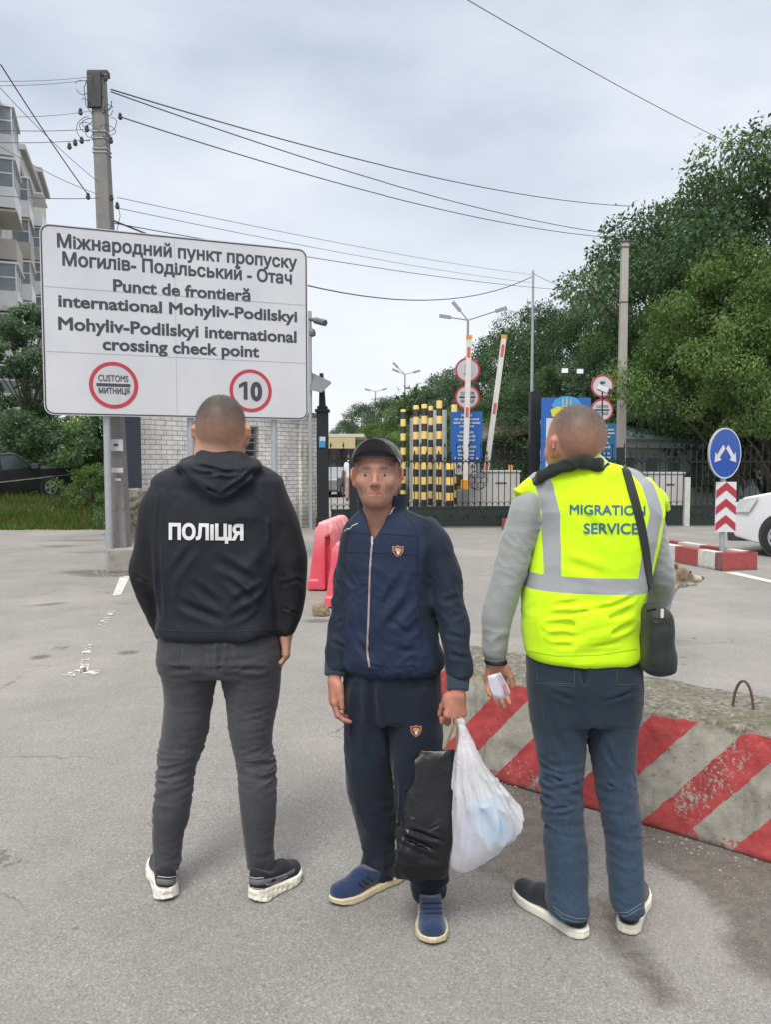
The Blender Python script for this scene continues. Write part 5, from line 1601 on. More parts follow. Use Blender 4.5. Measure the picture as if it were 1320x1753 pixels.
mb = MB(); mb.box(ba + Bu * bpt(300, 560)[0] + Bv * 1.3 + Bn * .0005, (.006, .003, 2.5), M=Matrix((Bu, Bn, Bv)).transposed()); mb.build('joint', SEAM, sg)
for body, L_, R_, cap_px, bold in [('Міжнародний пункт пропуску', (97, 421), (508, 461), (97, 398), .03), ('Могилів- Подільський - Отач', (106, 454), (499, 486), (106, 431), .03),
        ('Punct de frontieră', (193, 499.5), (428, 515), (193, 478), .03), ('international Mohyliv-Podilskyi', (99, 522), (508, 553), (99, 501), .03),
        ('Mohyliv-Podilskyi international', (99, 563), (507, 587), (99, 541), .03), ('crossing check point', (175, 599), (443, 611), (178, 578), .03)]:
    a_, b_ = bpt(*L_), bpt(*R_); c2 = bpt(*cap_px)
    base = (a_[1] + b_[1]) / 2
    flat_text('lettering', body, ba, Bu, Bv, Bn, a_[0], b_[0], base, (c2[1] - a_[1]) * 1.0, SIGN_INK, sg, bold)
RING_IN = paint('roundel_white', (.48, .48, .5), .4, .06, 8)
def roundel(o, u, v, n, r, parent, lw=.16, off=.004):
    d = disc(MB(), o + n * off, u, v, 0, r * (1 - lw * .9)).build('roundel_face', RING_IN, parent)
    rg = disc(MB(), o + n * (off + .002), u, v, r * (1 - lw), r).build('roundel_ring', SIGN_RED, parent)
    return rg
for (cx, cy, rpx), kind in (((194, 659.5, 40), 'customs'), ((428.5, 669, 36.5), '10')):
    x, z = bpt(cx, cy); o = ba + Bu * x + Bv * z
    r = (bpt(cx, cy - rpx)[1] - bpt(cx, cy + rpx)[1]) / 2
    roundel(o, Bu, Bv, Bn, r, sg)
    if kind == '10':
        flat_text('lettering', '0', o, Bu, Bv, Bn, -r * .02, r * .54, -r * .42, r * .84, SIGN_INK, sg, .05, .008)
        mb = MB(); mb.add([o + Bn * .008 + Bu * (a * r) + Bv * (b * r) for a, b in ((-.34, -.42), (-.16, -.42), (-.16, .42), (-.32, .42), (-.56, .27), (-.56, .1), (-.34, .22))], [tuple(range(7))]); mb.build('lettering', SIGN_INK, sg)
    else:
        flat_text('lettering', 'CUSTOMS', o, Bu, Bv, Bn, -r * .62, r * .6, r * .16, r * .28, SIGN_INK, sg, .015, .008)
        flat_text('lettering', 'МИТНИЦЯ', o, Bu, Bv, Bn, -r * .62, r * .64, -r * .36, r * .24, SIGN_INK, sg, .03, .008)
        mb = MB(); mb.add([o + Bn * .008 + Bu * (a * r) + Bv * (b * r) for a, b in ((-.7, -.06), (.68, -.06), (.68, .07), (-.7, .07))], [(0, 1, 2, 3)]); mb.build('bar', SIGN_INK, sg)
for px in (182, 325, 468):
    q = on_plane(px, 720, ba - Bn * .1, Bn)
    MB().tube([(q.x, q.y, 0), (q.x, q.y, ba.z + 2.3)], .05, 14).build('post', GALV, sg, True)
mb = MB()
for zz_ in (.4, 1.3, 2.2): mb.bar(ba - Bn * .06 + Bv * zz_ + Bu * .1, ba - Bn * .06 + Bv * zz_ + Bu * (BW - .1), .03, .06)
mb.build('rail', GALV, sg)

# ------------------------------------------------------------------ utility pole and footing
CONC = paint('old_concrete', (.27, .255, .23), .9, .2, 6, .5, 40, dirt=((.12, .115, .1), .58))
PBASE = at(206, 940, 11.35); PTOP = at(168, 134, 11.75)
fb = MB(); f0, f1 = ground(181, 979), ground(262, 979)
fb.box((f0.x + .47, f0.y + .42, .165), (.95, .85, .33), rz=.1)
tag(fb.build('concrete_footing', CONC, bevel=.025), 'weathered concrete footing under the leaning utility pole', 'footing')
POLE = paint('pole_concrete', (.19, .186, .18), .9, .2, 5, .4, 40, dirt=((.09, .088, .085), .6))
up_ = empty('utility_pole', (PBASE.x, PBASE.y, .3), 'tall leaning concrete utility pole with tangled wires, behind the big sign', 'utility pole')
pb0, pt0 = Vector((PBASE.x, PBASE.y, .3)), PTOP
def taper(a, b, w0, w1, mb, d0=None, d1=None):
    d = (b - a); 
    d0 = d0 or w0; d1 = d1 or w1
    vs = [a + Vector((x * w0 / 2, y * d0 / 2, 0)) for x, y in ((-1, -1), (1, -1), (1, 1), (-1, 1))] + [b + Vector((x * w1 / 2, y * d1 / 2, 0)) for x, y in ((-1, -1), (1, -1), (1, 1), (-1, 1))]
    return mb.add(vs, [(3, 2, 1, 0), (4, 5, 6, 7), (0, 1, 5, 4), (1, 2, 6, 5), (2, 3, 7, 6), (3, 0, 4, 7)])
taper(pb0, pt0, .25, .185, MB()).build('shaft', POLE, up_, bevel=.02)
IRON = paint('dark_iron', (.035, .035, .038), .6, .2, 20)
lerp = lambda a, b, t: a + (b - a) * t
mb = MB()
for t in (.868, .882, .838, .846): 
    p = lerp(pb0, pt0, t); mb.box(p, (.26 - .05 * t, .26 - .05 * t, .014))
mb.build('clamp_band', GALV, up_)
mb = MB(); p = lerp(pb0, pt0, .955)
mb.box(p + Vector((-.03, -.12, .08)), (.2, .06, .5)).box(lerp(pb0, pt0, 1) + Vector((.02, -.05, .03)), (.3, .12, .08))
mb.build('bracket', IRON, up_, bevel=.01)
INS = paint('insulator', (.05, .04, .04), .3, .2, 40)
for px, py in ((137, 191), (148, 220), (139, 240), (128, 244), (118, 250), (180, 133), (205, 199), (150, 336), (200, 352), (190, 338), (189, 240)):
    q = at(px, py, 11.5)
    MB().lathe(q - Vector((0, 0, .05)), [(.012, 0), (.03, .015), (.034, .045), (.02, .06), (.028, .075), (.01, .1)], 10).build('insulator', INS, up_, True)
mb = MB(); rg = random.Random(4)
for k in range(11):
    c0 = lerp(pb0, pt0, rg.uniform(.86, .985)) + Vector((rg.choice((-1, 1)) * rg.uniform(.1, .2), -.12, 0))
    rr_ = rg.uniform(.05, .14); sq = rg.uniform(.6, 1.6); ph_ = rg.uniform(0, 6)
    mb.tube([c0 + Vector((rr_ * math.cos(ph_ + t), rr_ * .3 * math.sin(t * 2), rr_ * sq * math.sin(ph_ + t))) for t in np.linspace(0, rg.uniform(3, 6), 14)], .005, 5)
mb.tube([at(200, 345, 11.5), at(205, 370, 11.5), at(198, 400, 11.5)], .005, 5)
mb.tube([at(150, 134, 11.5), at(143, 150, 11.5), at(146, 180, 11.5), at(160, 200, 11.5)], .006, 5)
w_ = mb.build('loose_wire', IRON, up_, True); w_['kind'] = 'stuff'
PAPER = paint('notice_paper', (.5, .5, .53), .8, .1, 30)
def on_pole(px0, py0, px1, py1, name, mat):
    Yp = 11.22
    a_, b_ = at(px0, py0, Yp), at(px1, py1, Yp)
    o = MB().box(((a_.x + b_.x) / 2, Yp + .0, (a_.z + b_.z) / 2), (b_.x - a_.x, .004, a_.z - b_.z)).build(name, mat, up_)
    return o
nt_ = on_pole(186, 752, 210, 772, 'notice', PAPER)
a_, b_ = at(194, 758, 11.215), at(202, 765, 11.215)
MB().box(((a_.x + b_.x) / 2, 11.21, (a_.z + b_.z) / 2), (.06, .004, .03)).build('print', IRON, nt_)
on_pole(190, 801, 210, 809, 'notice', PAPER); on_pole(196, 819, 206, 823, 'notice', PAPER)

# ------------------------------------------------------------------ overhead cables
WIRE = paint('cable_black', (.07, .073, .08), .6)
WIRE_G = paint('cable_grey', (.16, .165, .18), .6)
def cable(a, b, sag, r, label, mat=WIRE, mid=None):
    pts = [lerp(a, b, t) - Vector((0, 0, sag * 4 * t * (1 - t))) for t in np.linspace(0, 1, 24)]
    o = MB().tube(pts, r * .66, 6).build('cable', mat, None, True)
    return tag(o, label, 'cable', 'overhead cables')
pt_ = lambda t: lerp(pb0, pt0, t)
cable(at(189, 153, 11.7), at(1085, 353, 26), .35, .016, 'topmost of the cables from the utility pole to the right-hand trees')
cable(at(189, 157, 11.7), at(1064, 402, 24), .3, .014, 'middle cable of the three running from the utility pole to the slim concrete pole')
cable(at(205, 200, 11.7), at(1064, 408, 24), .32, .014, 'lowest of the three cables running to the slim concrete pole')
cable(at(200, 338, 11.6), at(911, 470, 26), .1, .008, 'faint grey cable rising behind the top edge of the sign', WIRE_G)
cable(at(200, 356, 11.6), at(911, 484, 26), .1, .008, 'faint grey cable just under the other faint one', WIRE_G)
cable(at(194, 378, 11.6), at(911, 474, 26), .95, .02, 'thick sagging black cable reaching the thin mast')
cable(at(194, 382, 11.6), at(1040, 500, 30), .2, .011, 'dark cable passing below the thin mast into the trees')
cable(at(911, 467, 26), at(1075, 502, 30), .3, .012, 'short cable from the thin mast into the trees')
cable(at(0, 110, 8.5), at(152, 336, 11.4), .03, .012, 'steep black cable falling to a clamp on the utility pole')
cable(at(-10, 140, 8.5), at(168, 312, 11.5), .05, .006, 'thin steep cable beside the thick falling one', WIRE_G)
cable(at(-5, 139, 9), at(158, 131, 11.6), .02, .006, 'uppermost of the level cables leaving the pole top to the left', WIRE_G)
cable(at(-5, 147, 9), at(158, 136, 11.6), .02, .006, 'second of the level cables leaving the pole top to the left', WIRE_G)
cable(at(-5, 200, 9), at(160, 189, 11.5), .03, .006, 'level cable meeting a single insulator below the pole top', WIRE_G)
cable(at(-5, 223, 9), at(166, 220, 11.5), .02, .007, 'level cable meeting the upper steel band')
cable(at(-5, 244, 9), at(166, 238, 11.5), .02, .007, 'level cable strung with insulators at the lower steel band')
cable(at(-5, 248, 9), at(168, 333, 11.5), .04, .006, 'slanting thin cable crossing the apartment block roof', WIRE_G)
cable(at(-5, 335, 9), at(170, 339, 11.5), .02, .008, 'level cable crossing the apartment block just above the sign')
cable(at(795, -4, 14), at(1330, 283, 24), .12, .012, 'lone cable in the open sky at upper right')
# ------------------------------------------------------------------ gate and railings
BLACK_IRON = paint('black_iron', (.014, .015, .017), .5, .3, 12, spec=.4)
GREEN_IRON = paint('green_black_iron', (.016, .024, .02), .5, .3, 9, spec=.4, dirt=((.06, .06, .05), .62))
GY0, GSL = 18.66, .08                      # the gate line: Y = GY0 + GSL * X
def gp(px, z=None, py=None):
    """point on the gate line under photo column px"""
    n = Vector((GSL, -1, 0)); o = Vector((0, GY0, 0))
    q = on_plane(px, py or 850, o, n)
    return Vector((q.x, q.y, q.z if z is None else z))
gu = Vector((1, GSL, 0)).normalized(); gn = Vector((GSL, -1, 0)).normalized()
def gbox(mb, a, b, z0, z1, d): return mb.box(((a.x + b.x) / 2, (a.y + b.y) / 2, (z0 + z1) / 2), ((b - a).xy.length, d, z1 - z0), M=Matrix((gu, -gn, Vector((0, 0, 1)))).transposed())
def railing(px0, px1, name, label, cat, panel=.48, rosettes=(), step=.148, top=1.98, group=None):
    a, b = gp(px0, 0), gp(px1, 0)
    L = (b - a).xy.length
    o = empty(name, (a + b) / 2, label, cat, group)
    mb = MB(); gbox(mb, a, b, .06, panel, .03); gbox(mb, a, b, panel, panel + .05, .05); gbox(mb, a, b, .03, .07, .05)
    rnd = random.Random(int(px0))
    pn = mb.build('lower_panel', GREEN_IRON, o)
    sc = MB()
    for k in range(int(L / .42)):
        c = a + gu * (.2 + k * .42) + Vector((0, 0, panel * .55)) + gn * .022
        sc.tube([c + gu * (t * .16) + Vector((0, 0, .07 * math.sin(t * 4.2 + k))) for t in np.linspace(-1, 1, 10)], .008, 5)
        sc.tube([c + gu * (.05 * math.cos(t) * (1 - t / 8)) + Vector((0, 0, .05 * math.sin(t) * (1 - t / 8))) for t in np.linspace(0, 5.5, 10)], .007, 5)
    sc.build('scroll', GREEN_IRON, pn, True)
    mb = MB(); gbox(mb, a, b, 1.60, 1.63, .03)
    fr = mb.build('top_rail', BLACK_IRON, o)
    bars = MB(); orn = MB()
    n = max(2, int(L / step)); 
    for k in range(n + 1):
        p = a + gu * (L * k / n)
        tall = k % 2 == 0
        bars.box((p.x, p.y, (panel + (top if tall else 1.80)) / 2), (.018, .018, (top if tall else 1.80) - panel))
        zt_ = top if tall else 1.80
        orn.lathe((p.x, p.y, zt_ - .02), [(.004, 0), (.026, .035), (.02, .06), (.001, .13)], 6)
        if k < n:
            for d_ in (-1, 1):     # crossing lyre shapes near the top, forks near the bottom
                orn.tube([p + gu * (L / n * (.5 + d_ * .5 * math.cos(t))) + Vector((0, 0, 1.50 + .13 * math.sin(t) * (1 if d_ > 0 else 1))) for t in np.linspace(0, math.pi, 7)], .008, 4)
                orn.tube([p + gu * (L / n * (.5 + d_ * .5 * math.cos(t))) + Vector((0, 0, 1.77 - .13 * math.sin(t))) for t in np.linspace(0, math.pi, 7)], .008, 4)
            orn.tube([p + gu * (L / n * (.5 + .5 * math.cos(t))) + Vector((0, 0, panel + .04 + .12 * math.sin(t))) for t in np.linspace(0, math.pi, 7)], .008, 4)
    bars.build('bars', BLACK_IRON, o); orn.build('ornament', BLACK_IRON, o)
    for px, py, r in rosettes:
        c = gp(px, None, py); rm = MB()
        ring = lambda c0, rr: rm.tube([c0 + gu * rr * math.cos(t) + Vector((0, 0, rr * math.sin(t))) for t in np.linspace(0, 2 * math.pi, 20)], .009, 5, cap=False)
        ring(c, r)
        for k in range(6):
            t = k * math.pi / 3; ring(c + gu * (r * .62 * math.cos(t)) + Vector((0, 0, r * .62 * math.sin(t))), r * .33)
        rm.build('rosette', BLACK_IRON, o, True)
    return o
railing(566, 598, 'wicket_gate', 'narrow black iron wicket gate beside the lamp-topped gate post', 'gate', .42, step=.12)
railing(700, 905, 'iron_gate', 'black iron vehicle gate with six-petal rosette and scrolled lower panel', 'gate', rosettes=((819, 822, .235),))
railing(924, 1170, 'railing', 'black iron railing behind the man in the yellow vest', 'railing', group='iron railings of the checkpoint')
railing(1182, 1345, 'railing', 'black iron railing behind the blue arrow sign and white van', 'railing', group='iron railings of the checkpoint')
# lamp-topped gate post
g0 = gp(552, 0)
gpst = empty('gate_post', g0, 'tall black square gate post with stepped cap and floodlight, beside white brick', 'gate post')
mb = MB(); mb.box((g0.x, g0.y, 1.4), (.27, .27, 2.8)).box((g0.x, g0.y, 2.83), (.34, .34, .07)).box((g0.x, g0.y, 2.9), (.24, .24, .08)).box((g0.x, g0.y, .14), (.31, .31, .28))
mb.build('shaft', BLACK_IRON, gpst, bevel=.012)
taper(g0 + Vector((0, 0, 2.92)), g0 + Vector((-.02, 0, 3.72)), .16, .09, MB()).build('stem', BLACK_IRON, gpst)
c_ = at(549, 657, 18.5)
MB().prism([at(531, 640, 18.45), at(566, 657, 18.3), at(550, 672, 18.0), at(531, 668, 18.1)], Vector((0, .05, .05))).build('light_panel', paint('floodlight_grey', (.09, .1, .115), .4, .2, 20), gpst)
MB().box((g0.x + .0, g0.y - .15, at(0, 757, 18.55).z), (.15, .012, .26)).build('notice', paint('notice_blue', (.03, .25, .5), .5), gpst)
MB().box((g0.x + .015, g0.y - .16, at(0, 752, 18.55).z), (.13, .006, .1)).build('notice', PAPER, gpst)
for px0, px1, py, lab in ((597, 612, 768, 'plain black steel post behind the shoulder of the man in navy'), (906, 922, 672, 'tall wide black steel gate pillar left of the blue information board'), (1056, 1066, 766, 'black fence post next to the slim concrete pole')):
    a, b = gp(px0, 0), gp(px1, 0)
    zt = 1.55 + (795 - py) / FPX * a.y
    mb = MB(); gbox(mb, a, b, 0, zt, (b - a).length); o = mb.build('gate_pillar', BLACK_IRON, bevel=.01)
    tag(o, lab, 'pillar')
a, b = gp(1172, 0), gp(1181, 0)
mb = MB(); gbox(mb, a, b, 0, 1.55 - 22 / FPX * a.y, .1); tag(mb.build('white_post', paint('white_painted_post', (.5, .5, .47), .6, .2, 8), bevel=.01), 'short white painted post between the two iron railings', 'post')

# ------------------------------------------------------------------ signs and barriers beyond the gate
def sign_post(px, Y, discs, name, label, r_px, board=None, ink='5'):
    b = at(px, 850, Y); b = Vector((b.x, Y, 0))
    o = empty(name, b, label, 'sign')
    topz = at(px, discs[0] - r_px, Y).z
    MB().tube([(b.x, Y + .05, 0), (b.x, Y + .05, topz)], .035, 10).build('post', GALV, o, True)
    r = r_px / FPX * Y
    X_, Z_, N_ = Vector((1, 0, 0)), Vector((0, 0, 1)), Vector((0, -1, 0))
    for k, py in enumerate(discs):
        c = Vector((b.x, Y, at(px, py, Y).z))
        MB().lathe(c + Vector((0, .02, 0)), [(r, 0), (r, .02)], 36, (0, -1, 0)).build('plate', GALV, o)
        roundel(c, X_, Z_, N_, r, o, .15)
        if k == 0: flat_text('lettering', '5', c, X_, Z_, N_, -r * .26, r * .26, -r * .42, r * .84, SIGN_INK, o, .04, .01)
        else:
            mb = MB(); mb.add([c + N_ * .01 + X_ * (a * r) + Z_ * (q * r) for a, q in ((-.66, -.07), (.66, -.07), (.66, .08), (-.66, .08))], [(0, 1, 2, 3)]); mb.build('bar', SIGN_INK, o)
            flat_text('lettering', 'CUSTOMS', c, X_, Z_, N_, -r * .56, r * .56, r * .2, r * .24, SIGN_INK, o, .02, .01)
            flat_text('lettering', 'МИТНИЦЯ', c, X_, Z_, N_, -r * .56, r * .56, -r * .42, r * .24, SIGN_INK, o, .02, .01)
    return o
sign_post(800, 20.6, (633.5, 680), 'speed_and_customs_sign', 'pair of round red-ringed signs above the blue text board by the raised barriers', 21)
sign_post(1029, 20.8, (661, 702), 'speed_and_customs_sign', 'pair of round red-ringed signs right of the head of the man in the vest', 19)
BOARD_BLUE = paint('board_blue', (.012, .1, .36), .45, .15, 3)
BOARD_TEAL = paint('board_teal', (.01, .1, .21), .45, .2, 3)
TXT = paint('board_text', (.55, .6, .66), .5)
def text_board(px0, py0, px1, py1, Y, lines, mat, label):
    a, b = at(px0, py1, Y), at(px1, py0, Y)
    cx = (a.x + b.x) / 2
    o = empty('text_board', (cx, Y, 0), label, 'sign')
    MB().box((cx, Y + .02, (a.z + b.z) / 2), (b.x - a.x, .03, b.z - a.z)).build('board', mat, o, bevel=.006)
    mb = MB()
    for q in (-.4, .4): mb.tube([(cx + q * (b.x - a.x), Y + .07, 0), (cx + q * (b.x - a.x), Y + .07, b.z - .05)], .03, 8)
    mb.build('post', GALV, o, True)
    for s, w, py, ch in lines:
        z = at(px0, py, Y).z
        hw = (b.x - a.x) / 2 * w
        flat_text('lettering', s, Vector((cx, Y, 0)), (1, 0, 0), (0, 0, 1), (0, -1, 0), -hw, hw, z, ch / FPX * Y, TXT, o, .03, .012)
    return o
text_board(772, 705, 827, 790, 20.5, [('УВАГА', .36, 713, 4), ('не зупинятися', .78, 719.5, 4), ('між смугами', .82, 725.5, 4), ('стоянки', .45, 731.5, 4), ('AVERTIZARE', .44, 742, 4), ('Nu opriți', .55, 748.5, 4), ('între benzi', .52, 755, 4), ('ATTENTION', .58, 767, 4), ('Do not stop', .55, 773.5, 4), ('between', .5, 780, 4), ('the marked lanes', .75, 786, 4)], BOARD_BLUE, 'blue text board in three languages behind the left raised barrier arm')
text_board(1012, 725, 1056, 792, 20.7, [('УВАГА', .3, 731, 3.4), ('не зупинятися', .8, 737, 3.4), ('між смугами', .85, 743, 3.4), ('стоянки', .5, 749, 3.4), ('ATENȚIE', .4, 760, 3.4), ('Nu opriți', .55, 767, 3.4), ('ATTENTION', .5, 778, 3.4), ('Do not stop', .6, 784, 3.4)], BOARD_TEAL, 'dark blue-green text board right of the head of the man in the vest')
a, b = at(780, 812, 20.45), at(816, 791, 20.45)
lb = empty('weight_limit_board', ((a.x + b.x) / 2, 20.45, 0), 'small white board with black 8 and up arrows below the blue text board', 'sign')
MB().box(((a.x + b.x) / 2, 20.47, (a.z + b.z) / 2), (b.x - a.x, .02, b.z - a.z)).build('board', RING_IN, lb)
MB().box(((a.x + b.x) / 2, 20.53, a.z / 2), (.05, .05, a.z)).build('post', GALV, lb)
flat_text('lettering', '↑8↑↑', Vector(((a.x + b.x) / 2, 20.45, 0)), (1, 0, 0), (0, 0, 1), (0, -1, 0), -.24, .24, a.z + .07, .2, SIGN_INK, lb, .02, .008)
# big information board with the state emblem
a, b = at(926, 860, 18.2), at(1013, 681, 18.2)
ib_ = empty('information_board', ((a.x + b.x) / 2, 18.2, 0), 'big blue information board with gold trident, behind the head of the vested man', 'notice board')
MB().box(((a.x + b.x) / 2, 18.23, (a.z + b.z) / 2), (b.x - a.x, .05, b.z - a.z)).build('board', BOARD_BLUE, ib_, bevel=.008)
mb = MB()
for px in (930, 1009): q = at(px, 850, 18.25); mb.box((q.x, 18.29, a.z / 2), (.06, .06, a.z))
mb.build('post', GALV, ib_)
e = at(971, 694, 18.2); e.y = 18.2
YEL = paint('emblem_yellow', (.55, .5, .04), .5); EBL = paint('emblem_blue', (.05, .25, .55), .5)
mb = MB(); mb.add([(e.x + r_ * .34 * math.cos(t), 18.198, e.z + .02 + r_ * .22 * math.sin(t) - .02) for r_, t in [((1 + .12 * math.sin(k * 3.1)), 2 * math.pi * k / 22) for k in range(22)]], [tuple(range(22))]); em = mb.build('emblem', EBL, ib_)
mb = MB(); mb.add([(e.x - .38, 18.194, e.z - .1), (e.x - .2, 18.194, e.z - .02), (e.x + .0, 18.194, e.z - .08), (e.x + .22, 18.194, e.z - .02), (e.x + .36, 18.194, e.z - .08), (e.x + .3, 18.194, e.z - .26), (e.x - .34, 18.194, e.z - .26)], [tuple(range(7))]); mb.build('wreath', YEL, em)
mb = MB()
for q in (-.09, 0, .09): mb.box((e.x + q, 18.19, e.z + .06), (.022, .004, .2 if q else .24))
mb.box((e.x, 18.188, e.z - .03), (.2, .004, .022)).build('trident', YEL, em)
mb = MB(); p0, p1 = at(935, 800, 18.19), at(1006, 716, 18.19); mb.box(((p0.x + p1.x) / 2, 18.196, (p0.z + p1.z) / 2), (p1.x - p0.x, .006, p1.z - p0.z)).build('poster', PAPER, ib_)
# barrier arms and housings
ARM_W = paint('arm_white', (.6, .58, .54), .45, .1, 6); ARM_R = paint('arm_red', (.5, .1, .07), .5); ARM_O = paint('arm_orange', (.6, .25, .03), .5)
def barrier_arm(p_top, p_bot, Y, Y1, reds, base, label):
    A_, B_ = at(*p_bot, Y), at(*p_top, Y1)
    o = empty('barrier_arm', (A_.x, A_.y, 0), label, 'barrier arm', 'raised barrier arms')
    d = (B_ - A_)
    MB().bar(A_, B_, .14, .06, (0, 1, 0)).build('arm', ARM_W, o, bevel=.01)
    MB().bar(B_ - d * .015, B_ + d * .012, .15, .07, (0, 1, 0)).build('end_cap', ARM_O if base != 'plain' else ARM_W, o)
    for t0, t1 in reds: MB().bar(A_ + d * t0, A_ + d * t1, .08, .068, (0, 1, 0)).build('red_patch', ARM_R, o)
    if base == 'hub':
        MB().bar(A_ - d * .05, A_ + d * .02, .22, .16, (0, 1, 0)).build('hub', ARM_O, o, bevel=.03)
        MB().box((A_.x - .06, A_.y + .05, A_.z / 2 - .1), (.3, .3, A_.z - .2)).build('pedestal', paint('pedestal_grey', (.12, .125, .13), .5), o, bevel=.02)
    return o
barrier_arm((804, 577), (797, 826), 20.2, 20.2, ((.86, .93), (.45, .52)), 'hub', 'white raised barrier arm with orange hub in front of the blue text board')
barrier_arm((864, 576), (833, 808), 21.2, 21.2, ((.85, .94), (.43, .51), (.01, .07)), 'tilt', 'white raised barrier arm tilted right above the white cabinet')
CAB = paint('cabinet_white', (.47, .47, .45), .5, .12, 3, dirt=((.22, .21, .18), .62))
def cabinet(px0, py0, px1, Y, label, lamp=None):
    a, b = at(px0, py0, Y), at(px1, py0, Y)
    cx = (a.x + b.x) / 2; h = a.z; w = b.x - a.x
    o = empty('control_cabinet', (cx, Y, 0), label, 'cabinet', 'white control cabinets')
    MB().box((cx, Y + .3, h / 2), (w, .6, h)).box((cx, Y + .3, h + .02), (w + .06, .66, .05)).build('housing', CAB, o, bevel=.012)
    MB().box((cx + w * .14, Y - .008, h * .55), (w * .6, .012, h * .8)).build('door', CAB, o, bevel=.004)
    MB().box((cx + w * .12, Y - .02, h * .78), (w * .22, .02, .03)).build('handle', IRON, o)
    MB().box((cx + w * .14, Y - .02, h * .1), (w * .6, .02, .08)).build('vent', IRON, o)
    MB().box((cx - w * .3, Y - .012, h * .35), (.05, .02, .16)).build('latch', IRON, o)
    if lamp: q = at(lamp, py0 - 6, Y); MB().box((q.x, Y + .2, h + .11), (.11, .11, .16)).build('lamp', ARM_O, o, bevel=.01)
cabinet(806, 808, 891, 21.0, 'wide white control cabinet with orange lamp below the tilted barrier arm', 877)
cabinet(1110, 811, 1172, 20.6, 'white control cabinet behind the railing right of the yellow vest')
# black and yellow striped posts
STR = NT('yellow_black_stripes')
zz = STR.node('ShaderNodeSeparateXYZ'); STR.link(STR.obj(), zz.inputs[0])
b_ = STR.math('LESS_THAN', STR.math('FRACT', STR.math('DIVIDE', zz.outputs[2], .405)), .5)
yel = STR.ramp(STR.noise(9, 4, .7), [(.3, (.62, .42, .1)), (.7, (.74, .53, .17))])
STR.color(STR.mix(b_, yel, (.014, .014, .016))).rough(.6)
for i, (px, w, y0, y1, Y, lab) in enumerate([(691, 9, 701, 850, 22.0, 'leftmost yellow-and-black striped post, beside the ear of the man in navy'), (713, 10, 694, 870, 21.0, 'striped post just left of the narrow white panel'), (727, 10, 692, 872, 20.6, 'striped post in front of the narrow white panel'), (738, 8, 695, 868, 21.4, 'thin striped post tucked left of the broad white panel'), (752.5, 10, 681, 868, 20.6, 'tallest striped post, in front of the broad white panel'), (778, 10, 684, 868, 22.0, 'striped post mostly hidden by the blue text board')]):
    q = at(px, 800, Y); r = w / 2 / FPX * Y; zt = at(px, y0, Y).z
    o = MB().lathe((q.x, Y, 0), [(r, 0), (r, zt - .02), (r * .8, zt)], 16).build('striped_post', STR.m, None, True)
    tag(o, lab, 'post', 'striped posts')
q = at(771, 800, 20.1)
o = MB().lathe((q.x, 20.1, 0), [(.1, 0), (.1, .4), (.097, at(771, 793, 20.1).z - .02), (.08, at(771, 793, 20.1).z)], 16).build('striped_post', STR.m, None, True)
tag(o, 'short fat leaning striped bollard right of the white panels', 'bollard', 'striped posts')
PANEL_W = paint('panel_white', (.42, .44, .44), .5, .1, 2)
for px0, px1, y0, Y, lab in ((704, 734, 716, 21.9, 'narrow white panel standing behind the striped posts'), (740, 764, 702, 21.9, 'broad white upright panel behind the tallest striped post')):
    a, b = at(px0, y0, Y), at(px1, y0, Y)
    o = empty('white_screen', ((a.x + b.x) / 2, Y, 0), lab, 'panel')
    MB().box(((a.x + b.x) / 2, Y, a.z / 2 + .1), (b.x - a.x, .05, a.z - .2)).build('sheet', PANEL_W, o, bevel=.01)
    mb = MB(); mb.box((a.x, Y - .03, a.z / 2), (.05, .05, a.z)).box((b.x, Y - .03, a.z / 2), (.05, .05, a.z)); mb.build('frame', GALV, o)

# ------------------------------------------------------------------ blue arrow sign on the island
sy = (ia + iu * .36 + iv * .32)
so_ = empty('direction_sign', sy, 'round blue sign with two white down arrows above a red chevron plate', 'sign')
c_ = at(1243, 776, sy.y - .06)
MB().tube([(c_.x + .01, sy.y, .2), (c_.x, sy.y, c_.z + .2)], .036, 12).build('post', GALV, so_, True)
rx = 34.5 / FPX * sy.y; rz = 43 / FPX * sy.y
SB = paint('sign_blue', (.012, .075, .36), .35, .1, 3); SW = paint('sign_white', (.6, .6, .62), .4, .06, 6)
X_, Z_, N_ = Vector((1, 0, 0)), Vector((0, 0, 1)), Vector((0, -1, 0))
cs = Vector((c_.x, sy.y - .05, c_.z))
# slightly turned away from the camera: an upright oval in the photo
tu = Vector((rx / rz, math.sqrt(1 - (rx / rz)**2) * .8, 0)).normalized(); tn = Vector((tu.y, -tu.x, 0))
MB().lathe(cs, [(rz, 0), (rz, .025)], 48, -tn).build('plate', GALV, so_, True)
disc(MB(), cs + tn * .003, tu, Z_, 0, rz * .955, 48).build('face', SB, so_)
disc(MB(), cs + tn * .004, tu, Z_, rz * .95, rz, 48).build('rim', SW, so_)
for s_ in (-1, 1):
    k = rz
    P_ = lambda a, b: cs + tn * .007 + tu * (s_ * a * k) + Z_ * (b * k)
    mb = MB(); mb.add([P_(.02, .19), (P_(.16, .34)), P_(.53, -.06), P_(.63, .06), P_(.68, -.36), P_(.24, -.26), P_(.36, -.17), ], [tuple(range(7))]); mb.build('arrow', SW, so_)
a, b = at(1225, 911, sy.y - .06), at(1262, 825, sy.y - .06)
pw, ph_ = b.x - a.x, b.z - a.z
pl = MB().box(((a.x + b.x) / 2, sy.y - .05, (a.z + b.z) / 2), (pw, .02, ph_)).build('chevron_plate', SW, so_, bevel=.003)
CHR = paint('chevron_red', (.36, .03, .045), .45, .12, 10)
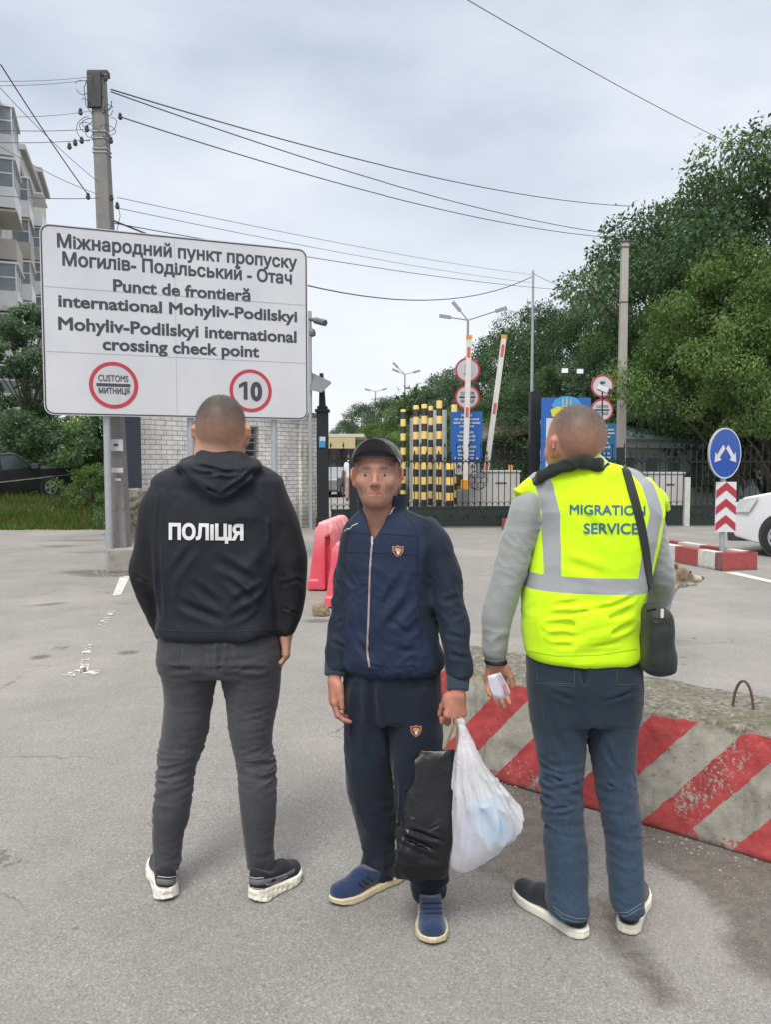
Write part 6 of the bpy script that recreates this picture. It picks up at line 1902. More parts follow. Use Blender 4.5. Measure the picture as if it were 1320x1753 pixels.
for k in range(3):
    z0 = a.z + ph_ * (.02 + .325 * k); y_ = sy.y - .066
    h_ = ph_ * .155; rise = ph_ * .17
    mb = MB(); mb.add([(a.x, y_, z0), (a.x + pw / 2, y_, z0 + rise), (b.x, y_, z0), (b.x, y_, z0 + h_), (a.x + pw / 2, y_, z0 + rise + h_), (a.x, y_, z0 + h_)], [(0, 1, 4, 5), (1, 2, 3, 4)]); mb.build('chevron', CHR, pl)

# ------------------------------------------------------------------ poles, lamps, masts, cameras
q = at(1064, 760, 24.0); z1 = at(1064, 413, 24.0).z
o = empty('concrete_pole', (q.x, 24.0, 0), 'slim pale concrete pole standing before the right-hand trees', 'pole')
taper(Vector((q.x, 24, 0)), Vector((q.x, 24, z1)), .26, .2, MB()).build('shaft', paint('pale_concrete', (.36, .34, .31), .9, .12, 4), o, bevel=.02)
mb = MB()
for py in (424, 518, 668): mb.box((q.x, 24, at(0, py, 24).z), (.24, .24, .025))
mb.build('clamp_band', IRON, o)
MB().bar(Vector((q.x - .25, 23.9, z1 - .05)), Vector((q.x + .2, 23.9, z1 - .02)), .04, .04).build('bracket', IRON, o)
q = at(911, 700, 26.0)
tag(MB().tube([(q.x, 26, 0), (q.x, 26, at(0, 600, 26).z), (q.x, 26, at(0, 463, 26).z)], [.06, .05, .035], 8).build('mast', GALV, None, True), 'thin bare steel mast in front of the trees, above the gate pillar', 'mast')
LAMP = paint('lamp_grey', (.28, .3, .32), .5, .1, 4)
def street_lamp(px, y_top, Y, arms, label):
    q = at(px, y_top, Y)
    o = empty('street_lamp', (q.x, Y, 0), label, 'street lamp', 'double-armed street lamps')
    MB().tube([(q.x, Y, 0), (q.x, Y, q.z)], [.1, .06], 10).build('mast', LAMP, o, True)
    for (ax, ay) in arms:
        e_ = at(ax, ay, Y)
        MB().tube([q, e_], .035, 8).build('arm', LAMP, o, True)
        d = (e_ - q).normalized()
        MB().bar(e_ - d * .1, e_ + d * .55, .2, .07, (0, 1, 0)).build('lamp_head', LAMP, o, bevel=.03)
street_lamp(802, 548, 42, ((770, 543), (852, 532), (787, 530)), 'nearest double-armed street lamp, rising beside the left barrier arm')
street_lamp(694, 641, 70, ((682, 636), (710, 637), (681, 628)), 'middle street lamp against the far trees')
street_lamp(642, 670, 88, ((632, 668), (655, 667)), 'farthest street lamp above the cap of the man in navy')
fo_ = at(1000, 700, 19.6)
o = empty('floodlight_pole', (fo_.x, 19.6, 0), 'thin pole with two small white floodlights above the information board', 'floodlight')
MB().tube([(fo_.x, 19.6, 0), (fo_.x, 19.6, at(0, 634, 19.6).z)], .03, 8).build('post', BLACK_IRON, o, True)
MB().bar(at(965, 640, 19.6), at(1003, 640, 19.6), .03, .03).build('crossbar', BLACK_IRON, o)
for px, py in ((967, 635), (993, 636)):
    c_ = at(px, py, 19.5)
    l_ = MB().box(c_, (.2, .1, .15)).build('floodlight', BLACK_IRON, o, bevel=.02)
    MB().box(c_ + Vector((0, -.055, 0)), (.16, .01, .11)).build('lens', paint('lens_white', (.75, .76, .78), .2), l_)
c_ = at(1033, 666, 19.4)
o = empty('security_camera', c_, 'white box security camera in front of the right-hand 5 sign', 'camera')
M_ = Matrix.Rotation(R(25), 3, 'Y')
MB().box(c_, (.27, .16, .13), M=M_).build('housing', paint('camera_white', (.6, .6, .6), .4), o, bevel=.015)
MB().box(c_ + Vector((.16, -.02, -.06)), (.1, .15, .12), M=M_).build('lens', IRON, o, bevel=.01)
MB().tube([c_ + Vector((0, .05, -.05)), (c_.x + .05, 19.5, 1.2), (c_.x + .05, 19.5, 0)], .02, 6).build('bracket', BLACK_IRON, o, True)
# cctv mast by the guardhouse
q = at(530, 640, 18.3)
o = empty('camera_mast', (q.x, 18.3, 0), 'slim grey mast with two security cameras at the right edge of the big sign', 'camera mast')
MB().tube([(q.x, 18.3, 0), (q.x, 18.3, at(0, 533, 18.3).z)], .045, 8).build('mast', GALV, o, True)
a_, b_ = at(530, 546, 18.2), at(556, 553, 17.9)
CAMG = paint('camera_grey', (.1, .105, .11), .45)
MB().tube([a_, lerp(a_, b_, .35), lerp(a_, b_, .36), b_], [.045, .045, .075, .075], 12).build('camera', CAMG, o, True)
MB().lathe(at(534, 570, 18.1), [(.02, -.09), (.075, -.06), (.08, 0), (.06, .07), (.02, .1)], 12).build('camera', CAMG, o, True)

# ------------------------------------------------------------------ far buildings
CREAM_B = paint('kiosk_cream', (.5, .42, .24), .7, .1, 3)
a, b = at(555, 752, 44), at(614, 752, 44)
o = empty('canopy', ((a.x + b.x) / 2, 44, 0), 'cream-edged canopy roof of a distant inspection lane behind the wicket gate', 'canopy')
zc_ = a.z
MB().box(((a.x + b.x) / 2, 46, zc_ + .2), (b.x - a.x + .6, 5, .18)).build('roof', paint('canopy_top', (.55, .52, .44), .6), o)
MB().box(((a.x + b.x) / 2 - .2, 43.6, zc_ - .22), (b.x - a.x, .2, .62)).build('fascia', CREAM_B, o)
mb = MB()
for px in (560, 585, 606): c_ = at(px, 800, 44.5); mb.box((c_.x, 44.5, zc_ / 2), (.25, .25, zc_))
mb.build('pillar', IRON, o)
MB().box(((a.x + b.x) / 2 - .8, 48, 1.3), (3.4, .2, 2.6)).build('back_wall', paint('kiosk_shade', (.12, .13, .13), .7, .2, 2), o)
# long pavilion behind the right-hand railing
PAV = paint('pavilion_pale', (.33, .37, .34), .7, .15, 2); PAVR = paint('pavilion_roof', (.36, .4, .4), .5, .12, 2)
o = empty('pavilion', (9.5, 27.5, 0), 'long low pale green pavilion behind the right-hand railing', 'building')
za = at(1075, 764, 25.5).z
l_, r_ = at(1058, 764, 25.5), at(1318, 748, 30.0)
pu = (r_ - l_); pu.z = 0; pl_ = pu.length; pu.normalize(); pn_ = Vector((pu.y, -pu.x, 0))
Mp = Matrix((pu, -pn_, Vector((0, 0, 1)))).transposed()
mid = (l_ + r_) / 2; mid.z = 0
MB().box(mid - pn_ * 2.2 + Vector((0, 0, 1.05)), (pl_, 4, 2.1), M=Mp).build('wall', PAV, o)
MB().box(mid - pn_ * .1 + Vector((0, 0, 2.22)), (pl_ + .5, .5, .22), M=Mp).build('fascia', PAVR, o)
p0, p1 = l_.copy(), r_.copy(); p0.z = p1.z = 2.3
MB().prism([p0 + pn_ * .2, p1 + pn_ * .2, p1 - pn_ * 4 + Vector((0, 0, .8)), p0 - pn_ * 4 + Vector((0, 0, .8))], Vector((0, 0, .1))).build('roof', paint('pavilion_roof_sheet', (.17, .22, .22), .6, .2, 2), o)
WG = paint('pavilion_pane', (.09, .13, .12), .2, .3, 2); 
for k in range(7):
    c_ = l_ + pu * (pl_ * (k + .6) / 7.2); c_.z = 1.25
    w_ = MB().box(c_ - pn_ * .18 + Vector((0, 0, 0)), (.75, .04, 1.2), M=Mp).build('window', PAVR, o)
    MB().box(c_ - pn_ * .15, (.6, .03, 1.05), M=Mp).build('pane', WG, w_)
# dark roofed hut among the trees
c_ = at(878, 722, 33)
o = empty('hut', (c_.x, 33, 0), 'small brown-roofed hut half lost among the trees', 'hut')
MB().box((c_.x + .2, 33.2, 1.3), (2.4, 2, 2.6)).build('wall', paint('hut_wall', (.05, .045, .04), .9), o)
MB().prism([(c_.x - 1.4, 32, 2.5), (c_.x + 1.7, 32, 3.0), (c_.x + 1.7, 34.6, 3.7), (c_.x - 1.4, 34.6, 3.2)], Vector((0, 0, .12))).build('roof', paint('hut_roof', (.1, .075, .065), .8, .3, 2), o)

# nine-storey apartment block on the left
APT = NT('apartment_brick')
uvn = APT.node('ShaderNodeUVMap'); bt = APT.node('ShaderNodeTexBrick')
bt.inputs['Scale'].default_value = 1; bt.inputs['Brick Width'].default_value = 1.5; bt.inputs['Row Height'].default_value = .75; bt.inputs['Mortar Size'].default_value = .03
bt.inputs['Color1'].default_value = (.6, .57, .52, 1); bt.inputs['Color2'].default_value = (.53, .5, .46, 1); bt.inputs['Mortar'].default_value = (.4, .38, .35, 1)
APT.link(uvn.outputs[0], bt.inputs['Vector'])
APT.color(APT.mix(APT.rng(APT.noise(.35, 5, .7), .45, .7, 0, .4), bt.outputs['Color'], (.27, .25, .225))).rough(.9)
APW = paint('balcony_white', (.62, .63, .64), .6, .14, .6, dirt=((.3, .29, .27), .6)); APG = paint('apartment_glass', (.2, .235, .26), .15, .3, .7); APD = paint('apartment_trim', (.3, .295, .29), .7, .2, 1)
ap = empty('apartment_block', (-34, 60, 0), 'tall pale nine-storey apartment block with glazed balconies at the left edge', 'apartment block')
# facade line: from near-left to far-right, seen at a grazing angle
segs_ = [((-14, 40), (20, 49), 21.3), ((20.5, 50), (45, 60), 22.6), ((46, 61.5), (73, 71), 26.0), ((74, 72), (87, 79), 28.2)]
for k, ((pa0, Ya), (pb0_, Yb), zt) in enumerate(segs_):
    a = at(pa0, 700, Ya); b = at(pb0_, 700, Yb); a.z = b.z = 0
    d = (b - a); L = d.length; d.normalize(); nn = Vector((d.y, -d.x, 0))      # outward, to the right
    Mw = Matrix((d, -nn, Vector((0, 0, 1)))).transposed()
    w_ = MB().box((a + b) / 2 - nn * 5 + Vector((0, 0, zt / 2)), (L, 10, zt), M=Mw).build('wall', APT.m, ap); planar_uv(w_, a, d)
    MB().box((a + b) / 2 - nn * 4.9 + Vector((0, 0, zt + .2)), (L + .3, 10.6, .4), M=Mw).build('roof', APD, ap)
    nb = max(1, int(L / 5.5))
    for j in range(nb):
        s0 = L * (j + .5) / nb; bw = min(3.6, L / nb * .7)
        for fl in range(8 if k else 8):
            zf = 1.6 + fl * 2.8
            if zf + 2.6 > zt: break
            c_ = a + d * s0 + nn * .55
            bal = MB().box(c_ + Vector((0, 0, zf + .55)), (bw, 1.1, 1.1), M=Mw).box(c_ + Vector((0, 0, zf + 2.62)), (bw + .1, 1.25, .12), M=Mw).build('balcony', APW if (fl * 3 + j + k) % 4 else APT.m, ap)
            if (fl + j + k) % 5 != 4:
                MB().box(c_ + Vector((0, 0, zf + 1.83)) - nn * .04, (bw - .08, 1.0, 1.46), M=Mw).build('glazing', APG, bal)
                fm = MB()
                for t in (-.5, -.17, .17, .5): fm.box(c_ + nn * .47 + d * (t * (bw - .1)) + Vector((0, 0, zf + 1.83)), (.09, .06, 1.46), M=Mw)
                fm.box(c_ - d * (bw / 2 - .04) + Vector((0, 0, zf + 1.83)), (.06, 1.04, .08), M=Mw)
                fm.build('frame', APW, bal)
            if fl % 2 == 0 and j == 0:
                MB().box(a + d * (s0 - bw / 2 - .7 if s0 - bw / 2 > 1.2 else .4) + nn * .02 + Vector((0, 0, zf + 1.5)), (.8, .06, 1.4), M=Mw).build('window', APG, ap)
print('buildings', round(time.time() - T0, 1))
# ------------------------------------------------------------------ trees and greenery
def leaf_mat(name, a, b, light):
    n = NT(name)
    t = n.attr('tone').outputs['Fac']
    c = n.ramp(t, [(0.0, a), (.6, b), (1.0, light)])
    n.color(c).rough(.55, .3)
    tl = n.node('ShaderNodeBsdfTranslucent'); mx = n.node('ShaderNodeMixShader')
    mx.inputs[0].default_value = .36
    n.link(n.mix(1.0, c, (1.15, 1.25, .55), 'MULTIPLY'), tl.inputs['Color'])
    n.link(n.b.outputs[0], mx.inputs[1]); n.link(tl.outputs[0], mx.inputs[2])
    n.link(mx.outputs[0], n.t.nodes['Material Output'].inputs['Surface'])
    return n.m
LEAF_D = leaf_mat('leaf_dark', (.034, .07, .036), (.07, .125, .066), (.13, .2, .115))
LEAF_M = leaf_mat('leaf_mid', (.045, .092, .022), (.1, .17, .048), (.175, .25, .09))
LEAF_B = leaf_mat('leaf_bluish', (.05, .09, .055), (.09, .145, .092), (.14, .205, .135))
BARK = paint('bark', (.06, .052, .042), .95, .35, 6, .7, 30)

def leaf_cloud(clumps, leaf, seed, droop=.5):
    """clumps: (centre, radius, squash, count) -> vertices, quads, tones"""
    r = np.random.default_rng(seed)
    VV, TT = [], []
    for c, rad, sq, cnt in clumps:
        v = r.normal(0, 1, (cnt, 3)); v /= np.linalg.norm(v, axis=1)[:, None]
        rr = rad * r.random(cnt) ** .3
        # ragged sprays: a few spikes leave the ball
        rr *= 1 + .35 * np.maximum(perlin(v * 2.3 + seed + c[0]), 0) * 2
        p = np.array(c) + v * rr[:, None] * np.array([1, 1, sq])
        d = v * .6 + r.normal(0, .55, (cnt, 3)) + np.array([0, 0, -droop]); d /= np.linalg.norm(d, axis=1)[:, None]
        s = np.cross(d, r.normal(0, 1, (cnt, 3)) * .5 + np.array([0, 0, 1.0])); s /= np.linalg.norm(s, axis=1)[:, None] + 1e-9
        n = np.cross(s, d)
        L = leaf * (.6 + .8 * r.random(cnt))[:, None]
        q = np.stack([p, p + d * L * .5 + s * L * .27 + n * L * .06, p + d * L, p + d * L * .5 - s * L * .27 + n * L * .06], 1)
        VV.append(q.reshape(-1, 3))
        base = r.random() ** 1.2 * .7
        TT.append(np.repeat(np.clip(base + r.random(cnt) * .4, 0, 1), 4))
    V = np.concatenate(VV); T = np.concatenate(TT)
    return V, np.arange(len(V)).reshape(-1, 4), T

def crown_clumps(w, h0, h1, n, seed, cnt, shape='round', rad=(.065, .155)):
    r = np.random.default_rng(seed)
    out = []
    for i in range(n):
        t = (i + .5) / n
        z = h0 + (h1 - h0) * t ** .85
        env = {'round': math.sin(math.pi * min(1, .12 + .88 * t)) ** .55 + .08, 'cone': (1 - t) ** .7 + .12, 'wide': (math.sin(math.pi * min(1, .3 + .7 * t))) ** .5 + .06}[shape]
        a = i * 2.39996 + r.normal(0, .4)
        rho = w / 2 * env * (.45 + .55 * r.random() ** .5) * (1 + .22 * r.normal())
        rd = w * (rad[0] + (rad[1] - rad[0]) * r.random())
        out.append(((rho * math.cos(a), rho * math.sin(a), z - .12 * rho), rd, .42 + .25 * r.random(), int(cnt * (rd / (w * .15))**2)))
    return out

def tree_mesh(w, h, n, cnt, leaf, seed, base=.2, shape='round', mat=None, droop=.5):
    cl = crown_clumps(w, h * base, h * .93, n, seed, cnt, shape)
    V, F, T = leaf_cloud(cl, leaf, seed, droop)
    me = mesh_np('crown', V, F)
    a = me.attributes.new('tone', 'FLOAT', 'POINT'); a.data.foreach_set('value', T.astype(np.float32))
    me.materials.append(mat)
    rg = random.Random(seed)
    tb = MB()
    tr = [(0, 0, 0)]
    for k in range(1, 7): tr.append((tr[-1][0] + rg.uniform(-.12, .12), tr[-1][1] + rg.uniform(-.12, .12), h * .8 * k / 6))
    tb.tube(tr, [w * .03 * (1 - .13 * k) + .02 for k in range(7)], 9)
    for c, rd, sq, ct in cl[::2]:
        z0 = max(h * .12, c[2] * .62)
        k = min(5, int(z0 / (h * .8) * 6)); p0 = Vector(tr[k])
        p1 = Vector(c); m = (p0 + p1) / 2 + Vector((0, 0, .12 * h * .3))
        tb.tube([p0, m, p1], [w * .012, w * .007, w * .003], 5)
    o = tb.build('trunk', BARK, None, True)
    tme = o.data; bpy.data.objects.remove(o)
    return me, tme
def plant_tree(meshes, loc, s, rz, label, group=None, cat='tree', name='tree', sz=None):
    o = empty(name, loc, label, cat, group, rz)
    o.scale = (s, s, sz or s)
    for nm, me in zip(('crown', 'trunk'), meshes):
        if me is None: continue
        c = bpy.data.objects.new(nm, me); COL.objects.link(c); c.parent = o
    return o
TA = tree_mesh(8.5, 11, 92, 900, .15, 21, .1, 'round', LEAF_D, .5)
TB = tree_mesh(8.5, 10, 78, 950, .14, 22, .42, 'wide', LEAF_M, .8)
TC = tree_mesh(8.0, 10.5, 76, 560, .2, 23, .06, 'round', LEAF_B, .4)
def tree_at(px, top, Y, tm, h0, label, rz=0.0, fat=1.0):
    q = at(px, top + 8, Y); s = q.z / h0 * .94
    o = plant_tree(tm, (q.x, Y, 0), s * fat * .86, rz, label, 'trees beyond the railings', sz=s)
    return o
tree_at(1345, 140, 27, TA, 11, 'tallest dark green tree, cut off by the right edge at the skyline', .4)
tree_at(1205, 248, 31, TA, 11, 'tall dark tree whose top slopes down from the skyline at right', 2.1)
tree_at(1265, 370, 23.5, TB, 10, 'bright yellow-green drooping tree overhanging the pavilion', .9, .95)
tree_at(1118, 335, 37, TA, 11, 'dark tree rising directly behind the slim concrete pole', 4.0, .72)
tree_at(1160, 470, 31.5, TB, 10, 'bushy lighter tree between the concrete pole and the yellow-green tree', 3.0, 1.1)
tree_at(1340, 470, 22, TB, 10, 'low bright tree at the right edge above the white van', 5.0, 1.0)
tree_at(1012, 458, 40, TA, 11, 'dark tree left of the slim concrete pole', 1.2, .8)
tree_at(1050, 560, 31, TC, 10.5, 'low shadowy tree behind the right-hand round signs', 2.2, 1.3)
tree_at(935, 478, 44, TA, 11, 'tree behind the thin steel mast', .2)
tree_at(960, 590, 33, TA, 11, 'low dark tree behind the floodlights', 5.2, 1.4)
tree_at(868, 530, 50, TC, 10.5, 'blue-green tree behind the tilted barrier arm', 3.3)
tree_at(880, 640, 37, TA, 11, 'low dark tree behind the small hut', 2.7, 1.6)
tree_at(812, 590, 56, TC, 10.5, 'tree behind the nearest street lamp', 5.5)
tree_at(765, 612, 62, TC, 10.5, 'rounded tree left of the nearest street lamp', .7)
tree_at(722, 640, 64, TB, 10, 'yellowish tree behind the striped posts', 1.9)
tree_at(775, 680, 48, TB, 10, 'low light tree behind the blue text board', 4.4, 1.7)
tree_at(665, 655, 82, TC, 10.5, 'tree between the two far street lamps', 4.1)
tree_at(622, 668, 90, TC, 10.5, 'far tree above the cream canopy', 2.0)
tree_at(592, 702, 96, TC, 10.5, 'farthest low tree at the end of the lane', .3)
tree_at(650, 705, 66, TB, 10, 'low bright tree above the cap of the man in navy', 3.6, 1.4)
# far dark belt of woodland behind them
r = np.random.default_rng(5); cl = []
for k in range(150):
    x = r.uniform(2, 60); y = 58 + r.uniform(0, 25) - x * .35
    cl.append(((x, y, r.uniform(.5, 6.5)), r.uniform(1.4, 2.4), .8, 170))
V, F, T = leaf_cloud(cl, .5, 9)
me = mesh_np('woodland', V, F); a_ = me.attributes.new('tone', 'FLOAT', 'POINT'); a_.data.foreach_set('value', (T * .6).astype(np.float32))
tag(link('woodland', me, LEAF_D, smooth=False), kind='stuff')
# left side
TL = tree_mesh(3.8, 8.5, 64, 560, .14, 31, .33, 'round', LEAF_B, .8)
q = at(52, 500, 31)
plant_tree(TL, (q.x, 31, 0), q.z / 8.5, .5, 'slender blue-green tree between the apartment block and the big sign')
BU = tree_mesh(3.0, 2.6, 40, 330, .12, 32, .12, 'wide', LEAF_D, .3)
BU2 = tree_mesh(3.0, 2.6, 40, 330, .12, 33, .12, 'wide', LEAF_M, .3)
def bush_at(px, top, Y, bm_, label, fat=1.0, rz=0.0):
    q = at(px, top, Y); s = q.z / 2.6
    plant_tree(bm_, (q.x, Y, .2), s * fat, rz, label, 'bushes on the grassy bank', 'bush', 'bush', s)
bush_at(100, 722, 28, BU, 'dark bush behind the nose of the old black car', 1.0)
bush_at(168, 705, 25, BU2, 'taller bush just left of the sign post, below the board', .6, 1.0)
bush_at(20, 706, 28, BU, 'dark bush behind the roof of the old black car', 1.1, 2.0)
bush_at(190, 705, 24.5, BU, 'dark bush hidden behind the utility pole', 1.0, 3.0)
bush_at(158, 805, 20.6, BU2, 'low yellow-green bush on the bank left of the sign post', .8, 4.0)
bush_at(222, 760, 17.0, BU, 'small dark shrub in front of the navy metal screen', .5, 5.0)
# grassy bank
gx = np.linspace(-30, -4.6, 60); gy = np.linspace(18.05, 32, 40)
X_g, Y_g = np.meshgrid(gx, gy, indexing='ij')
def bank(x, y): return .48 * sstep(y + .25 * np.sin(x * 1.7), 18.1, 21.5) * (1 - .0 * x)
Zg = bank(X_g, Y_g) + .03 * perlin(np.stack([X_g.ravel() * 1.3, Y_g.ravel() * 1.3, np.zeros(X_g.size)], 1)).reshape(X_g.shape) - .02
ii, jj = np.meshgrid(np.arange(59), np.arange(39), indexing='ij'); k0 = (ii * 40 + jj).ravel()
bk = link('grass_bank', mesh_np('grass_bank', np.stack([X_g.ravel(), Y_g.ravel(), Zg.ravel()], 1), np.stack([k0, k0 + 40, k0 + 41, k0 + 1], 1)), paint('bank_soil', (.07, .075, .035), .95, .4, 3))
tag(bk, kind='structure')
r = np.random.default_rng(8)
n = 42000
x = r.uniform(-16, -4.5, n); y = 18.0 + 6.5 * r.random(n) ** 1.5
keep = (y > 18.15 + .22 * perlin(np.stack([x * 1.4, x * 0, x * 0], 1)) + .1 * r.random(n))
x, y = x[keep], y[keep]; n = len(x)
z = bank(x, y) - .03
patch = perlin(np.stack([x * .8, y * .8, x * 0], 1))
h = (.10 + .22 * r.random(n)) * (1 + .8 * np.clip(patch, -.5, 1)) * np.where(y < 18.6, .6, 1)
a = r.uniform(0, 6.28, n); dx, dy = np.cos(a) * .012, np.sin(a) * .012
lx, ly = r.normal(0, .35, n) * h, r.normal(0, .35, n) * h
V = np.stack([np.stack([x - dx, y - dy, z], 1), np.stack([x + dx, y + dy, z], 1), np.stack([x + lx, y + ly, z + h], 1)], 1).reshape(-1, 3)
me = mesh_np('grass', V, np.arange(3 * n).reshape(-1, 3))
t = np.clip(.45 + .6 * patch + r.normal(0, .2, n), 0, 1); a_ = me.attributes.new('tone', 'FLOAT', 'POINT'); a_.data.foreach_set('value', np.repeat(t, 3).astype(np.float32))
GRM = leaf_mat('grass_blades', (.1, .09, .035), (.075, .12, .024), (.12, .2, .04))
tag(link('grass', me, GRM, smooth=False), kind='stuff')
# small stones and grit beside the barrier block and footing
r = np.random.default_rng(3); mb = MB()
def pebble(p, s):
    b = [(p[0] + s * math.cos(t) * r.uniform(.7, 1.2), p[1] + s * math.sin(t) * r.uniform(.7, 1.2), p[2] + r.uniform(0, .2) * s) for t in np.linspace(0, 5.24, 6)]
    mb.add(b + [(p[0], p[1], p[2] + s * .8)], [(i, (i + 1) % 6, 6) for i in range(6)])
for k in range(420):
    s_ = r.uniform(-.1, 1.6); p = bo + bu * s_ - bn * abs(r.normal(.0, .12)); pebble((p[0], p[1], -.002), r.choice([.003, .004, .006, .009], p=[.4, .3, .2, .1]))
for k in range(160):
    p = ground(r.uniform(60, 1290), r.uniform(1100, 1740)); pebble((p.x, p.y, -.003), r.uniform(.002, .0045))
for k in range(120):
    p = ground(r.uniform(155, 260), r.uniform(972, 992)); pebble((p.x, p.y, -.003), r.uniform(.006, .02))
tag(mb.build('gravel', paint('grit_stone', (.27, .25, .22), .95, .4, 30)), kind='stuff')
print('greenery', round(time.time() - T0, 1))

# ------------------------------------------------------------------ vehicles
TYRE = paint('tyre_rubber', (.018, .018, .019), .85, .2, 20); ALLOY = paint('alloy', (.5, .51, .53), .3, .1, 6, metal=.6); GLS = NT('car_glass'); GLS.color((.03, .04, .042)).rough(.06, .8)
CHROME = paint('chrome', (.55, .55, .56), .2, .1, 6, metal=.9); PLAST = paint('dark_plastic', (.03, .031, .034), .6); LENS = paint('headlamp', (.55, .57, .6), .12); TAIL = paint('tail_lamp', (.3, .015, .015), .2)
def wheel(parent, c, r_, w, ax, spokes=5, Mw=None, rimmat=None):
    """c centre, ax axle direction pointing outwards"""
    o = MB().lathe(Vector(c) - Vector(ax) * w / 2, [(r_ * .66, 0), (r_ * .93, 0), (r_, w * .15), (r_, w * .85), (r_ * .93, w), (r_ * .66, w), (r_ * .62, w * .6), (.02, w * .55)], 30, ax).build('wheel', TYRE, parent, True)
    ax = Vector(ax).normalized(); s = ax.cross(Vector((0, 0, 1))).normalized(); t = ax.cross(s)
    rm = MB(); c = Vector(c) + ax * w * .38
    for k in range(spokes):
        a = 2 * math.pi * k / spokes
        d = s * math.cos(a) + t * math.sin(a); e = s * -math.sin(a) + t * math.cos(a)
        rm.prism([c + d * r_ * .1 + e * r_ * .05, c + d * r_ * .62 + e * r_ * .13, c + d * r_ * .62 - e * r_ * .13, c + d * r_ * .1 - e * r_ * .05], ax * .03)
    for k in range(28):
        a0_, a1_ = 2 * math.pi * k / 28, 2 * math.pi * (k + 1) / 28
        pa, pb2 = s * math.cos(a0_) + t * math.sin(a0_), s * math.cos(a1_) + t * math.sin(a1_)
        rm.prism([c + pa * r_ * .6, c + pb2 * r_ * .6, c + pb2 * r_ * .68, c + pa * r_ * .68], ax * .035)
    rm.lathe(c, [(r_ * .14, 0), (r_ * .14, .03), (r_ * .05, .04)], 14, ax)
    rm.build('rim', rimmat or ALLOY, o)
    return o
def vehicle(name, label, cat, loc, rz, prof, roofline, length, width, wheels, r_w, body_mat, tum=.12, windows=(), extras=None, rim=None, pitch=0.0):
    """prof: side outline (x forward, z) of the lower body; roofline: outline of the cabin (narrower above)"""
    o = empty(name, loc, label, cat, None)
    cp, sp = math.cos(pitch), math.sin(pitch)
    F_ = Vector((math.cos(rz) * cp, math.sin(rz) * cp, sp)); S_ = Vector((-math.sin(rz), math.cos(rz), 0)); Z_ = F_.cross(S_); L0 = Vector(loc)
    W = lambda x, y, z: L0 + F_ * x + S_ * y + Z_ * z
    hw = width / 2
    def shell(outline, ws, nm, mat, bev):
        mb = MB(); n = len(outline)
        rings = []
        for y in (-1, 1):
            rings.append([W(x, y * hw * (1 - tum * max(0, (z - ws) / .6)), z) for x, z in outline])
        mb.add(rings[0] + rings[1], [tuple(range(n)), tuple(range(2 * n - 1, n - 1, -1))] + [(i, n + i, n + (i + 1) % n, (i + 1) % n) for i in range(n)])
        return mb.build(nm, mat, o, True, bevel=bev, segs=3)
    shell(prof, .85, 'body', body_mat, .045)
    if roofline: shell(roofline, .85, 'cabin', body_mat, .04)
    for nm, pts, side, mat in windows:
        mb = MB()
        if side in (-1, 1):
            mb.add([W(x, side * (hw * (1 - tum * max(0, (z - .85) / .6)) + .006), z) for x, z in pts], [tuple(range(len(pts)))])
        else:
            mb.add([W(x, y * hw * (1 - tum * max(0, (z - .85) / .6)), z) for x, y, z in pts], [tuple(range(len(pts)))])
        mb.build(nm, mat, o)
    for x in wheels:
        for y in (-1, 1): wheel(o, W(x, y * (hw - .07), r_w), r_w, .2, S_ * y, rimmat=rim)
        for y in (-1, 1):
            MB().lathe(W(x, y * (hw - .12), r_w + .02), [(r_w + .06, 0), (r_w + .06, .125)], 28, S_ * y).build('wheel_arch', PLAST, o, True)
    if extras: extras(o, W, hw)
    return o
# old black saloon on the bank
BLK = paint('black_car_paint', (.012, .014, .014), .3, .3, 3, spec=.6)
def saloon_x(o, W, hw):
    for y in (-1, 1):
        MB().bar(W(-1.9, y * (hw + .012), .62), W(1.85, y * (hw + .012), .62), .02, .03).build('side_strip', CHROME, o)
        MB().box(W(.72, y * (hw + .12), .98), (.2, .2, .16)).build('mirror', PLAST, o, bevel=.03)
        MB().box(W(2.03, y * hw * .66, .66), (.06, .32, .18)).build('headlight', LENS, o)
    MB().box(W(2.05, 0, .42), (.16, hw * 2.0, .14), M=Matrix.Rotation(0, 3, 'Z')).build('bumper', CHROME, o, bevel=.02)
sal_prof = [(-2.0, .35), (-2.03, .8), (-1.95, .92), (-1.0, .95), (.75, .93), (1.9, .84), (2.02, .72), (2.0, .35), (1.7, .26), (-1.7, .26)]
sal_roof = [(-1.35, .9), (-1.0, 1.38), (-.75, 1.42), (.15, 1.42), (.3, 1.38), (.8, .9)]
q = at(8, 880, 22.6)
vehicle('parked_car', 'old black boxy saloon parked on the grass at the left edge', 'car', (q.x - .15, 22.5, .46), R(58), sal_prof, sal_roof, 4.1, 1.62, (-1.25, 1.2), .3, BLK, windows=[('side_window', [(-1.15, .95), (-.92, 1.32), (-.3, 1.34), (-.3, .95)], -1, GLS.m), ('side_window', [(-.24, .95), (-.24, 1.34), (.18, 1.34), (.62, .95)], -1, GLS.m), ('windscreen', [(.83, -.85, .93), (.83, .85, .93), (.34, .82, 1.37), (.34, -.82, 1.37)], 0, GLS.m)], extras=saloon_x, rim=GALV, pitch=R(5))
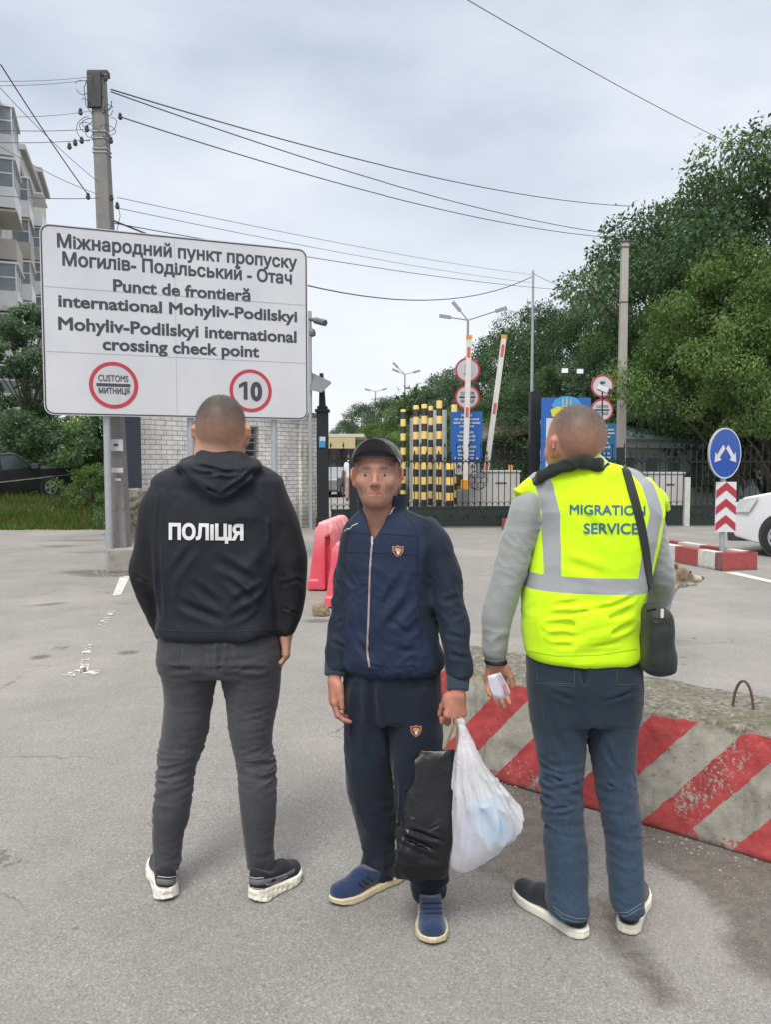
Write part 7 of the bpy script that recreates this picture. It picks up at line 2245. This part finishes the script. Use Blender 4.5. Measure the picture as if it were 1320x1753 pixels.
# white van at the right edge, its nose to the left
WHT = paint('white_car_paint', (.62, .63, .65), .25, .06, 1.5, spec=.6)
q = at(1344, 921, 12.75)
def van_x(o, W, hw):
    for y in (-1, 1):
        MB().prism([W(2.28, y * hw * .985, .72), W(2.16, y * hw * 1.005, .95), W(1.85, y * hw * 1.01, 1.0), W(2.0, y * hw * 1.005, .74)], Vector((0, 0, .0)) + (W(0, y, 0) - W(0, 0, 0)) * .03).build('headlight', LENS, o)
        MB().box(W(1.15, y * (hw + .16), 1.2), (.16, .22, .2)).build('mirror', PLAST, o, bevel=.04)
    MB().prism([W(2.36, -hw * .93, .22), W(2.4, -hw * .93, .52), W(2.34, -hw * .96, .58), W(1.98, -hw * 1.015, .56), W(1.94, -hw * 1.015, .24)], W(0, hw * 1.94, 0) - W(0, 0, 0)).build('bumper', PLAST, o, bevel=.02)
van_prof = [(-2.3, .3), (-2.35, 1.0), (-1.9, 1.12), (1.0, 1.14), (1.6, 1.1), (2.1, .99), (2.28, .86), (2.34, .5), (2.25, .3), (1.9, .22), (-1.9, .22)]
van_roof = [(-2.2, 1.05), (-2.0, 1.8), (-1.6, 1.86), (.1, 1.86), (.45, 1.78), (1.35, 1.05)]
vrz = math.pi - R(48)
vl = Vector((q.x, q.y, 0)) - Vector((math.cos(vrz), math.sin(vrz), 0)) * 1.45 - Vector((-math.sin(vrz), math.cos(vrz), 0)) * (.86)
vehicle('white_van', 'white people carrier at the right edge, only its front wheel and bonnet in view', 'van', vl, vrz, van_prof, van_roof, 4.6, 1.86, (-1.4, 1.45), .335, WHT, tum=.1, windows=[('side_window', [(-1.9, 1.16), (-1.75, 1.7), (-.4, 1.72), (-.4, 1.16)], 1, GLS.m), ('side_window', [(-.3, 1.16), (-.3, 1.72), (.35, 1.7), (1.05, 1.16)], 1, GLS.m)], extras=van_x)
GRYC = paint('grey_car_paint', (.2, .21, .22), .3, .1, 2)
vehicle('parked_car', 'small grey car far behind the wicket gate', 'car', (at(572, 812, 38).x, 38, 0), R(75), sal_prof, sal_roof, 4.1, 1.62, (-1.25, 1.2), .3, GRYC, windows=[('windscreen', [(.83, -.85, .93), (.83, .85, .93), (.34, .82, 1.37), (.34, -.82, 1.37)], 0, GLS.m)], rim=GALV)
vehicle('parked_car', 'dark car glimpsed between the striped posts', 'car', (at(716, 830, 30).x, 30, 0), R(-80), sal_prof, sal_roof, 4.1, 1.62, (-1.25, 1.2), .3, BLK, windows=[('windscreen', [(.83, -.85, .93), (.83, .85, .93), (.34, .82, 1.37), (.34, -.82, 1.37)], 0, GLS.m)], extras=saloon_x, rim=GALV)

# ------------------------------------------------------------------ red plastic barriers, rock
REDP = NT('faded_red_plastic')
f = REDP.noise(3, 5, .65)
zz = REDP.node('ShaderNodeSeparateXYZ'); REDP.link(REDP.obj(), zz.inputs[0])
fade = REDP.rng(REDP.math('ADD', zz.outputs[2], REDP.math('MULTIPLY_ADD', f, .3, -.15)), .5, .95, 0, .8)   # sun-bleached shoulders
c = REDP.mix(fade, REDP.ramp(f, [(.3, (.6, .06, .09)), (.7, (.7, .12, .16))]), (.76, .42, .42))
REDP.color(c).rough(.4, .4); REDP.b.inputs['Subsurface Weight'].default_value = .08
REDP.bump(REDP.noise(30, 3, .6), .1, .005)
def water_barrier(px0, px1, py, py_top, Y, rz, length, label):
    a, b = at(px0, py, Y), at(px1, py, Y); cx = (a.x + b.x) / 2; H = at(px0, py_top, Y).z; w = (b.x - a.x)
    c0 = np.array([cx, Y, 0]); F_ = np.array([math.sin(rz), math.cos(rz), 0]); S_ = np.array([math.cos(rz), -math.sin(rz), 0])
    def f(P):
        q = P - c0; x = q @ S_; y = q @ F_; z = q[:, 2]
        hw = np.interp(z / H, [0, .12, .16, .62, .86, 1.0], [.5, .5, .47, .34, .29, .16]) * w
        d = np.maximum(np.abs(x) - hw, smax(-y, y - length, .03))
        slot = smax(np.abs(x - .12 * w) - .055 * w, np.maximum(z - H * .78, y - .1), .02)
        d = smax(d, -slot, .015)
        rib = .018 * (np.abs(((y - .18) % .3) - .15) < .035) * (z > H * .16) * (np.abs(x) > .15 * w)
        d = smax(d + rib, z - H - 0 * x, .05)
        notch = np.maximum(np.abs(y - .12) - .06, H * .93 - z)
        d = smax(d, -notch, .03)
        return smax(d, .01 - z, .01)
    R_ = length + w
    o = soft('water_barrier', [Fn(f, c0 + F_ * length / 2 + np.array([0, 0, H / 2]), R_)], .014, REDP.m, None, lo=c0 - np.array([R_, R_, .0]), hi=c0 + np.array([R_, R_, H + .03]))
    tag(o, label, 'barrier', 'red plastic barriers')
water_barrier(524, 580, 950, 893, 9.35, .12, 1.3, 'faded red plastic water barrier, the farther one beside the policeman')
water_barrier(553, 612, 1000, 928, 8.2, .1, .9, 'faded red plastic water barrier half hidden by the arm of the man in navy')
c0 = np.array(ground(549, 1053))
soft('rock', [Ell(c0 + np.array([0, 0, .05]), (.095, .08, .075))], .008, paint('brown_rock', (.19, .145, .09), .95, .4, 12, .6, 40), None, disp=lambda P, d: .035 * perlin(P * 11) + .015 * perlin(P * 30), pad=.06)
tag(bpy.data.objects['rock'], 'brown rock at the foot of the nearer red barrier', 'rock')

# ------------------------------------------------------------------ dog behind the man in the vest
DY = 6.3
dj = lambda px, py, Y=DY: J(px, py, Y)
hc = dj(1166, 983)
dog = [Ell(dj(1165, 982), (.062, .055, .06), None, .03), Cap(dj(1176, 986), dj(1196, 992), .042, .026, .03), Ell(dj(1198, 991), (.024, .022, .02), None, .015),
       Cap(dj(1172, 999), dj(1193, 1000), .03, .014, .015), Cap(dj(1158, 990), dj(1120, 1030), .065, .1, .06), Cap(dj(1120, 1032), dj(1040, 1034), .13, .1, .06), Ell(dj(1112, 1042), (.12, .11, .14), None, .05), Ell(dj(1030, 1036), (.1, .095, .11), None, .05),
       Cap(dj(1022, 1025), dj(985, 1000), .03, .018, .03), Cap(dj(985, 1000), dj(975, 978), .018, .012, .02)]
for q, yy in ((-1, DY - .075), (1, DY + .075)):
    g1 = ground(1118, 1000); 
    fx, bx = dj(1115, 1000, yy)[0], dj(1026, 1000, yy)[0]
    P3 = lambda x, z, y=yy: np.array([x, y, z])
    dog += [Cap(P3(fx, .36), P3(fx - .03, .22), .05, .032, .03), Cap(P3(fx - .03, .22), P3(fx - .01, .05), .03, .02, .012), Cap(P3(fx - .01, .045), P3(fx + .035, .02), .024, .02, .012),
            Cap(P3(bx, .38), P3(bx + .07, .26), .07, .042, .03), Cap(P3(bx + .07, .26), P3(bx - .05, .15), .036, .022, .015), Cap(P3(bx - .05, .15), P3(bx - .03, .03), .02, .018, .01), Cap(P3(bx - .03, .025), P3(bx + .03, .02), .022, .018, .012)]
    e0 = dj(1158, 968, DY + q * .04)
    dog += [Cap(e0, e0 + np.array([-.025, q * .02, .02]), .022, .012, .012), Cap(e0 + np.array([-.025, q * .02, .02]), e0 + np.array([-.05, q * .03, -.03]), .016, .01, .008)]
do = empty('dog', (dj(1080, 1000)[0], DY, 0), 'brown and white dog standing behind the man in the vest, muzzle pointing right', 'dog')
def brown(V):
    mz = dj(1190, 990)
    face = sstep(-(V[:, 0] - mz[0]), -.012, .03)
    thr = sstep(V[:, 2] - (hc[2] - .05) - (V[:, 0] - hc[0]) * .2, -.02, .02)
    return np.clip(face * thr * (.75 + .5 * perlin(V * 14)) + .0, 0, 1) * np.where(V[:, 2] > hc[2] - .12, 1, .6)
FUR = NT('dog_fur')
b_ = FUR.attr('brown').outputs['Fac']
strk = FUR.noise(1, 4, .7, vec=FUR.mapped((90, 60, 160)))
c = FUR.mix(FUR.math('ADD', b_, FUR.math('MULTIPLY_ADD', strk, .4, -.2)), (.42, .38, .31), FUR.ramp(FUR.noise(30, 4, .7), [(.3, (.07, .04, .022)), (.6, (.2, .115, .055)), (.8, (.28, .18, .1))]))
FUR.color(c).rough(.9); FUR.bump(strk, .6, .01)
db = soft('body', dog, .0075, FUR.m, do, disp=near_surface(lambda P: .006 * perlin(P * np.array([30, 30, 22])) + .005 * perlin(P * 60)), attrs={'brown': brown})
MB().lathe(dj(1203, 990), [(.004, -.012), (.016, -.004), (.017, .006), (.006, .014)], 10, (1, 0, .0)).build('nose', IRON, do, True)
for q in (-1, 1): MB().lathe(dj(1183, 979, DY + q * .034), [(.002, -.008), (.009, -.003), (.009, .003), (.002, .008)], 8, (.3, q, .2)).build('eye', EYE_D, do, True)

# ------------------------------------------------------------------ carrier bags
HG = Vector(HL) + Vector((-.012, -.02, -.082))          # grip: where the handles pass under the fingers
WB = NT('white_carrier')
f = WB.noise(7, 5, .65)
WB.color(WB.ramp(f, [(.3, (.74, .74, .76)), (.7, (.86, .86, .87))])).rough(.32, .5)
WB.b.inputs['Subsurface Weight'].default_value = .0
tr = WB.node('ShaderNodeBsdfTransparent'); tr.inputs[0].default_value = (.93, .94, .97, 1)
tl = WB.node('ShaderNodeBsdfTranslucent'); tl.inputs[0].default_value = (.8, .8, .84, 1)
m1 = WB.node('ShaderNodeMixShader'); m1.inputs[0].default_value = .35
m2 = WB.node('ShaderNodeMixShader')
WB.link(WB.b.outputs[0], m1.inputs[1]); WB.link(tl.outputs[0], m1.inputs[2])
WB.link(WB.rng(WB.noise(9, 3, .6), .3, .7, .18, .42), m2.inputs[0]); WB.link(m1.outputs[0], m2.inputs[1]); WB.link(tr.outputs[0], m2.inputs[2])
WB.link(m2.outputs[0], WB.t.nodes['Material Output'].inputs['Surface'])
WB.bump(WB.noise(1, 4, .7, vec=WB.mapped((60, 60, 14))), .35, .006)
Yw = 2.47
wl_ = LR([(1236, 783, 795, 2.50, .012), (1262, 782, 808, 2.49, .022), (1300, 780, 826, Yw, .045), (1335, 776, 850, Yw, .07), (1365, 773, 876, Yw, .085), (1388, 769, 894, Yw, .09), (1400, 767, 897, Yw, .09), (1420, 766, 888, Yw, .088), (1442, 765, 868, Yw, .08), (1462, 764, 840, Yw, .068), (1476, 767, 820, Yw, .055), (1487, 776, 802, Yw, .035)], 2.3)
apex = np.array(at(788, 1236, 2.50))
def pleats(P):
    q = P - apex; dn = np.maximum(-q[:, 2], .02)
    a = q[:, 0] / dn; b2 = q[:, 1] / dn
    fade = np.clip(1.25 - dn / .42, .15, 1) * np.clip(dn / .05, 0, 1)
    return fade * (.005 * np.sin(a * 38 + 3 * np.sin(b2 * 9 + a * 5)) + .003 * np.sin(a * 79 + b2 * 30 + 2 * np.sin(a * 11))) * np.clip(dn / .2, .4, 1)
fo = folds([((11, 11, 9), 20, .008, 71, True), ((30, 30, 16), -30, .003, 72, True)])
wbag = empty('carrier_bag', HG, 'white translucent plastic carrier bag held by the man in navy', 'bag')
wb = soft('bag', [wl_], .0036, WB.m, wbag, disp=near_surface(lambda P: pleats(P) + fo(P) * np.clip((apex[2] - P[:, 2]) / .25, 0, 1)), pad=.03)
hb = MB()
for dx in (-.006, .008):
    hb.tube([Vector(apex) + Vector((dx, 0, -.03)), Vector(apex) + Vector((dx, .0, .0)), HG + Vector((dx, .022, .008)), HG + Vector((dx, .04, -.005)), Vector(apex) + Vector((dx, .035, -.03))], [.014, .011, .007, .009, .012], 8)
hb.build('handle', WB.m, wbag, True)
PKB = paint('packet_blue', (.06, .36, .62), .5, .25, 9); PKL = paint('packet_lilac', (.4, .37, .58), .5, .2, 9); PKR = paint('packet_red', (.6, .12, .1), .5)
ctr = at(845, 1400, Yw)
pk = empty('blue_packet', ctr, 'light blue packet with red spot showing through the white carrier bag', 'packet')
rotp = Matrix.Rotation(R(-18), 3, 'Y')
MB().box(ctr + Vector((-.012, -.035, .008)), (.1, .06, .13), M=rotp).build('carton', PKB, pk, bevel=.006)
disc(MB(), ctr + Vector((.012, -.062, -.02)), Vector((1, 0, 0)), Vector((0, 0, 1)), 0, .016, 16).build('spot', PKR, pk)
ctr = at(802, 1410, Yw)
MB().box(ctr + Vector((0, -.02, 0)), (.055, .05, .15), M=Matrix.Rotation(R(6), 3, 'Y')).build('lilac_packet', PKL, None, bevel=.006)
tag(bpy.data.objects['lilac_packet'], 'lilac packet showing through the left side of the white carrier bag', 'packet')
# black bag
BB = NT('black_polythene')
BB.color(BB.ramp(BB.noise(6, 4, .6), [(.3, (.005, .005, .006)), (.7, (.008, .008, .009))])).rough(BB.rng(BB.noise(12, 4, .6), .3, .7, .22, .46), .35)
BB.bump(BB.noise(26, 4, .6, dist=.8), .3, .008)
BL_ = 1
bl = LR([(1280, 717, 783, 2.50, .012), (1292, 715, 784, 2.50, .018), (1330, 704, 783, 2.49, .03), (1370, 694, 780, 2.48, .042), (1410, 684, 776, 2.47, .055), (1440, 678, 772, 2.465, .062), (1465, 673, 768, 2.46, .066), (1482, 670, 767, 2.46, .062), (1495, 672, 762, 2.46, .052)], 4.5); bl.e = .005
bbag = empty('black_bag', at(740, 1285, 2.5), 'shiny creased black plastic bag held against the leg of the man in navy', 'bag')
BJ = lambda x, y: np.array(at(x, y, 2.415))
bcr = creases([(BJ(690, 1430), BJ(745, 1455), .007, .012), (BJ(676, 1450), BJ(730, 1475), .007, .013), (BJ(700, 1420), BJ(760, 1440), .006, .008), (BJ(672, 1478), BJ(762, 1480), .006, .01), (BJ(722, 1285), BJ(715, 1330), .006, .01), (BJ(735, 1290), BJ(730, 1325), .005, .007), (BJ(700, 1340), BJ(690, 1400), .008, .008), (BJ(755, 1300), BJ(748, 1400), .01, .005), (BJ(720, 1440), BJ(690, 1480), .006, .01)] + [(BJ(x, y), BJ(x + dx, y + dy), .0035, .0045) for x, y, dx, dy in ((722, 1300, 10, 14), (735, 1345, 12, -8), (705, 1350, 8, 18), (720, 1385, 16, -10), (700, 1400, 12, 10), (745, 1390, 14, 8), (690, 1425, 20, 6), (738, 1420, 18, -9), (755, 1340, 8, 16), (712, 1455, 22, -6), (742, 1465, 16, 4), (684, 1465, 14, 10))])
fo = folds([((9, 9, 6), 30, .008, 81, True), ((24, 24, 14), -30, lambda P: .004 * band(P[:, 2], (.2, 1.6), (.35, 1), (.5, .5), (.65, .5)), 82, True)])
soft('bag', [bl], .0036, BB.m, bbag, disp=near_surface(lambda P: fo(P) + bcr(P)))
CORD = paint('brown_cord', (.2, .125, .075), .8, .25, 60)
for pts in ([at(763, 1284, 2.46), at(769, 1266, 2.455), at(776, 1245, 2.46), HG + Vector((-.008, -.012, -.005)), HG + Vector((-.004, .02, .015))], [at(781, 1286, 2.47), at(783, 1262, 2.47), at(784, 1246, 2.47), HG + Vector((.002, -.006, .0)), HG + Vector((.0, .025, .015))]):
    MB().tube(pts, [.004, .0042, .004, .004, .004], 8).build('cord_handle', CORD, bbag, True)

# ------------------------------------------------------------------ shoulder bag and folded paper
YO = -.07
BAGG = cloth_mat('black_nylon', (.011, .014, .013), .6, 700, .35, .2, .1, spec=.4)
bag = empty('shoulder_bag', at(1122, 1090, 2.46), 'black nylon shoulder bag hanging at the right hip of the man in the vest', 'bag')
sl = LR([(1034, 1103, 1134, 2.53, .05), (1045, 1099, 1143, 2.53, .075), (1065, 1098, 1147, 2.53, .085), (1100, 1097, 1149, 2.53, .09), (1130, 1097, 1149, 2.53, .09), (1145, 1099, 1146, 2.53, .08), (1152, 1103, 1138, 2.53, .06)], 3.2)
sb = soft('pouch', [sl], .0042, BAGG, bag, disp=near_surface(lambda P: creases([(J(1128, 1040, 2.45), J(1140, 1070, 2.45), .004, .006), (J(1140, 1070, 2.45), J(1140, 1140, 2.45), .004, .006), (J(1098, 1062, 2.45), J(1130, 1062, 2.45), .004, .004)])(P) + folds([((14, 14, 14), 10, .004, 91, False)])(P)))
bs = bvh_of(sb)
mb = MB()
# strap: over the shoulder, down the back to the bag
path = [(1072, 806), (1078, 825), (1088, 860), (1098, 900), (1105, 940), (1111, 980), (1115, 1020), (1117, 1050)]
P_ = []
for k in range(len(path) - 1):
    for t in np.linspace(0, 1, 6, endpoint=False):
        px, py = lerp(Vector(path[k]), Vector(path[k + 1]), t)
        h1, n1 = hit(bv, px, py); h2, n2 = hit(bs, px, py)
        h_, n_ = (h2, n2) if h2 is not None and (h1 is None or h2.y < h1.y) else (h1, n1)
        if h_ is not None: P_.append((h_ + n_ * .005, n_))
mbv, mbf = [], []
top_p, top_n = P_[0]
over = [(top_p + Vector((-.01, .16, -.10)), Vector((0, .9, .4))), (top_p + Vector((-.008, .10, .0)), Vector((0, .5, .85))), (top_p + Vector((-.004, .04, .015)), Vector((0, 0, 1)))]
P_ = over + P_
for i, (p, n_) in enumerate(P_):
    d = (P_[min(i + 1, len(P_) - 1)][0] - P_[max(i - 1, 0)][0]).normalized()
    s = d.cross(n_).normalized() * .0145
    for q in (p - s, p + s, p + s - n_ * .004, p - s - n_ * .004): mbv.append(tuple(q))
for i in range(len(P_) - 1):
    for k in range(4): mbf.append((4 * i + k, 4 * i + (k + 1) % 4, 4 * i + 4 + (k + 1) % 4, 4 * i + 4 + k))
link('strap', mesh_np('strap', np.array(mbv), mbf), BAGG, bag, smooth=False)
q, n_ = hit(bs, 1133, 1052)
if q is not None:
    MB().bar(q + n_ * .006 + Vector((0, 0, .016)), q + n_ * .006 + Vector((0, 0, -.012)), .009, .005, n_).build('zip_pull', paint('pull_pale', (.6, .6, .58), .35), bag, bevel=.001)
# folded paper
PAP = paint('white_paper', (.62, .62, .68), .7, .08, 30); 
pp = empty('folded_paper', Vector(J(856, 1175, 2.56)), 'folded white paper booklet in the left hand of the man in the vest', 'paper')
mbv, mbf = [], []
def sheet(out, th, name, mat, par):
    vs, fs = [], []
    nu, nv = 12, 6
    for s_ in (0, 1):
        for i in range(nu + 1):
            u = i / nu
            for j in range(nv + 1):
                v = j / nv
                # left edge runs down from (836,1155), right edge from (856,1150); the sheet hangs in a curl to a rounded tip
                px = (836 + out) * (1 - u) + (857 - out * .3) * u + v * (9 + 9 * u) + 4 * math.sin(math.pi * v) * (u - .5)
                py = 1157 - 6 * u + v * (34 + 2 * u) + 8 * math.sin(math.pi * u) * v ** 2
                Yp_ = 2.545 + .028 * math.sin(math.pi * u) + .01 * v + th * s_
                vs.append(Vector(J(px, py, Yp_)))
    N1 = (nu + 1) * (nv + 1)
    id_ = lambda s_, i, j: s_ * N1 + i * (nv + 1) + j
    for i in range(nu):
        for j in range(nv):
            fs += [(id_(0, i, j), id_(0, i, j + 1), id_(0, i + 1, j + 1), id_(0, i + 1, j)), (id_(1, i, j), id_(1, i + 1, j), id_(1, i + 1, j + 1), id_(1, i, j + 1))]
    for i in range(nu): fs += [(id_(0, i, 0), id_(0, i + 1, 0), id_(1, i + 1, 0), id_(1, i, 0)), (id_(0, i, nv), id_(1, i, nv), id_(1, i + 1, nv), id_(0, i + 1, nv))]
    for j in range(nv): fs += [(id_(0, 0, j), id_(1, 0, j), id_(1, 0, j + 1), id_(0, 0, j + 1)), (id_(0, nu, j), id_(0, nu, j + 1), id_(1, nu, j + 1), id_(1, nu, j))]
    return link(name, mesh_np(name, np.array([tuple(v) for v in vs]), fs), mat, par)
sheet(0, .0015, 'cover', PAP, pp)
PR = paint('paper_print', (.5, .2, .22), .7, .2, 60)
mb = MB(); mb.tube([Vector(J(862, 1172, 2.557)), Vector(J(865, 1180, 2.559)), Vector(J(866, 1190, 2.561))], .004, 6); mb.build('print', PR, pp, True)

YO = 0.0
# ------------------------------------------------------------------ passer-by far behind the wicket gate
PY = 30.0
pj = lambda px, py: J(px, py, PY)
sc_ = PY / FPX
fpn = empty('person', (pj(597, 860)[0], PY, 0), 'distant passer-by in white shirt and pale trousers behind the wicket gate', 'person')
hx0 = pj(598, 781)
far = [Ell(hx0, (.085, .1, .12), None, .03), Cap(hx0 - np.array([0, 0, .1]), hx0 - np.array([0, 0, .25]), .055, .07, .04), Cap(hx0 - np.array([0, 0, .3]), hx0 - np.array([0, 0, .8]), .11, .11, .05)]
for q in (-1, 1):
    far += limb([hx0 + np.array([q * .15, 0, -.3]), hx0 + np.array([q * .24, 0, -.58]), hx0 + np.array([q * .24, -.06, -.82])], [.05, .042, .03], .03)
    far += hand(hx0 + np.array([q * .24, -.06, -.82]), (0, -.1, -1), (0, -1, 0), flip=q)
    far += limb([hx0 + np.array([q * .09, 0, -.8]), hx0 + np.array([q * .1, 0, -1.2]), hx0 + np.array([q * .1, 0, -1.66])], [.08, .06, .04], .03)
soft('body', far, .012, SKIN_TAN, fpn, attrs={'hair': lambda V: sstep(V[:, 2], hx0[2] + .0, hx0[2] + .05), 'flush': lambda V: V[:, 0] * 0})
soft('shirt', [Ell(hx0 + np.array([0, 0, -.45]), (.2, .13, .3), None, .05), Cap(hx0 + np.array([0, 0, -.3]), hx0 + np.array([0, 0, -.78]), .14, .16, .06)] + sum([limb([hx0 + np.array([q * .15, 0, -.3]), hx0 + np.array([q * .23, 0, -.53])], [.075, .07], .03) for q in (-1, 1)], []), .015, paint('white_shirt', (.66, .66, .7), .8), fpn)
soft('trousers', sum([limb([hx0 + np.array([q * .08, 0, -.8]), hx0 + np.array([q * .1, 0, -1.2]), hx0 + np.array([q * .1, 0, -1.6])], [.11, .085, .07], .03) for q in (-1, 1)], []), .015, paint('pale_trousers', (.4, .29, .24), .9), fpn)
for q in (-1, 1): MB().box(hx0 + np.array([q * .1, -.05, -1.70]), (.1, .26, .08)).build('shoe', IRON, fpn, bevel=.03)
print('all', round(time.time() - T0, 1))
